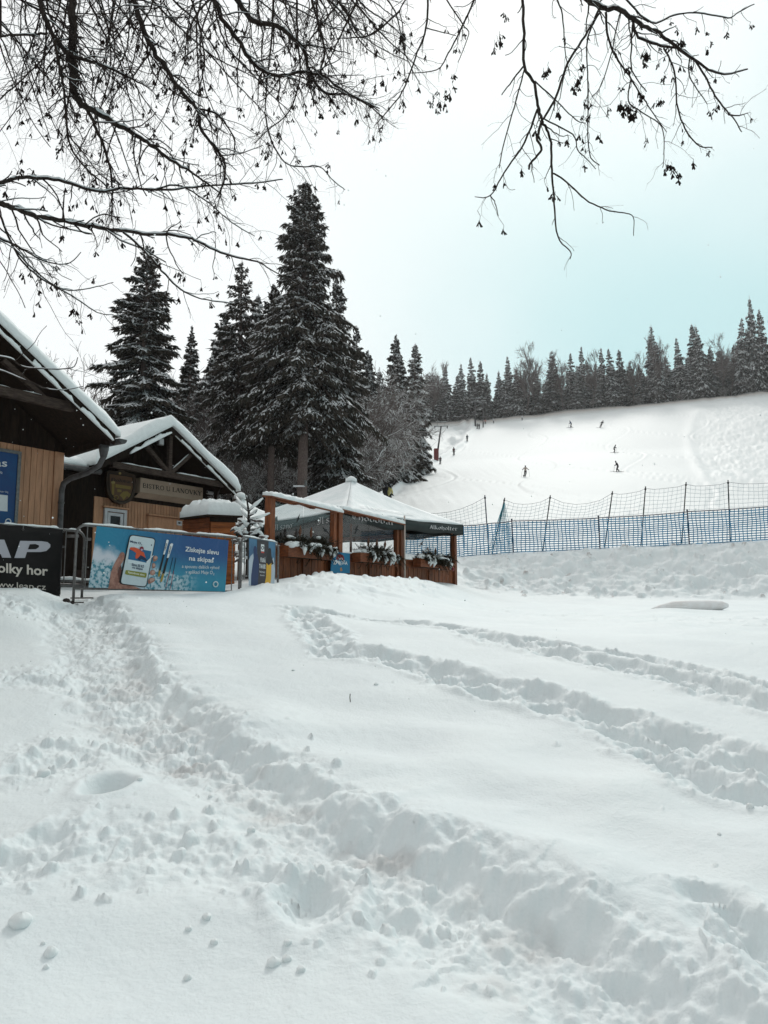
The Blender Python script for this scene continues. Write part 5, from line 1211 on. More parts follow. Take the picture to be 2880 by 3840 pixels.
for i, a in enumerate(arms):
    dY = rr.uniform(-.35, .35); pts = [P(a[0][0], a[0][1], 14.2), P(a[1][0], a[1][1], 14.2+dY*.5), P(a[2][0], a[2][1], 14.2+dY)]
    mb = MB(); mb.tube(pts, [.016, .012, .006], 6); br = mb.build('branch', BARK, yt, smooth=True)
    mb = MB(); mb.tube([p+[0, 0, .022] for p in pts], [.016, .036, .016], 8); mb.build('snow', SNOW_SOFT, br, smooth=True)
    if i > 4:
        for s_ in (-1, 1, 1, -1, 1, -1, -1):
            t = rr.uniform(.35, .95); c = pts[0]*(1-t)+pts[2]*t; e = c+np.array([s_*rr.uniform(.05, .13), rr.uniform(-.12, .12), rr.uniform(-.10, .05)])
            mb = MB(); mb.tube([c, e], [.008, .004], 5); mb.tube([c+[0, 0, .02], (c+e)/2+[0, 0, .025], e+[0, 0, .012]], [.018, .034, .014], 7); mb.build('snowy_side_twig', SNOW_SOFT if s_ > 0 else TWIG, yt, smooth=True)
# ------------------------------------------------------------------ low snow roll
lg = P(2440+140, 2292, 17.); g0 = gat(2425, 17.1); g1 = gat(2712, 16.7)
mb = MB(); pts = [g0+(g1-g0)*t+np.array([0, 0, .02+.075*min(1, t*3.2)]) for t in np.linspace(0, 1, 14)]
mb.tube(pts, [.02, .06, .09, .11, .125, .13, .135, .14, .14, .14, .14, .13, .11, .05], 16, flatz=.85)
tag(mb.build('snow_roll', mat('dull_snow', (.80, .77, .755), .8, col2=(.88, .88, .88), nscale=5, bump=.2), None, smooth=True, org=pts[6]), 'long smooth rounded snow roll lying alone on the flat snow at right', 'snow roll')
# snowballs scattered over the foreground
WH = ['near the left edge of the picture', '', '', '', '', '', '', '', '', '', '', '', '', '', '', '', '', '', '', '']
for k, (u, v, r_) in enumerate(BALLS):
    x, y = gp(u, v); Yd = y; rad = r_/FPX*Yd/1.0; mb = MB(); blob(mb, (0, 0, 0), rad*.92, k, 1.0, 1.0, .85, 18, 12); z = ground(x, y)
    c = np.array([x, y, z+rad*.15]); mb.v = [tuple(np.array(p)+c) for p in mb.v]
    sz = 'large' if r_ > 24 else 'medium' if r_ > 15 else 'small'
    o_ = mb.build('snowball', SNOW, None, smooth=True, org=c)
    WHR = ['half sunk snowball nearest the left edge of the near foreground', 'on the rise left of the path above the hole', 'flattened snowball low at left in the near foreground', 'biggest of the three snowballs in a short chain near the bottom centre', 'middle of the three snowballs in a short chain near the bottom centre', 'alone left of the chain near the bottom centre', 'just above the lone snowball near the bottom centre', 'right-hand end of the short chain near the bottom centre', 'lowest snowball at the bottom centre-left', 'just right of the flattened snowball at lower left', 'left of the pair above the lone snowball', 'just above the flattened snowball at lower left', 'beside the left edge of the trodden path at mid height', 'topmost of the short chain near the bottom centre', 'right of the round hole in the snow', 'between the hole and the trodden path', 'in the smooth snow below the upper track', 'by the right edge below the broad upper track', 'in the smooth snow hollow near the right edge', 'in the smooth snow right of the path near the terrace'][k]
    place = ('far left' if u < 120 else 'left' if u < 600 else 'centre' if u < 1400 else 'right')+(' of the near foreground' if v > 3400 else ' foreground above the clump band' if v > 2800 else ' part of the smooth snow field')
    tag(o_, (f'{sz} round snowball, {WHR}' if not WHR.startswith('half') else WHR), 'snowball', 'snowballs in the foreground')
# twig stuck in the snow
g = gpz(1315, 2612); mb = MB(); mb.tube([g-[0, 0, .02], g+[-.006, 0, .035], g+[-.004, .01, .06]], .0035, 5); tag(mb.build('fallen_twig', BARK, None, org=g), 'tiny dark twig sticking out of the smooth snow', 'twig')
g = gpz(2100, 3390); 
# ------------------------------------------------------------------ safety nets
PB = mat('dark_blue_pole', (.012, .022, .055), .5, noise=.2); PK = mat('black_pole', (.012, .011, .014), .5)
NETD = mat('dark_blue_net', (.03, .25, .44), .7, noise=.2, nscale=2); NETU = mat('grey_blue_net', (.36, .42, .45), .7); NETT = mat('turquoise_net', (.03, .30, .38), .7)
def strands(mb, P2, w):        # flat-ish 3-sided cord along a polyline
    mb.tube(P2, w, 3, cap=False)
def net(name, label, group, tops, bots, cell, w, mt, sag, nrow, top_w=None, pull=None):
    """tops/bots: world points at successive poles; sag of the top edge between them"""
    th = thing(name, label, 'safety net', (bots[0][0], bots[0][1], bots[0][2]), group)
    mb = MB(); mt_ = MB()
    for k in range(len(tops)-1):
        A, B, C_, D_ = tops[k], tops[k+1], bots[k+1], bots[k]; L = np.linalg.norm(B-A); n = max(4, int(L/cell)); sg = sag[k]
        def f(a, b):
            top = A*(1-a)+B*a-np.array([0, 0, sg*4*a*(1-a)]); bot = D_*(1-a)+C_*a
            p = bot*(1-b)+top*b; wob = .025*math.sin(a*17+b*5+k)*math.sin(b*3.1); dirn = unit(B-A)
            gx = grd(p[0], p[1]) if False else 0
            return p+dirn*wob+np.array([0, -.05*math.sin(a*math.pi)*b, .012*math.sin(a*41+b*9)])
        for i in range(n+1):
            a = i/n; strands(mb, [f(a, b) for b in np.linspace(0, 1, 6)], w)
        for j in range(nrow+1):
            b = j/nrow; strands(mt_ if j == nrow and top_w else mb, [f(a, b) for a in np.linspace(0, 1, max(6, int(L/.35)))], top_w if (j == nrow and top_w) else w*1.25)
    o_ = mb.build('mesh', mt, th, fixn=False); o_['kind'] = 'stuff'
    if top_w: mt_.build('edge_cord', PB, th, fixn=False)
    return th
def netY(u): return float(np.interp(u, [1400, 1790, 2880, 3300], [27.6, 27.0, 26.0, 25.6]))
# upper net poles: (foot u, v) (head u, v)
Z6b = lambda x, y: (1700+x/1.406, 1750+y/1.406)
UP = [((1740, 2084), (1710, 1870)), ((1834, 2071), (1818, 1857)), ((1843, 2068), (1893, 1867)), ((2034, 2062), (2064, 1857)), ((2266, 2055), (2297, 1842)), ((2402, 2046), (2421, 1824)), ((2555, 2036), (2573, 1808)), ((2738, 2027), (2730, 1800)), ((2905, 2018), (2925, 1792)), ((3080, 2008), (3100, 1785))]
UP[0] = ((1560, 2092), (1545, 1900))
ulab = ['net pole hidden behind the terrace roof', 'blue net pole left of the gap, nearest the terrace', 'strongly leaning black net pole at the right of the gap', 'leaning black net pole, third from the terrace', 'leaning black net pole above the middle of the net', 'upright black net pole just right of the middle', 'black net pole close beside a short blue pole', 'rightmost black net pole in view', 'net pole beyond the right picture edge', 'net pole beyond the right picture edge, farther']
tops = []; bots = []
for k, ((u0, v0), (u1, v1)) in enumerate(UP):
    if k >= 8: continue
    Y = netY(u0)+.25; a = P(u0, v0, Y); a[2] = ground(a[0], a[1])-.1; b = P(u1, v1, Y-.05)
    tops.append(b*.965+a*.035); bots.append(a+(b-a)*.44)
    if k == 0: continue
    t = thing('net_pole', ulab[k], 'pole', tuple(a), 'tall poles of the upper net')
    mb = MB(); mb.tube([a, b], .020, 8); mb.build('pole', PB if k == 1 else PK, t, smooth=True)
    c = a+(b-a)*.955; mb = MB(); mb.tube([c-[0, 0, .03], c+[0, 0, .03]], .034, 8); mb.build('clip', PK, t)
endt = P(2990, 1795, 25.9); endb = P(2990, 1915, 25.9)
net('upper_safety_net', 'thin grey upper net sagging between leaning poles right of the gap', 'ski slope safety nets', tops[2:]+[endt], bots[2:]+[endb], .155, .0048, NETU, [.22, .34, .10, .08, .10, .12][:len(tops[2:])], 8, .007)
net('upper_safety_net', 'sagging grey net piece left of the gap, ending behind the terrace umbrella', 'ski slope safety nets', [tops[0]-[0, 0, .1], tops[1]], [bots[0]-[0, 0, .1], bots[1]], .155, .0045, NETU, [.28], 8, .007)
# turquoise net gathered at the gap
A = tops[2]; mb = MB(); rr = np.random.default_rng(5); 
foot = P(1843, 2068, 27.1)
for i in range(26):
    t = i/25; e = foot*(1-t)+P(1935, 2066, 27.1)*t+np.array([0, rr.uniform(-.15, .15), 0])-[.12, 0, 0]
    strands(mb, [A+[0, 0, -.05], A*.55+e*.45+[rr.uniform(-.04, .04), 0, 0], e], .005)
for j in range(22):
    b = (j+2)/24; l = A*(1-b)+(foot-[.12, 0, 0])*b; r = A*(1-b)+(P(1935, 2066, 27.1)-[.12, 0, 0])*b; strands(mb, [l, (l+r)/2+[0, 0, .02], r], .005)
th = thing('gathered_net', 'turquoise net gathered into a cone at the gap between two tall poles', 'safety net', tuple(foot)); o_ = mb.build('mesh', NETT, th, fixn=False); o_['kind'] = 'stuff'
# lower net
LP = [((1480, 2098), (1480, 1985)), ((1640, 2092), (1640, 1978)), ((1740, 2084), (1738, 1972)), ((1925, 2064), (1919, 1954)), ((2250, 2056), (2244, 1942)), ((2585, 2036), (2577, 1919)), ((2915, 2016), (2910, 1897)), ((3200, 2000), (3200, 1880))]
llab = ['', '', '', 'short blue pole in the low net nearest the terrace', 'short blue pole in the low net below the middle of the slope', 'short blue pole in the low net beside a tall black pole']
tops = []; bots = []
for k, ((u0, v0), (u1, v1)) in enumerate(LP):
    Y = netY(u0)-.12; a = P(u0, v0, Y); a[2] = ground(a[0], a[1])-.05; b = P(u1, v1, Y)
    tops.append(b.copy()); bots.append(a+[0, 0, .06])
    if 3 <= k <= 5:
        t = thing('net_pole', llab[k], 'pole', tuple(a), 'short poles of the lower net'); mb = MB(); mb.tube([a, b+[0, 0, .05]], .021, 8); mb.build('pole', PB, t, smooth=True)
        mb = MB(); mb.tube([b+[0, 0, .03], b+[0, 0, .08]], .03, 8); mb.build('cap', PB, t)
net('lower_safety_net', 'dense blue knee-high net running along the foot of the piste', 'ski slope safety nets', tops, bots, .14, .0155, NETD, [.02, .02, .02, .03, .04, .03, .03], 14, .020)
# ------------------------------------------------------------------ lift pylons
LIFT = mat('dark_grey_steel', (.06, .055, .06), .6, metal=.2, noise=.3); LIFTR = mat('dark_red_padding', (.13, .018, .018), .7)
def pylon(label, u, vb, Y, vt, half_px, pads=False, twin=0, lean=0., mt=LIFT):
    b = P(u, vb, Y); b[2] = min(b[2], ground(b[0], b[1]))-.3; t = P(u+lean, vt, Y); hw = half_px/FPX*Y; th = thing('lift_pylon', label, 'lift pylon', tuple(b), 'ski lift pylons')
    r = max(.10, hw*.13)
    mb = MB(); mb.tube([b, t], [r*1.15, r*.8], 10); mb.build('column', mt, th, smooth=True)
    ax = unit([1, .12, .05]); 
    for dz_, nm in ((0, 'crossbar'), (hw*.62, 'upper_crossbar')):
        c = t+[0, 0, dz_]+np.array([0, .3 if dz_ else 0, 0]); mb = MB(); mb.beam(c-ax*hw, c+ax*hw, r*.55, r*.6); mb.build(nm, mt, th)
        snow_ridge('bar_snow', [c-ax*hw+[0, 0, r*.3], c+ax*hw+[0, 0, r*.3]], r*.9, r*.55, th, int(Y+dz_*10), n=16)
    for s_ in (-1, 1):
        mb = MB(); c = t+ax*hw*.55*s_; mb.beam(c, c+[0, 0, hw*.62], r*.3, r*.3); mb.build('strut', mt, th)
        c = t+ax*hw*.9*s_-[0, 0, r*1.2]
        for d_ in (-1, 1): mb = MB(); q = c+np.array([0, d_*hw*.25, 0]); mb.tube([q-ax*.04, q+ax*.04], hw*.16, 12); mb.build('sheave_wheel', mt, th)
        mb = MB(); mb.beam(c-[0, hw*.35, 0], c+[0, hw*.35, 0], .05, .08); mb.build('sheave_arm', mt, th)
    if pads:
        q = b+[0, 0, .3]; mb = MB(); mb.beam(q, q+[0, 0, 2.3], 1.15, .9); mb.build('base_pad', LIFTR, th, bevel=.05)
    return t, hw, ax
T0 = pylon('lift pylon rising just behind the terrace umbrella', 1276, 1850, 46, 1742, 44)
T1 = pylon('tall lift pylon with dark red padded base beside the tow track', 1636, 1716, 148, 1598, 27, pads=True, lean=18)
T2 = pylon('left one of the two lift pylons at the top of the tow track', 1782, 1578, 226, 1506, 21); T3 = pylon('right one of the two lift pylons at the top of the tow track', 1811, 1572, 222, 1512, 14)
for k, s_ in enumerate((-1, 1)):
    pp = [T0[0]+T0[2]*T0[1]*.9*s_, T1[0]+T1[2]*T1[1]*.9*s_, T2[0]+T2[2]*T2[1]*.9*s_]; q = []
    for a, b in zip(pp[:-1], pp[1:]):
        for t in np.linspace(0, 1, 14)[:-1]: q.append(a*(1-t)+b*t-[0, 0, 4*t*(1-t)*2.2])
    q.append(pp[-1]); mb = MB(); mb.tube(q, .018, 4); tag(mb.build('haul_cable', PK, None, org=pp[0]), ['thin lift cable on the forest side of the pylons', 'thin lift cable on the piste side of the pylons'][k], 'cable', 'ski lift cables')
# ------------------------------------------------------------------ people
def body_mesh(J, rads, mats_by):
    """one continuous skinned body from joints"""
    E = [('pel', 'chest'), ('chest', 'neck'), ('neck', 'head'), ('head', 'crown')]
    for s_ in 'LR': E += [('pel', 'hip'+s_), ('hip'+s_, 'knee'+s_), ('knee'+s_, 'ank'+s_), ('ank'+s_, 'toe'+s_), ('chest', 'sho'+s_), ('sho'+s_, 'elb'+s_), ('elb'+s_, 'hand'+s_)]
    names = ['pel', 'chest', 'neck', 'head', 'crown']+[n+s_ for s_ in 'LR' for n in ('hip', 'knee', 'ank', 'toe', 'sho', 'elb', 'hand')]
    me = bpy.data.meshes.new('body'); me.from_pydata([J[n] for n in names], [(names.index(a), names.index(b)) for a, b in E], [])
    o = bpy.data.objects.new('body', me); COL.objects.link(o)
    sk = o.modifiers.new('skin', 'SKIN'); sk.use_smooth_shade = True
    for i, n in enumerate(names):
        r = rads.get(n, rads.get(n[:-1], .07)); sv = me.skin_vertices[0].data[i]; sv.radius = (r, r); sv.use_root = (n == 'pel')
    ss = o.modifiers.new('sub', 'SUBSURF'); ss.levels = 1; ss.render_levels = 1
    dg = bpy.context.evaluated_depsgraph_get(); nm = bpy.data.meshes.new_from_object(o.evaluated_get(dg)); bpy.data.objects.remove(o)
    zc = J['pel'][2]; zn = J['neck'][2]; lowj = J
    for m in mats_by: nm.materials.append(m)
    idx = []
    pj = {n: np.array(J[n]) for n in names}
    for p in nm.polygons:
        c = np.array(p.center); d = sorted((np.linalg.norm(c-v), n) for n, v in pj.items())[0][1]
        g = 0 if d[:3] in ('pel', 'che', 'sho', 'elb') or d == 'neck' else 1 if d[:3] in ('hip', 'kne') else 2 if d in ('head',) else 3
        if d[:3] == 'pel' and c[2] < zc-.04: g = 1
        idx.append(g)
    nm.polygons.foreach_set('material_index', idx)
    return nm
RAD = {'pel': .155, 'chest': .18, 'neck': .07, 'head': .105, 'crown': .09, 'hip': .12, 'knee': .092, 'ank': .08, 'toe': .065, 'sho': .10, 'elb': .07, 'hand': .055}
def pose(kind):
    J = dict(pel=(0, 0, .95), chest=(0, .02, 1.32), neck=(0, .02, 1.50), head=(0, .0, 1.63), crown=(0, .0, 1.73))
    for s_, x in (('L', -1), ('R', 1)):
        J.update({'hip'+s_: (x*.11, 0, .86), 'knee'+s_: (x*.12, -.05, .49), 'ank'+s_: (x*.12, .0, .10), 'toe'+s_: (x*.12, -.18, .05), 'sho'+s_: (x*.19, .02, 1.42), 'elb'+s_: (x*.27, .0, 1.15), 'hand'+s_: (x*.22, -.16, .98)})
    if kind == 'tow':      # back to the viewer, leaning on the bar
        for s_, x in (('L', -1), ('R', 1)): J['knee'+s_] = (x*.10, .06, .49); J['toe'+s_] = (x*.12, .2, .05); J['elb'+s_] = (x*.26, .05, 1.14); J['hand'+s_] = (x*.16, .2, 1.05)
        J['chest'] = (0, -.04, 1.32); J['neck'] = (0, -.05, 1.5); J['head'] = (0, -.04, 1.63); J['crown'] = (0, -.04, 1.73)
    if kind == 'carve':   # leaning into a turn, legs to the left
        sh = lambda p, k: (p[0]+k*(p[2]-.1)*.45, p[1], p[2]*.97)
        J = {n: sh(p, 1) for n, p in J.items()}; J['handL'] = (-.05, -.22, 1.02); J['elbL'] = (.1, -.1, 1.12); J['handR'] = (.78, -.2, 1.0); J['elbR'] = (.72, -.02, 1.1)
    if kind == 'side':    # gliding sideways on, crouched
        J = dict(pel=(-.06, 0, .84), chest=(.10, 0, 1.18), neck=(.20, 0, 1.36), head=(.26, 0, 1.49), crown=(.28, 0, 1.60))
        for s_, y in (('L', -.12), ('R', .12)):
            J.update({'hip'+s_: (-.05, y*.9, .78), 'knee'+s_: (.13, y, .46), 'ank'+s_: (-.05+y*1.2, y, .10), 'toe'+s_: (.14+y*1.2, y, .05), 'sho'+s_: (.14, y*1.5, 1.30), 'elb'+s_: (.20, y*2, 1.05), 'hand'+s_: (.42, y*1.7, 1.0)})
    if kind == 'wide':    # facing the viewer, arms out with poles
        for s_, x in (('L', -1), ('R', 1)): J['elb'+s_] = (x*.36, -.05, 1.2); J['hand'+s_] = (x*.52, -.15, 1.08); J['ank'+s_] = (x*.10-.16, 0, .1); J['toe'+s_] = (x*.1-.2, -.18, .05); J['knee'+s_] = (x*.11-.05, -.06, .5)
    return J
def person(label, u, v, hpx, kind, jacket, trousers, hat, skis=True, poles=True, face=0., mirror=False, ski_dir=(0, 1), group=None, skin=None, D=None, low=0):
    g = gpz(u, v) if D is None else gat(u, D)
    Y = g[1]; h = hpx/FPX*Y; sc = h/1.78
    th = thing('person', label, 'person', tuple(g), group)
    J = pose(kind)
    if mirror: J = {n: (-p[0], p[1], p[2]) for n, p in J.items()}
    mt = lambda c: mat('clothing_%d_%d_%d' % tuple(int(x*255) for x in c), c, .8)
    me = body_mesh(J, RAD, [mt(jacket), mt(trousers), mt(skin or hat), mt((.02, .02, .02))])
    o = bpy.data.objects.new('body', me); COL.objects.link(o); o.parent = th
    th.scale = (sc, sc, sc); th.rotation_euler = (0, 0, face)
    def child(name, mb, m_):
        c = mb.build(name, m_, None); c.parent = th; return c
    mb = MB(); blob(mb, tuple(np.array(J['head'])*.45+np.array(J['crown'])*.55+np.array([0, 0, .015])), .118, 1, 1, 1.05, 1); child('helmet', mb, mt(hat)).data.polygons.foreach_set('use_smooth', [True]*len(mb.f))
    d = unit((*ski_dir, 0))
    if skis:
        for s_ in 'LR':
            a = np.array(J['ank'+s_]); a[2] = .02; mb = MB(); mb.beam(a-d*.80, a+d*.85, .085, .022); e = a+d*.85; mb.beam(e, e+d*.14+[0, 0, .07], .08, .018); child('ski', mb, mt((.03, .03, .04)))
    if poles:
        for s_ in 'LR':
            a = np.array(J['hand'+s_]); e = np.array([a[0]*1.25, a[1]+.35, .0]); mb = MB(); mb.tube([a+[0, 0, .1], e], .012, 5); mb.tube([e+[0, 0, .06], e+[0, 0, .07]], .04, 6); child('ski_pole', mb, mt((.10, .10, .11)))
    return th, J, sc
BK = (.014, .013, .016)
person('distant skier in pale beige jacket and black trousers coming down left of the others', 1971, 1791, 43, 'wide', (.42, .34, .30), BK, BK, ski_dir=(-.3, -1))
person('distant skier in blue jacket near the crest, left of the upper pair', 2142, 1606, 30, 'side', (.03, .06, .13), BK, BK, mirror=True, ski_dir=(-1, -.1))
person('distant dark skier leaning in a turn, right of the upper pair', 2251, 1607, 29, 'carve', BK, BK, BK, ski_dir=(1, -.1))
person('distant crouching skier with grey back at mid slope', 2304, 1701, 33, 'side', (.06, .065, .07), BK, BK, ski_dir=(1, -.05))
person('distant skier with white hip bag standing across the slope lowest of the group', 2317, 1773, 45, 'side', BK, BK, BK, mirror=True, ski_dir=(-1, .0))
tw = [('taller of the pair on the tow nearest the terrace', 1547, 1796, 42, BK, BK), ('shorter of the pair on the tow nearest the terrace', 1561, 1795, 38, BK, BK),
      ('rider in dark coat and pale hat beside the red pylon base', 1651, 1740, 31, (.04, .014, .02), (.5, .5, .52)), ('rider in dark red jacket above the red pylon base', 1702, 1707, 32, (.07, .018, .02), BK),
      ('single rider in black and blue high on the tow track', 1752, 1660, 27, (.012, .02, .035), BK), ('left one of the pair at the top of the tow', 1790, 1611, 22, (.07, .055, .05), BK), ('right one of the pair at the top of the tow', 1797, 1611, 22, BK, BK)]
for k, (lb_, u, v, hp, jc, ht) in enumerate(tw):
    th, J, sc = person(lb_+', seen from behind', u, v, hp, 'tow', jc, BK, ht, poles=False, group='people riding the ski tow', face=R(-18))
    if k in (0, 2, 3, 4, 5): mb = MB(); mb.tube([(-.45, -.16, .82), (.45, -.16, .82)], .03, 6); c = mb.build('tow_bar', PK, None); c.parent = th
person('person in black jacket half hidden behind the terrace umbrella', 1449, 0, 0, 'tow', BK, BK, BK, skis=True, poles=False, D=60) if False else None
for lb_, u, jc, ht in (('left of two people on the tow half hidden by the umbrella, in black', 1447, BK, BK), ('right of two people on the tow half hidden by the umbrella, in pale yellow', 1460, (.55, .48, .20), BK)):
    Y = 61.; g = gat(u, Y); hp = 1.72/Y*FPX; person(lb_, u, 0, hp, 'tow', jc, BK, ht, poles=False, D=Y, group='people riding the ski tow', face=R(-18))
for lb_, u, jc in (('left one of two onlookers in pale pink among the trees at the top', 1819, (.55, .40, .38)), ('right one of two onlookers in pink among the trees at the top', 1826, (.50, .26, .22)), ('onlooker in white jacket right of the pink pair at the crest', 1857, (.62, .62, .64)), ('onlooker in white at the crest in front of the dense spruces', 1966, (.66, .66, .68)), ('onlooker in grey by the top lift pylons', 1786, (.35, .36, .38))):
    g = gat(u, 235.5); hp = 1.6/235*FPX; person(lb_, u, 0, hp, 'tow', jc, (.12, .1, .1), (.3, .25, .25), skis=False, poles=False, D=234.5)
# ------------------------------------------------------------------ trees
def mesh_np(name, V, F, mts, midx=None, smooth=False):
    V = np.asarray(V, np.float32); F = np.asarray(F, np.int32); k = F.shape[1]
    me = bpy.data.meshes.new(name); me.vertices.add(len(V)); me.vertices.foreach_set('co', V.ravel()); me.loops.add(F.size); me.loops.foreach_set('vertex_index', F.ravel())
    me.polygons.add(len(F)); me.polygons.foreach_set('loop_start', np.arange(0, F.size, k, dtype=np.int32)); me.polygons.foreach_set('loop_total', np.full(len(F), k, np.int32))
    for m in mts: me.materials.append(m)
    if midx is not None: me.polygons.foreach_set('material_index', np.asarray(midx, np.int32))
    if smooth: me.polygons.foreach_set('use_smooth', np.ones(len(F), bool))
    me.update(calc_edges=True); return me
def nrm(a): return a/np.maximum(np.linalg.norm(a, axis=-1, keepdims=True), 1e-9)
def spruce(seed, H, Rm, bc=.08, whorls=34, per=7, tufts=46, tl=.30, tw=.07, droop=.55, snow=.5, sparse=0., pw=.85, hang=.5, lob=0., prof_=None):
    """needle faces and snow faces of a spruce of height H; returns (needleV, needleF, snowV, snowF, trunkMB)"""
    r = np.random.default_rng(seed); z0 = H*bc
    nb = whorls*per; zf = np.sort(r.uniform(0, 1, nb))**1.08; z = z0+(H*.985-z0)*zf
    az = np.arange(nb)*2.399+r.uniform(-.5, .5, nb)
    prof = (1-zf)**pw if prof_ is None else np.interp(zf, *prof_); low = np.clip(zf/.10, .55, 1)
    L = Rm*prof*low*r.choice([.5, .8, 1., 1.25], nb, p=[.2, .3, .35, .15])*r.uniform(.8, 1.12, nb)*(1+.18*np.sin(zf*23+seed)*np.sin(az*1.5+zf*7))+.07*H/18
    L *= 1+lob*np.sin(az*2+zf*9)
    if sparse: L *= np.where(r.uniform(0, 1, nb) < sparse, .35, 1)
    e0 = np.interp(zf, [0, .5, .85, 1], [-.30, -.05, .35, 1.0])+r.uniform(-.28, .28, nb); dr = droop*np.interp(zf, [0, .6, 1], [1.1, .8, .1])
    def bp(b, s):     # branch point
        Lb = L[b]; out_ = Lb*s*np.cos(e0[b]*.8); zz = Lb*(np.tan(np.clip(e0[b], -1, .9))*s*.8-dr[b]*s**1.6*.9+.22*s**4*dr[b])
        bend = .25*np.sin(b*1.7)*s*s*Lb*.3
        ca, sa = np.cos(az[b]), np.sin(az[b])
        return np.stack([ca*out_-sa*bend, sa*out_+ca*bend, z[b]+zz], -1)
    wts = L/L.sum(); n = int(nb*tufts); b = r.choice(nb, n, p=wts); s = r.uniform(.10, 1, n)**.75
    p0 = bp(b, s); t = nrm(bp(b, np.minimum(s+.05, 1.05))-p0); side = nrm(np.cross(t, [0, 0, 1.]))*r.choice([-1, 1], n)[:, None]
    # side shoots: start on the limb, run sideways and forward, hang down
    wid = (.10+.85*np.sin(np.pi*np.clip(s*.9+.08, 0, 1)))*L[b]*.22
    q = r.uniform(0, 1, n); st = p0+side*(wid*q)[:, None]+t*(wid*q*.6)[:, None]-np.array([0, 0, 1.])*(wid*q*hang*.7)[:, None]
    d = nrm(t*r.uniform(.2, 1, n)[:, None]+side*r.uniform(.1, .8, n)[:, None]-np.array([0, 0, 1.])*(hang*r.uniform(.3, 1.5, n))[:, None]+r.normal(size=(n, 3))*.18)
    l = tl*r.uniform(.45, 1.35, n)*np.clip(.22+1.5*L[b]/Rm, .25, 1.15); w_ = nrm(np.cross(d, r.normal(size=(n, 3))+[0, 0, 1.2]))*(tw*r.uniform(.6, 1.2, n))[:, None]
    m = st+d*(l*.45)[:, None]; V = np.stack([st, m+w_, st+d*l[:, None], m-w_], 1).reshape(-1, 3); F = np.arange(4*n).reshape(n, 4)
    # snow pads: on the limb line and over shoots
    k = r.uniform(0, 1, n) < snow*np.clip(.35+1.3*(1-q), 0, 1)*np.where(np.sin(b*12.9)*.5+.5 > .25, 1, .35)
    ss = st[k]; dd_ = d[k].copy(); dd_[:, 2] *= .6; dd_ = nrm(dd_); ll = l[k]*r.uniform(.45, .85, k.sum()); hz = nrm(np.cross(dd_, [0, 0, 1.]))*(tw*1.0*r.uniform(.5, 1.1, k.sum()))[:, None]; up = np.array([0, 0, tw*.55])
    a0 = ss+up*.4; mm = ss+dd_*(ll*.5)[:, None]+up*.5
    SV = np.stack([a0, mm+hz, ss+dd_*ll[:, None]+up*.2, mm-hz, mm+up*1.4], 1).reshape(-1, 3); c = np.arange(k.sum())[:, None]*5
    SF = np.concatenate([c+np.array([[0, 1, 4]]), c+np.array([[1, 2, 4]]), c+np.array([[2, 3, 4]]), c+np.array([[3, 0, 4]])], 0)
    # snow along the upper side of each limb
    ns = 7; bb_ = np.repeat(np.arange(nb), ns); s2 = np.tile(np.linspace(.28, .98, ns), nb)+r.uniform(-.04, .04, nb*ns)
    kk = (r.uniform(0, 1, nb*ns) < snow*1.25); bb_ = bb_[kk]; s2 = s2[kk]; A = bp(bb_, s2); B = bp(bb_, np.minimum(s2+.13, 1.02)); tt = B-A; hz = nrm(np.cross(tt, [0, 0, 1.]))*(tw*.75+.02*L[bb_])[:, None]; up = np.array([0, 0, tw*.9]); mm = (A+B)/2
    V2 = np.stack([A+up*.3, mm+hz+up*.2, B+up*.3, mm-hz+up*.2, mm+up*1.5], 1).reshape(-1, 3); c = np.arange(len(A))[:, None]*5+len(SV)
    SF = np.concatenate([SF]+[c+np.array(x) for x in ([[0, 1, 4]], [[1, 2, 4]], [[2, 3, 4]], [[3, 0, 4]])], 0) if len(A) else SF
    SV = np.concatenate([SV, V2])
    # trunk and limbs
    mb = MB(); rt = H*.0135+.03
    mb.tube([(0, 0, -.6), (0, 0, H*.02), (.02*H*.1, 0, H*.3), (0, .01*H*.1, H*.65), (0, 0, H*.93), (0, 0, H)], [rt*1.25, rt, rt*.85, rt*.5, rt*.14, .012], 9)
    for i in range(0, nb, 2):
        if L[i] > Rm*.25:
            idx = np.array([i, i, i, i]); q_ = bp(idx, np.array([0., .35, .7, .98])); mb.tube(q_, [rt*.20, rt*.14, rt*.09, .008], 4, cap=False)
    return V, F, SV, SF, mb
def make_conifer(label, seed, loc, H, Rm, group=None, cat='spruce', needle=None, name='spruce', **k):
    V, F, SV, SF, mb = spruce(seed, H, Rm, **k); th = thing(name, label, cat, tuple(loc), group)
    for nm, me in (('crown', mesh_np('crown', V, F, [needle or NEEDLE])), ('snow_cover', mesh_np('snow_cover', SV, SF, [TSNOW]))):
        o = bpy.data.objects.new(nm, me); COL.objects.link(o); o.parent = th
    o = mb.build('trunk', TRUNKB, None, smooth=True); o.parent = th
    return th
def put(proto, label, loc, sc, rz, group):
    c = copy_tree(proto); c.location = loc; s = sc if isinstance(sc, tuple) else (sc, sc, sc); c.scale = s; c.rotation_euler = (.045*math.sin(rz*5.3+loc[0]), .045*math.sin(rz*3.1+loc[1]), rz); c['label'] = label
    if group: c['group'] = group
    elif 'group' in c: del c['group']
    return c
def conifer_at(label, seed, u, vtop, Y, half_px, bc=.05, **k):
    b = gat(u, Y); H = Zat(vtop, Y)-b[2]; return make_conifer(label, seed, b-[0, 0, .1], H, half_px/FPX*Y, bc=bc, **k)
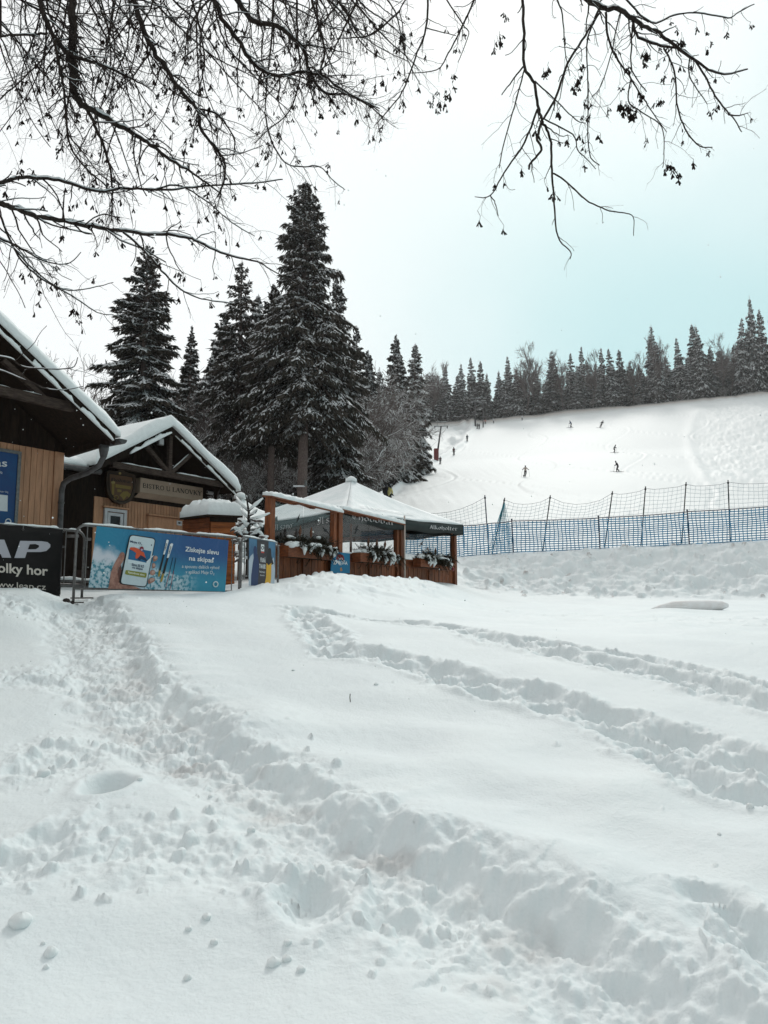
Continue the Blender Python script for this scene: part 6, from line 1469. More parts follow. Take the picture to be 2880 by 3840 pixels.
# near trees
conifer_at('broad snow-laden spruce standing behind the hut roofs at left', 11, 516, 905, 38, 190, bc=.12, whorls=52, per=8, tufts=84, tl=.33, tw=.058, droop=.5, snow=.85, hang=.4, prof_=([0, .1, .3, .55, .75, .92, 1], [.95, 1., .86, .62, .44, .22, .02]))
conifer_at('tallest spruce with a long bare lower trunk in the big clump', 12, 1131, 668, 42, 232, bc=.30, whorls=66, per=8, tufts=86, tl=.40, tw=.05, droop=.75, snow=.46, hang=.85, prof_=([0, .12, .35, .50, .60, .72, .85, .95, 1], [.85, 1., .86, .60, .42, .40, .30, .14, .02]))
conifer_at('spruce forming the right shoulder of the big clump', 13, 1255, 1030, 46, 150, bc=.10, whorls=48, per=8, tufts=80, tl=.38, tw=.055, droop=.8, snow=.45, hang=.95, pw=.75)
conifer_at('spruce with a bare lower trunk left of the tallest one', 14, 1012, 1055, 44, 120, bc=.34, whorls=42, per=8, tufts=72, tl=.38, tw=.055, droop=.7, snow=.34, hang=.8, pw=.7)
conifer_at('sparse thin-topped spruce between the broad spruce and the big clump', 15, 885, 968, 45, 160, bc=.30, whorls=36, per=7, tufts=52, tl=.38, tw=.052, droop=.75, snow=.38, hang=.7, sparse=.35, pw=.72)
conifer_at('lower spruce at the right edge of the big clump', 16, 1335, 1215, 64, 100, bc=.06, whorls=44, per=7, tufts=60, tl=.45, tw=.07, droop=.9, snow=.45, hang=.8, pw=.8)
conifer_at('small pointed spruce right of the broad snow-laden spruce', 17, 698, 1213, 52, 85, bc=.05, whorls=44, per=7, tufts=40, tl=.45, tw=.09, droop=.5, snow=.45, hang=.5)
conifer_at('snow-laden spruce overhanging the left edge of the tow track', 18, 1500, 1330, 100, 105, bc=.02, whorls=40, per=7, tufts=44, tl=.75, tw=.15, droop=.95, snow=.60, hang=.8, pw=.8)
conifer_at('drooping heavily snow-laden spruce right of the bare thicket', 19, 1560, 1283, 120, 72, bc=.02, whorls=42, per=7, tufts=34, tl=.75, tw=.16, droop=1.2, snow=.85, hang=.8, pw=.7)
# shared kinds for the forest
PT_ = []
for i, (sd, Rr, kw) in enumerate(((31, .20, dict(droop=.6, snow=.48)), (32, .17, dict(droop=.8, snow=.62)), (33, .23, dict(droop=.5, snow=.40)), (34, .145, dict(droop=.45, snow=.36)))):
    t = make_conifer('', sd, (0, 0, 0), 20., 20*Rr, needle=NEEDLE_F, bc=.05, whorls=34, per=7, tufts=26, tl=.95, tw=.19, hang=.6, pw=.85, **kw); PT_.append(t)
# bare broadleaf trees
def bare_tree(seed, H, spread=.9, levels=4, droopy=0., dens=1., mt=None, minr=.012):
    r = np.random.default_rng(seed); mb = MB(); stems = MB()
    def grow(p, d, L, rad, lev, out_):
        n = 5; pts = [p]; dd_ = d.copy()
        for i in range(n):
            dd_ = unit(dd_+r.normal(size=3)*.14+np.array([0, 0, .10 if lev < 2 else -.02-droopy*.14])); pts.append(pts[-1]+dd_*L/n)
        out_.tube(pts, list(np.linspace(rad, max(rad*.45, minr*.7), n+1)), 5 if lev < 2 else 3, cap=False)
        if lev >= levels: return
        k = int((8, 7, 6, 6, 5)[lev]*dens*r.uniform(.8, 1.2))
        for j in range(k):
            t = r.uniform(.25 if lev else .30, 1.); q = pts[min(n, int(t*n))]; a = r.uniform(0, 6.28); side = unit(np.cross(dd_, [math.cos(a), math.sin(a), .3])); el = r.uniform(.45, 1.0)*spread
            nd = unit(d*(1-.35*spread)+side*el+np.array([0, 0, .12])); grow(q, nd, L*r.uniform(.42, .68), max(rad*.45, minr), lev+1, mb)
    grow(np.array([0, 0, -.4]), np.array([0, 0, 1.]), H*.62, H*.011+.02, 0, stems)
    return stems, mb
def make_bare(label, seed, loc, H, group=None, mt=None, cat='bare tree', **k):
    st_, cr = bare_tree(seed, H, **k); th = thing('bare_tree', label, cat, tuple(loc), group)
    o = st_.build('trunk', mt or TWIG, None, fixn=False); o.parent = th; o = cr.build('crown', mt or TWIG, None, fixn=False); o.parent = th; return th
BT_ = [make_bare('', 41, (0, 0, 0), 12., mt=TWIG, levels=4, spread=.9, minr=.016), make_bare('', 42, (0, 0, 0), 14., mt=TWIG_F, levels=4, spread=.55, droopy=.6, minr=.03), make_bare('', 43, (0, 0, 0), 10., mt=TWIG, levels=4, spread=1.15, minr=.015, dens=1.05)]
def edgeY(u, Y): return Y if Y > 200 or u > 1620 else max(Y, float(np.interp(u, [1260, 1330, 1400, 1450, 1500, 1560, 1620], [40, 62, 92, 99, 108, 124, 140])))   # the wood's edge along the tow track
def bare_at(k, label, u, vtop, Y, group=None, wide=1., seed=0):
    Y = edgeY(u, Y); b = gat(u, Y); H = Zat(vtop, Y)-b[2]; h0 = (12, 14, 10)[k]*1.02; s = H/h0
    return put(BT_[k], label, tuple(b), (s*wide, s*wide, s), seed*1.7, group)
def spr_at(k, label, u, vtop, Y, group=None, wide=1., seed=0, base=None):
    Y = edgeY(u, Y); b = gat(u, Y); H = Zat(vtop, Y)-b[2]; s = H/20.; return put(PT_[k], label, tuple(b-[0, 0, .3]), (s*wide, s*wide, s), seed*2.1, group)
# bare thicket between the clump and the tow track
TH = [(1475, 1640, 84, 0), (1420, 1700, 70, 2), (1330, 1350, 56, 0), (1290, 1420, 52, 2), (1470, 1420, 72, 0), (1395, 1335, 58, 2), (1350, 1420, 54, 0), (1440, 1390, 62, 0), (1310, 1500, 50, 2), (1425, 1500, 56, 2), (1455, 1480, 66, 0), (1370, 1560, 52, 0), (1455, 1600, 64, 2), (1275, 1600, 50, 0), (1398, 1650, 58, 2), (1335, 1680, 52, 2)]
for i, (u, v, Y, k) in enumerate(TH): bare_at(k, 'frosted bare bush in the grey thicket right of the big spruces', u, v, Y, 'frosted bushes of the grey thicket', 1.3, i)
UN = [(640, 1480, 46, 2), (720, 1420, 50, 0), (790, 1400, 54, 0), (850, 1560, 50, 2), (940, 1480, 54, 0), (770, 1600, 44, 2), (1080, 1640, 52, 2), (1180, 1600, 56, 0), (900, 1690, 43, 0), (1230, 1700, 48, 2), (690, 1640, 42, 2), (980, 1560, 58, 2), (1060, 1450, 60, 0), (830, 1330, 60, 0)]
UN += [(1300, 1380, 60, 0), (1350, 1360, 66, 2), (600, 1450, 52, 0), (820, 1430, 56, 0), (1000, 1500, 50, 2), (740, 1500, 48, 2), (1385, 1400, 80, 0)]
for i, (u, v, Y, k) in enumerate(UN): bare_at(k, 'snowy leafless understorey tree among the trunks behind the terrace', u, v, Y, 'leafless trees under the big spruces', 1.15, i+20)
LB = [(300, 1345, 58), (225, 1375, 55), (375, 1440, 60), (150, 1400, 62), (60, 1330, 64), (420, 1470, 52)]
for i, (u, v, Y) in enumerate(LB): bare_at(i % 2*2, 'pale frosted leafless tree behind the left roof', u, v, Y, 'pale leafless trees behind the left roof', 1.2, i+40)
# spruces filling the wood behind
r_ = np.random.default_rng(77); cnt = 0
FS_ = []
for u, v, Y in [(640, 1420, 58), (760, 1290, 66), (830, 1210, 72), (950, 1180, 70), (1040, 1260, 66), (1180, 1220, 72), (1100, 1360, 58), (900, 1420, 56), (1270, 1330, 70), (1210, 1480, 58), (1360, 1380, 78), (700, 1500, 50), (980, 1600, 56), (800, 1500, 60), (560, 1440, 62), (480, 1500, 66), (1300, 1440, 84), (1060, 1520, 62), (1160, 1560, 64), (870, 1330, 82), (1400, 1400, 90), (1440, 1440, 92), (740, 1400, 74), (610, 1500, 72), (1330, 1560, 66), (1395, 1345, 62), (1424, 1372, 66), (1368, 1300, 58), (822, 1160, 60), (938, 1105, 58), (782, 1310, 56), (655, 1330, 60), (1600, 1400, 240), (1628, 1410, 241), (1650, 1430, 241), (1585, 1430, 238)]:
    spr_at(int(r_.integers(0, 4)), 'dark spruce deep in the wood behind the big clump', u, v, Y, 'dark spruces deep in the wood', r_.uniform(.85, 1.25), cnt); cnt += 1
spr_at(3, 'slim spruce rising behind the grey thicket, left of the drooping snowy spruce', 1462, 1248, 100, None, 1.0, 3)
spr_at(3, 'short slim spruce just right of the slim one behind the thicket', 1512, 1305, 105, None, 1.0, 5)
spr_at(1, 'snowy spruce leaning over the lower left edge of the tow track', 1530, 1480, 112, None, 1.1, 7)
spr_at(2, 'dense dark spruce at the foot of the tow track beside the thicket', 1455, 1580, 84, None, 1.2, 9)
for i, (u, v, Y, k) in enumerate([(1612, 1345, 238, 1), (1640, 1375, 239, 1), (1590, 1400, 238, 1)]): bare_at(k, 'brown leafless tree beyond the tow track, left of the crest spruces', u, v, Y, 'leafless trees beyond the tow track', .8, i+60)
# row along the crest
CR = [(1683, 1370, 0), (1743, 1358, 1), (1779, 1330, 0), (1806, 1352, 3), (1832, 1395, 2), (1715, 1400, 3), (1660, 1405, 2), (1885, 1385, 2), (1908, 1372, 0), (1927, 1328, 1), (1955, 1372, 2), (2020, 1378, 0), (2071, 1315, 1), (2094, 1325, 3), (2148, 1320, 0), (2175, 1360, 2), (2197, 1300, 1), (2228, 1345, 0), (2255, 1355, 2), (2277, 1296, 1), (2313, 1303, 0), (2350, 1303, 3), (2378, 1345, 2), (2425, 1360, 0), (2467, 1205, 2), (2490, 1280, 0), (2530, 1330, 0), (2582, 1260, 1), (2610, 1330, 2), (2640, 1209, 3), (2662, 1207, 2), (2700, 1290, 0), (2745, 1330, 2), (2806, 1192, 1), (2780, 1290, 0), (2864, 1100, 2), (2835, 1230, 1), (2900, 1150, 0), (2960, 1120, 2), (3030, 1160, 1), (3110, 1130, 0)]
LABC = {1683: 'leftmost full spruce of the crest row, above the tow track', 1743: 'spruce left of the pointed peak behind the top pylons', 1779: 'highest spruce behind the top lift pylons', 1806: 'slim spruce just right of the one behind the top pylons', 1927: 'very snowy spruce at the right side of the dip in the crest row', 2071: 'slim pointed spruce right of the tall brown leafless crown', 2197: 'pointed spruce above the blue-jacketed skier', 2277: 'pointed spruce above the upper dark skier', 2467: 'tall broad spruce with brownish centre, standing above the crest row', 2582: 'snowy spruce between the two tall groups at right', 2640: 'left one of the twin-topped spruces', 2662: 'right one of the twin-topped spruces', 2806: 'second spruce from the right edge, lower than its neighbour', 2864: 'tallest crest spruce, cut by the right picture edge'}
for i, (u, v, k) in enumerate(CR):
    Y = 243+(i*7 % 5)*1.7; lab = LABC.get(u); vb = 1
    b = gat(u, Y); H = (Zat(v, Y)-b[2]); hw = (46 if H > 24 else 38)/FPX*Y; wide = hw/(H*(.20, .17, .23, .145)[k])
    spr_at(k, lab or 'snow-dusted spruce in the dense crest row above the piste', u, v, Y, None if lab else 'spruces of the crest row', min(1.25, wide*.95), i)
for i in range(46):                      # second rank behind
    u = 1650+i*31; v = float(np.interp(u, [1650, 1860, 1950, 2400, 2620, 2900, 3100], [1450, 1450, 1425, 1400, 1350, 1290, 1280]))+r_.uniform(-22, 22); spr_at(int(r_.integers(0, 4)), 'darker spruce standing behind the crest row', u, v, 252+r_.uniform(0, 7), 'spruces behind the crest row', 1.4, i)
for i, (u, v) in enumerate([(1983, 1288), (1966, 1325), (2028, 1325), (2124, 1310), (2235, 1312), (2390, 1305), (2520, 1232), (2735, 1252), (2765, 1280)]):
    bare_at(1, 'brownish drooping birch crown between the crest spruces', u, v, 241+i % 3, 'birches in the crest row', .62, i)
for i in range(16):                      # undergrowth at the crest
    u = 1660+i*83; bare_at(2 if i % 2 else 0, 'low frosted bush along the dark crest edge', u, float(np.interp(u, [1590, 1790, 2880], [1565, 1540, 1425]))+r_.uniform(-15, 15), 241.5, 'bushes along the crest edge', 1.5, i)
for t in PT_+BT_:
    for c in list(t.children): bpy.data.objects.remove(c)
    bpy.data.objects.remove(t)
# box and shelf on the bare trunk, small lamp lower down
bx = thing('junction_box', 'white box on a small shelf fixed to the bare trunk of the tallest spruce', 'box', tuple(P(1118, 1610, 41.4)))
c = P(1116, 1606, 41.4); mb = MB(); mb.beam(c-[0, 0, .17], c+[0, 0, .17], .24, .18); mb.build('case', WHITEP, bx); c = P(1127, 1622, 41.4); mb = MB(); mb.beam(c-[.33, 0, 0], c+[.33, 0, 0], .14, .05); mb.build('shelf', TSNOW, bx)
bx = thing('tree_lamp', 'small lamp on a snowy arm fixed low on the trunk above the terrace roof', 'lamp', tuple(P(1135, 1822, 41.4)))
c = P(1120, 1823, 41.4); mb = MB(); mb.beam(c-[.3, 0, 0], c+[.35, 0, 0], .10, .08); mb.build('arm', TSNOW, bx); c = P(1146, 1812, 41.3); mb = MB(); mb.tube([c-[0, 0, .15], c+[0, 0, .16]], [.09, .07], 8); mb.build('lamp_head', STEEL, bx)
# ------------------------------------------------------------------ overhanging leafless trees (limbs traced at their real distance, twigs grown on them)
def catmull(p, k=5):
    p = [np.asarray(q, float) for q in p]; out = []
    for i in range(len(p)-1):
        a = p[max(i-1, 0)]; b = p[i]; c = p[i+1]; d = p[min(i+2, len(p)-1)]
        for t in np.arange(k)/k: out.append(.5*((2*b)+(c-a)*t+(2*a-5*b+4*c-d)*t*t+(3*b-a-3*c+d)*t**3))
    out.append(p[-1]); return out
gr = np.random.default_rng(21)
def samara_mesh(seed):
    r = np.random.default_rng(seed); mb = MB(); n = int(r.integers(4, 10)); L = r.uniform(.03, .075)
    st_ = [np.zeros(3), np.array([r.uniform(-.012, .012), r.uniform(-.012, .012), -L*.5]), np.array([r.uniform(-.015, .015), r.uniform(-.015, .015), -L])]
    mb.tube(st_, .0016, 3, cap=False); m = 2 if seed % 3 == 0 else 1
    ends = [st_[-1]]
    if m == 2: e = st_[1]+[r.uniform(-.03, .03), r.uniform(-.03, .03), -L*.3]; mb.tube([st_[1], e], .0014, 3, cap=False); ends.append(e)
    for k in range(n):
        e = ends[k % m]+np.array([0, 0, r.uniform(-.01, .02)]); d = unit([r.uniform(-1, 1), r.uniform(-1, 1), -1.7]); l = r.uniform(.026, .044); s_ = unit(np.cross(d, r.normal(size=3)))*l*.20
        q = unit(np.cross(s_, d))*.0012
        V = [e, e+d*l*.35+s_*.55, e+d*l*.8+s_, e+d*l, e+d*l*.8-s_*.5, e+d*l*.35-s_*.5]
        mb.add([v+q for v in V]+[v-q for v in V], [(0, 1, 2, 3, 4, 5), (11, 10, 9, 8, 7, 6)]+[(i, (i+1) % 6, (i+1) % 6+6, i+6) for i in range(6)])
    return mb
SM = [samara_mesh(i).build('seed_cluster', SEED, None, fixn=False) for i in range(7)]
SMESH = [o.data for o in SM]
for o in SM: bpy.data.objects.remove(o)
class Tree:
    def __init__(s, label, base, top, k=1., seedp=1.):
        s.k = k; s.sp = seedp; s.th = thing('leafless_tree', label, 'tree', tuple(base)); s.tw = MB(); s.sn = MB(); s.seed_pts = []; s.base = np.asarray(base, float); s.top = np.asarray(top, float)
        mb = MB(); b = s.base; t = s.top; mid = (b+t)/2+np.array([.15, .1, 0]); mb.tube(catmull([b-[0, 0, .5], b+[0, 0, .3], mid, t], 4), [.30, .28, .25, .24, .23, .22, .21, .20, .19, .18, .17, .15, .12][:13], 14); mb.build('trunk', BARK, s.th, smooth=True)
    def limb(s, px, w0, w1, D0, D1, link=True, den=1., snow=True, drop=.35, name='limb'):
        n = len(px); Ds = np.linspace(D0, D1, n)+gr.uniform(-.12, .12, n); pts = [P(u, v, D) for (u, v), D in zip(px, Ds)]
        c = catmull(pts, 5); w = np.linspace(w0, w1, len(c))*.5/FPX*np.linspace(D0, D1, len(c))
        c = [p+gr.normal(size=3)*r_*.28 for p, r_ in zip(c, w)]
        lead = []
        if link:                                   # carry the limb on, out of the picture, to the trunk
            t0 = unit(c[0]-c[2]); side = px[0][0] < 0 and px[0][1] > 60
            hz = (c[0][2]-s.base[2]-.3)/(s.top[2]-s.base[2]) if side else gr.uniform(.88, 1.); a = s.base+(s.top-s.base)*min(hz, 1); q = c[0]+t0*.4+([-.4, 0, .05] if side else [0, 0, 1.7]); lead = catmull([a, a*.55+q*.45+[0, 0, .15 if side else .6], q, c[0]], 4)[:-1]
        mb = MB(); rl = [max(w[0]*1.1, .012)+(w[0]*1.5)*(1-i/max(1, len(lead))) for i in range(len(lead))]
        mb.tube(lead+c, rl+list(w), 8); mb.build(name, BARK, s.th, smooth=True, fixn=False)
        if snow: s.snow(c, w)
        s.grow(c, w, 0, den, drop)
        return c
    def snow(s, c, w, pr=.85):
        run = []; rr = []
        for i in range(len(c)):
            t = unit(c[min(i+1, len(c)-1)]-c[max(i-1, 0)])
            if abs(t[2]) < .80 and gr.uniform() < pr:
                k = (1-abs(t[2])); run.append(c[i]+np.array([0, 0, w[i]*.75])); rr.append(w[i]*(.55+.55*k)*gr.uniform(.75, 1.15))
            else:
                if len(run) > 2: s.sn.tube(run, [rr[0]*.3]+rr[1:-1]+[rr[-1]*.3], 6)
                run = []; rr = []
        if len(run) > 2: s.sn.tube(run, [rr[0]*.3]+rr[1:-1]+[rr[-1]*.3], 6)
    def grow(s, c, w, lev, den, drop):
        step = (.070, .080, .080)[lev]/den; acc = gr.uniform(0, step); sg = gr.choice([-1, 1])
        for i in range(1, len(c)):
            seg = c[i]-c[i-1]; L = np.linalg.norm(seg); t = seg/max(L, 1e-9)
            while acc < L:
                p = c[i-1]+t*acc; acc += step*gr.uniform(.6, 1.5)
                for rep in range(2 if gr.uniform() < .35 else 1):
                    sg = -sg; a = unit(np.cross(t, [gr.normal()*.4, 1+gr.normal()*.3, gr.normal()*.4]))*sg; b = gr.normal(size=3)*.25
                    d = unit(t*gr.uniform(.4, 1.1)+a*gr.uniform(.5, 1.)+b+np.array([0, 0, -drop*gr.uniform(.2, 1.3)]))
                    l = (gr.uniform(.16, .62)*gr.uniform(.6, 1.25), gr.uniform(.05, .22), gr.uniform(.02, .07))[lev]*(1-.35*i/len(c))*(s.k if lev == 0 else 1)
                    s.twig(p, d, l, min(w[i]*.5, (.0082, .0060, .0046)[lev]), lev, den, drop)
            acc -= L
    def twig(s, p, d, l, r, lev, den, drop):
        n = (7, 4, 2)[lev]; pts = [p]; dd_ = d
        curl = gr.uniform(-.05, .16)
        for i in range(n):
            dd_ = unit(dd_+gr.normal(size=3)*(.17, .20, .2)[lev]+np.array([0, 0, (-drop*.22 if i < n*.6 else curl)])); pts.append(pts[-1]+dd_*l/n)
        w = list(np.linspace(r, r*.55, n+1)); w[-1] = r*.95 if lev else r*.7
        s.tw.tube(pts, w, 4 if lev == 0 else 3, cap=False)
        if lev == 0 and gr.uniform() < .7: s.snow(pts, w, .95)
        if lev < 2: s.grow(pts, w, lev+1, den, drop*.8)
        if lev == 0 and gr.uniform() < .5*s.sp: s.seed_pts.append(pts[-1])
        elif lev == 1 and gr.uniform() < .075*s.sp: s.seed_pts.append(pts[-1])
    def finish(s, nseed):
        s.tw.build('twigs', BARK, s.th, fixn=False)['kind'] = 'stuff'
        s.sn.build('branch_snow', TSNOW, s.th, fixn=False, smooth=True)['kind'] = 'stuff'
        gr.shuffle(s.seed_pts); off = wloc(s.th); far = []
        inview = [p for p in s.seed_pts if p[1] > 1 and abs(p[0]/p[1]) < .53 and (p[2]-CZ)/p[1] < .85]
        if len(inview) > nseed:
            mb = MB()
            for p in inview[nseed:nseed+260]:
                m_ = SMESH[int(gr.integers(0, 7))]; a = gr.uniform(0, 6.28); ca, sa = math.cos(a), math.sin(a); q = gr.uniform(.8, 1.3)
                mb.add([(p[0]+q*(v.co.x*ca-v.co.y*sa), p[1]+q*(v.co.x*sa+v.co.y*ca), p[2]+q*v.co.z) for v in m_.vertices], [tuple(f_.vertices) for f_ in m_.polygons])
            mb.build('further_seed_clusters', SEED, s.th, fixn=False)['kind'] = 'stuff'
        for p in inview[:nseed]:
            k = int(gr.integers(0, 7)); o = bpy.data.objects.new('seed_cluster', SMESH[k]); COL.objects.link(o); o.parent = s.th; o.location = p-off; o.rotation_euler = (gr.uniform(-.2, .2), gr.uniform(-.2, .2), gr.uniform(0, 6.28)); q = gr.uniform(.9, 1.5); o.scale = (q, q, q)
A1 = Tree('leafless tree whose snowy limbs hang over the left half of the picture', (-6.6, 4.2, ground(-6.6, 4.2)), (-4.2, 4.6, 9.2))
S1 = lambda q: [(x/1.152, y/1.152) for x, y in q]
A1.limb([(262, -60), (270, 60), (273, 150), (271, 260), (280, 350), (305, 392)], 34, 26, 6.2, 6.3, den=.8, drop=.3)
A1.limb([(305, 392), (380, 434), (486, 495), (555, 535), (640, 600), (740, 660), (830, 730)], 24, 5, 6.3, 6.9, link=False)
A1.limb([(140, -30), (190, 115), (230, 175), (290, 215), (350, 235), (415, 258), (500, 300), (560, 330)], 22, 5, 5.8, 6.6)
A1.limb([(205, 150), (225, 250), (243, 360), (250, 480), (270, 560), (330, 640), (400, 700), (430, 760)], 12, 4, 5.9, 6.3, link=False)
A1.limb([(495, -20), (538, 113), (590, 208), (642, 286), (694, 365), (738, 408), (755, 486), (807, 555), (842, 608), (838, 686), (816, 738)], 22, 6, 6.4, 7.0)
A1.limb([(738, 408), (807, 425), (850, 470), (880, 530), (872, 600)], 9, 4, 6.8, 7.0, link=False)
A1.limb([(794, -20), (833, 70), (903, 165), (955, 243), (1042, 286), (1128, 270), (1215, 286), (1259, 321), (1345, 370), (1424, 408)], 20, 4, 6.8, 7.6)
A1.limb([(880, -20), (937, 70), (1024, 95), (1085, 130), (1146, 200), (1155, 260), (1215, 347), (1302, 356), (1389, 400), (1440, 450)], 22, 4, 7.0, 7.8)
A1.limb([(-80, 700), (0, 690), (52, 668), (139, 667), (243, 681), (365, 716), (469, 707), (590, 712), (694, 705), (825, 694), (955, 686), (1060, 672)], 17, 4, 5.6, 7.2, den=.6, drop=.2)
A1.limb([(-80, 750), (0, 764), (52, 777), (139, 812), (243, 829), (347, 851), (451, 864), (555, 877), (677, 885), (746, 907), (850, 955), (963, 981), (1024, 1016), (1120, 1068)], 24, 3, 5.4, 7.2, den=.55, drop=.2)
A1.limb(S1([(530, 1000), (620, 1080), (700, 1170), (780, 1250), (870, 1290), (1000, 1310), (1150, 1330)]), 9, 3, 6.1, 7.0, link=False, den=.55)
A1.limb(S1([(-60, 860), (0, 930), (40, 1030), (90, 1120), (160, 1190), (240, 1240), (330, 1290), (420, 1350), (490, 1360)]), 10, 3, 5.4, 6.2, den=.6)
A1.limb(S1([(-60, 1000), (0, 1030), (60, 1055), (120, 1090), (200, 1130), (290, 1140), (350, 1090)]), 11, 3, 5.3, 5.8, den=.6)
A1.limb(S1([(60, 1070), (140, 1160), (260, 1245), (360, 1250), (490, 1220)]), 7, 3, 5.4, 5.9, link=False, den=.6)
A1.limb(S1([(380, 480), (410, 540), (450, 640), (480, 750), (485, 870), (478, 960)]), 14, 5, 6.3, 6.5, link=False)
A1.limb(S1([(870, -20), (850, 100), (855, 300), (868, 420)]), 9, 3, 6.6, 6.7)
A1.limb(S1([(1180, -20), (1175, 150), (1150, 400), (1145, 490)]), 10, 4, 7.2, 7.3)
A1.limb(S1([(1280, -20), (1285, 160), (1295, 330), (1250, 480), (1160, 560), (1100, 620)]), 9, 3, 7.3, 7.6)
A1.limb(S1([(1145, 490), (1170, 600), (1230, 700), (1300, 720), (1380, 720), (1440, 780), (1490, 820)]), 7, 3, 7.3, 7.9, link=False, den=.7)
A1.limb(S1([(0, 160), (60, 150), (130, 150), (200, 145)]), 8, 10, 5.6, 5.8)
A1.limb(S1([(650, 30), (520, 30), (600, 130), (640, 170)]), 6, 3, 6.1, 6.4)
A1.limb(S1([(1440, -20), (1500, 60), (1560, 160), (1640, 120), (1660, 90)]), 8, 3, 7.2, 7.6, den=.8)
A1.limb(S1([(1340, -20), (1400, 200), (1390, 330), (1480, 400), (1560, 430), (1640, 480)]), 9, 3, 7.2, 7.8)
A1.limb(S1([(640, 830), (760, 800), (880, 860), (1000, 960), (1100, 1020)]), 7, 3, 6.6, 7.0, link=False, den=.6)
A1.limb(S1([(330, 260), (300, 400), (290, 560), (360, 660), (440, 760), (520, 800)]), 8, 3, 6.2, 6.4, link=False)
A1.limb(S1([(240, 180), (180, 260), (100, 340), (0, 430), (-40, 480)]), 7, 4, 5.9, 5.6, link=False)
A1.limb([(-60, 1395), (0, 1389), (130, 1441), (172, 1457), (240, 1462), (312, 1449)], 8, 3, 5.0, 5.5, den=.12, drop=.0)
A1.limb([(-60, 1330), (40, 1345), (83, 1374), (170, 1382), (270, 1379), (291, 1340)], 8, 3, 5.0, 5.4, den=.12, drop=.0)
for k in range(58):      # thinner limbs from above the picture, hanging through the crown
    u = gr.uniform(-150, 1420); v0 = -60; L = gr.uniform(350, 800)*(1 if u < 900 else .65); D = gr.uniform(6.2, 8.6); px = [(u, v0)]; a = gr.uniform(-.35, .95)
    for j in range(6):
        a += gr.uniform(-.30, .30); px.append((px[-1][0]+L/6*math.sin(a), px[-1][1]+L/6*math.cos(a)*.9))
    A1.limb(px, gr.uniform(5, 10), 3, D, D+gr.uniform(-.3, .8), den=.55, snow=True, drop=.4)
A1.finish(290)
A2 = Tree('leafless tree whose sparser limbs hang over the right half of the picture', (6.9, 3.4, ground(6.9, 3.4)), (4.6, 4.6, 9.0), .6, .5)
S2 = lambda q: [(1300+x/1.05, y/1.05) for x, y in q]
K2 = dict(den=.5, snow=False, drop=.5)
A2.limb(S2([(690, -30), (693, 0), (697, 100), (700, 260), (740, 330), (755, 430), (770, 470)]), 12, 11, 6.0, 6.2, **dict(K2, den=.2))
A2.limb(S2([(770, 470), (752, 540), (766, 590), (725, 640), (718, 665)]), 11, 8, 6.2, 6.2, link=False, den=.1, snow=False)
A2.limb(S2([(770, 480), (800, 540), (808, 670), (818, 800), (830, 930), (880, 990), (880, 1020)]), 11, 3, 6.2, 6.4, link=False, den=.40, snow=False)
A2.limb(S2([(810, 680), (870, 720), (940, 785), (1020, 825), (1095, 840), (1128, 855), (1130, 930)]), 7, 3, 6.3, 6.5, link=False, den=.25, snow=False)
A2.limb(S2([(1000, 30), (940, 140), (870, 250), (830, 370), (775, 470)]), 10, 9, 6.4, 6.2, link=False, **dict(K2, den=.25))
A2.limb(S2([(752, 430), (700, 560), (620, 680), (565, 770), (505, 775)]), 9, 3, 6.2, 6.4, link=False, **dict(K2, den=.3))
A2.limb(S2([(565, 770), (585, 800), (597, 850)]), 5, 3, 6.4, 6.4, link=False, den=.1, snow=False)
A2.limb(S2([(700, 270), (660, 420), (620, 560), (600, 660)]), 6, 4, 6.1, 6.3, link=False, **K2)
A2.limb(S2([(695, 262), (650, 320), (610, 375)]), 7, 4, 6.1, 6.2, link=False, den=.1, snow=False)
A2.limb(S2([(820, -20), (850, 60), (860, 200), (880, 300)]), 7, 3, 6.2, 6.3, **K2)
A2.limb(S2([(900, -40), (950, 0), (1010, 30), (1080, 40), (1150, 90), (1230, 130), (1290, 180), (1360, 230), (1440, 280), (1500, 292), (1580, 270)]), 24, 5, 6.4, 7.0, den=.45, snow=True, drop=.3)
A2.limb(S2([(1128, 80), (1150, 145), (1240, 180), (1330, 200), (1400, 280), (1440, 360), (1490, 430), (1520, 460), (1555, 520)]), 12, 4, 6.6, 7.0, link=False, den=.40, snow=True)
A2.limb(S2([(1500, 450), (1545, 455), (1580, 445)]), 6, 3, 6.9, 7.0, link=False, den=.4, snow=True)
A2.limb(S2([(1250, 190), (1290, 280), (1305, 430), (1340, 520), (1390, 575), (1440, 580)]), 8, 4, 6.7, 7.0, link=False, **K2)
A2.limb(S2([(1075, -20), (1100, 0), (1200, 90), (1290, 60), (1380, 50), (1500, 70), (1540, 50), (1605, 15)]), 8, 4, 6.3, 6.8, den=.40, snow=True, drop=.3)
A2.limb(S2([(1020, 50), (1030, 150), (1070, 240), (1120, 310), (1170, 390), (1210, 450), (1260, 520)]), 10, 3, 6.5, 6.8, link=False, **dict(K2, den=.45))
A2.limb(S2([(1120, 310), (1110, 400), (1160, 440), (1240, 500), (1250, 600), (1245, 660)]), 6, 3, 6.6, 6.8, link=False, **K2)
A2.limb(S2([(1000, 45), (962, 110), (945, 180), (948, 260), (950, 400), (955, 600), (995, 650)]), 7, 4, 6.3, 6.4, link=False, **K2)
A2.limb(S2([(780, 470), (890, 530), (910, 590), (950, 630), (980, 665)]), 6, 3, 6.2, 6.4, link=False, **dict(K2, den=.25))
A2.limb(S2([(740, 320), (830, 400), (900, 470), (940, 485)]), 6, 3, 6.2, 6.4, link=False, **dict(K2, den=.3))
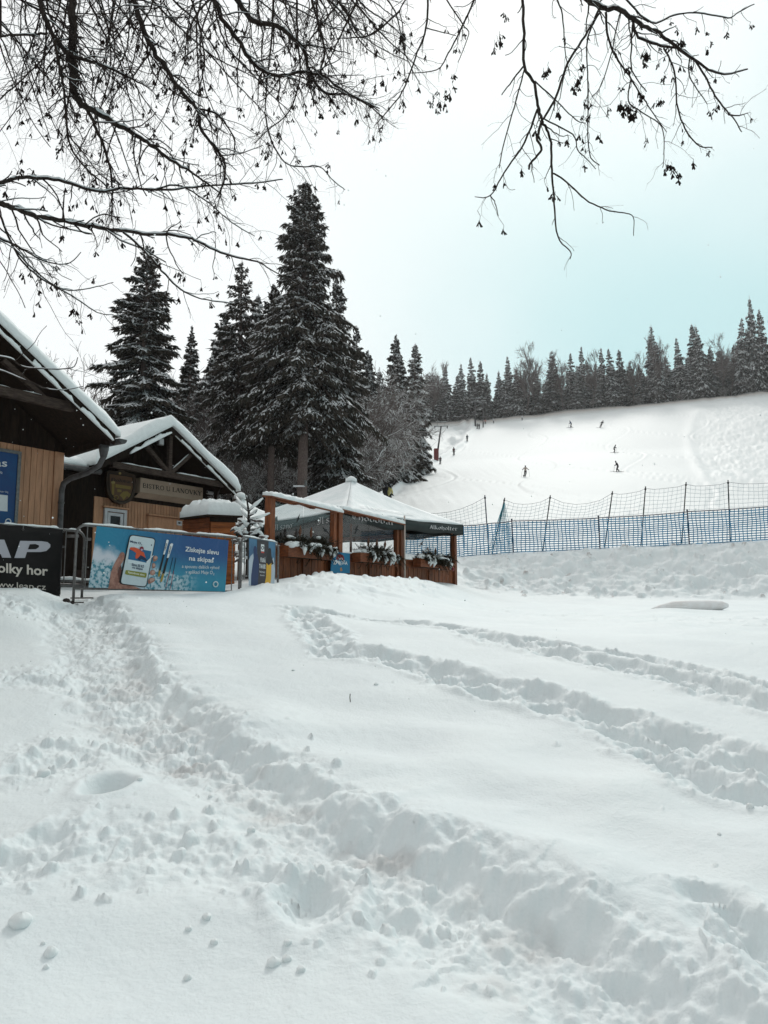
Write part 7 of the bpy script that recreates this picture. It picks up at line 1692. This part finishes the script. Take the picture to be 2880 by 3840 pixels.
A2.limb(S2([(1130, 60), (1120, 180), (1125, 280), (1180, 360)]), 8, 4, 6.5, 6.7, link=False, **dict(K2, den=.5))
A2.limb(S2([(1080, 40), (1060, 120), (1040, 220), (1000, 340), (965, 380)]), 6, 3, 6.5, 6.6, link=False, **K2)
A2.limb(S2([(1350, 220), (1350, 300), (1400, 380), (1420, 410)]), 6, 3, 6.8, 6.9, link=False, **K2)
A2.limb(S2([(520, -40), (460, 95), (400, 210), (355, 275), (240, 288)]), 8, 3, 7.0, 7.2, **K2)
A2.limb(S2([(322, -20), (312, 110), (270, 230), (220, 360), (150, 450), (110, 495)]), 9, 3, 7.2, 7.4, **K2)
A2.limb(S2([(245, -20), (210, 40), (222, 110), (228, 300)]), 6, 3, 7.2, 7.3, **K2)
A2.limb(S2([(210, 40), (110, 130), (30, 148), (-40, 150)]), 8, 3, 7.2, 7.4, link=False, **K2)
A2.limb(S2([(380, -20), (455, 95), (480, 135), (438, 245)]), 6, 3, 6.9, 7.0, **dict(K2, den=.2))
A2.limb(S2([(312, 110), (380, 128), (430, 140)]), 5, 3, 7.2, 7.1, link=False, den=.1, snow=False)
for (u, v, n) in ((595, 150, 5), (620, 60, 4), (360, 410, 5), (330, 390, 3), (400, 370, 4), (420, 290, 3), (1110, 420, 9), (1130, 440, 6), (1080, 400, 4), (1265, 650, 5), (1295, 690, 4), (1170, 210, 5), (1635, 100, 3), (1640, 175, 3), (1630, 250, 2), (820, 750, 2), (900, 340, 4), (785, 265, 3), (1425, 180, 3), (1320, 150, 4), (215, 400, 3), (225, 140, 3), (1160, 380, 4), (1230, 390, 3)):
    for q in range(n): A2.seed_pts.insert(0, P(1300+(u+gr.uniform(-13, 13))/1.05, (v+gr.uniform(-30, 8))/1.05, 6.6))
A2.finish(240)

# ------------------------------------------------------------------ snowflakes in the air
fr_ = np.random.default_rng(3); mb = MB()
for k in range(420):
    Y = fr_.uniform(2.5, 12); c = np.array([fr_.uniform(-.6, .6)*Y, Y, CZ+fr_.uniform(-.15, .75)*Y]); r = fr_.uniform(.0025, .005)
    if c[2] < ground(c[0], c[1])+.1 if Y < 6 else False: continue
    mb.add([c+[r, 0, 0], c+[0, r, 0], c-[r, 0, 0], c-[0, r, 0], c+[0, 0, r], c-[0, 0, r]], [(0, 1, 4), (1, 2, 4), (2, 3, 4), (3, 0, 4), (1, 0, 5), (2, 1, 5), (3, 2, 5), (0, 3, 5)])
tag(mb.build('snowflakes', SNOW_SOFT, None, fixn=False), 'fine snowflakes falling through the air', 'snowflakes', kind='stuff')
# ------------------------------------------------------------------ thin winter haze
mb = MB(); mb.box((-420, -70, -6), (420, 330, 125)); hz = mb.build('haze', [], None); hz['kind'] = 'stuff'
m = bpy.data.materials.new('haze_air'); m.use_nodes = True; t = m.node_tree; t.nodes.clear(); o_ = N(t, 'ShaderNodeOutputMaterial'); v_ = N(t, 'ShaderNodeVolumePrincipled')
v_.inputs['Color'].default_value = (.93, .95, .96, 1); v_.inputs['Density'].default_value = .00025; v_.inputs['Anisotropy'].default_value = .6
t.links.new(v_.outputs[0], o_.inputs['Volume']); hz.data.materials.append(m); hz.display_type = 'WIRE'
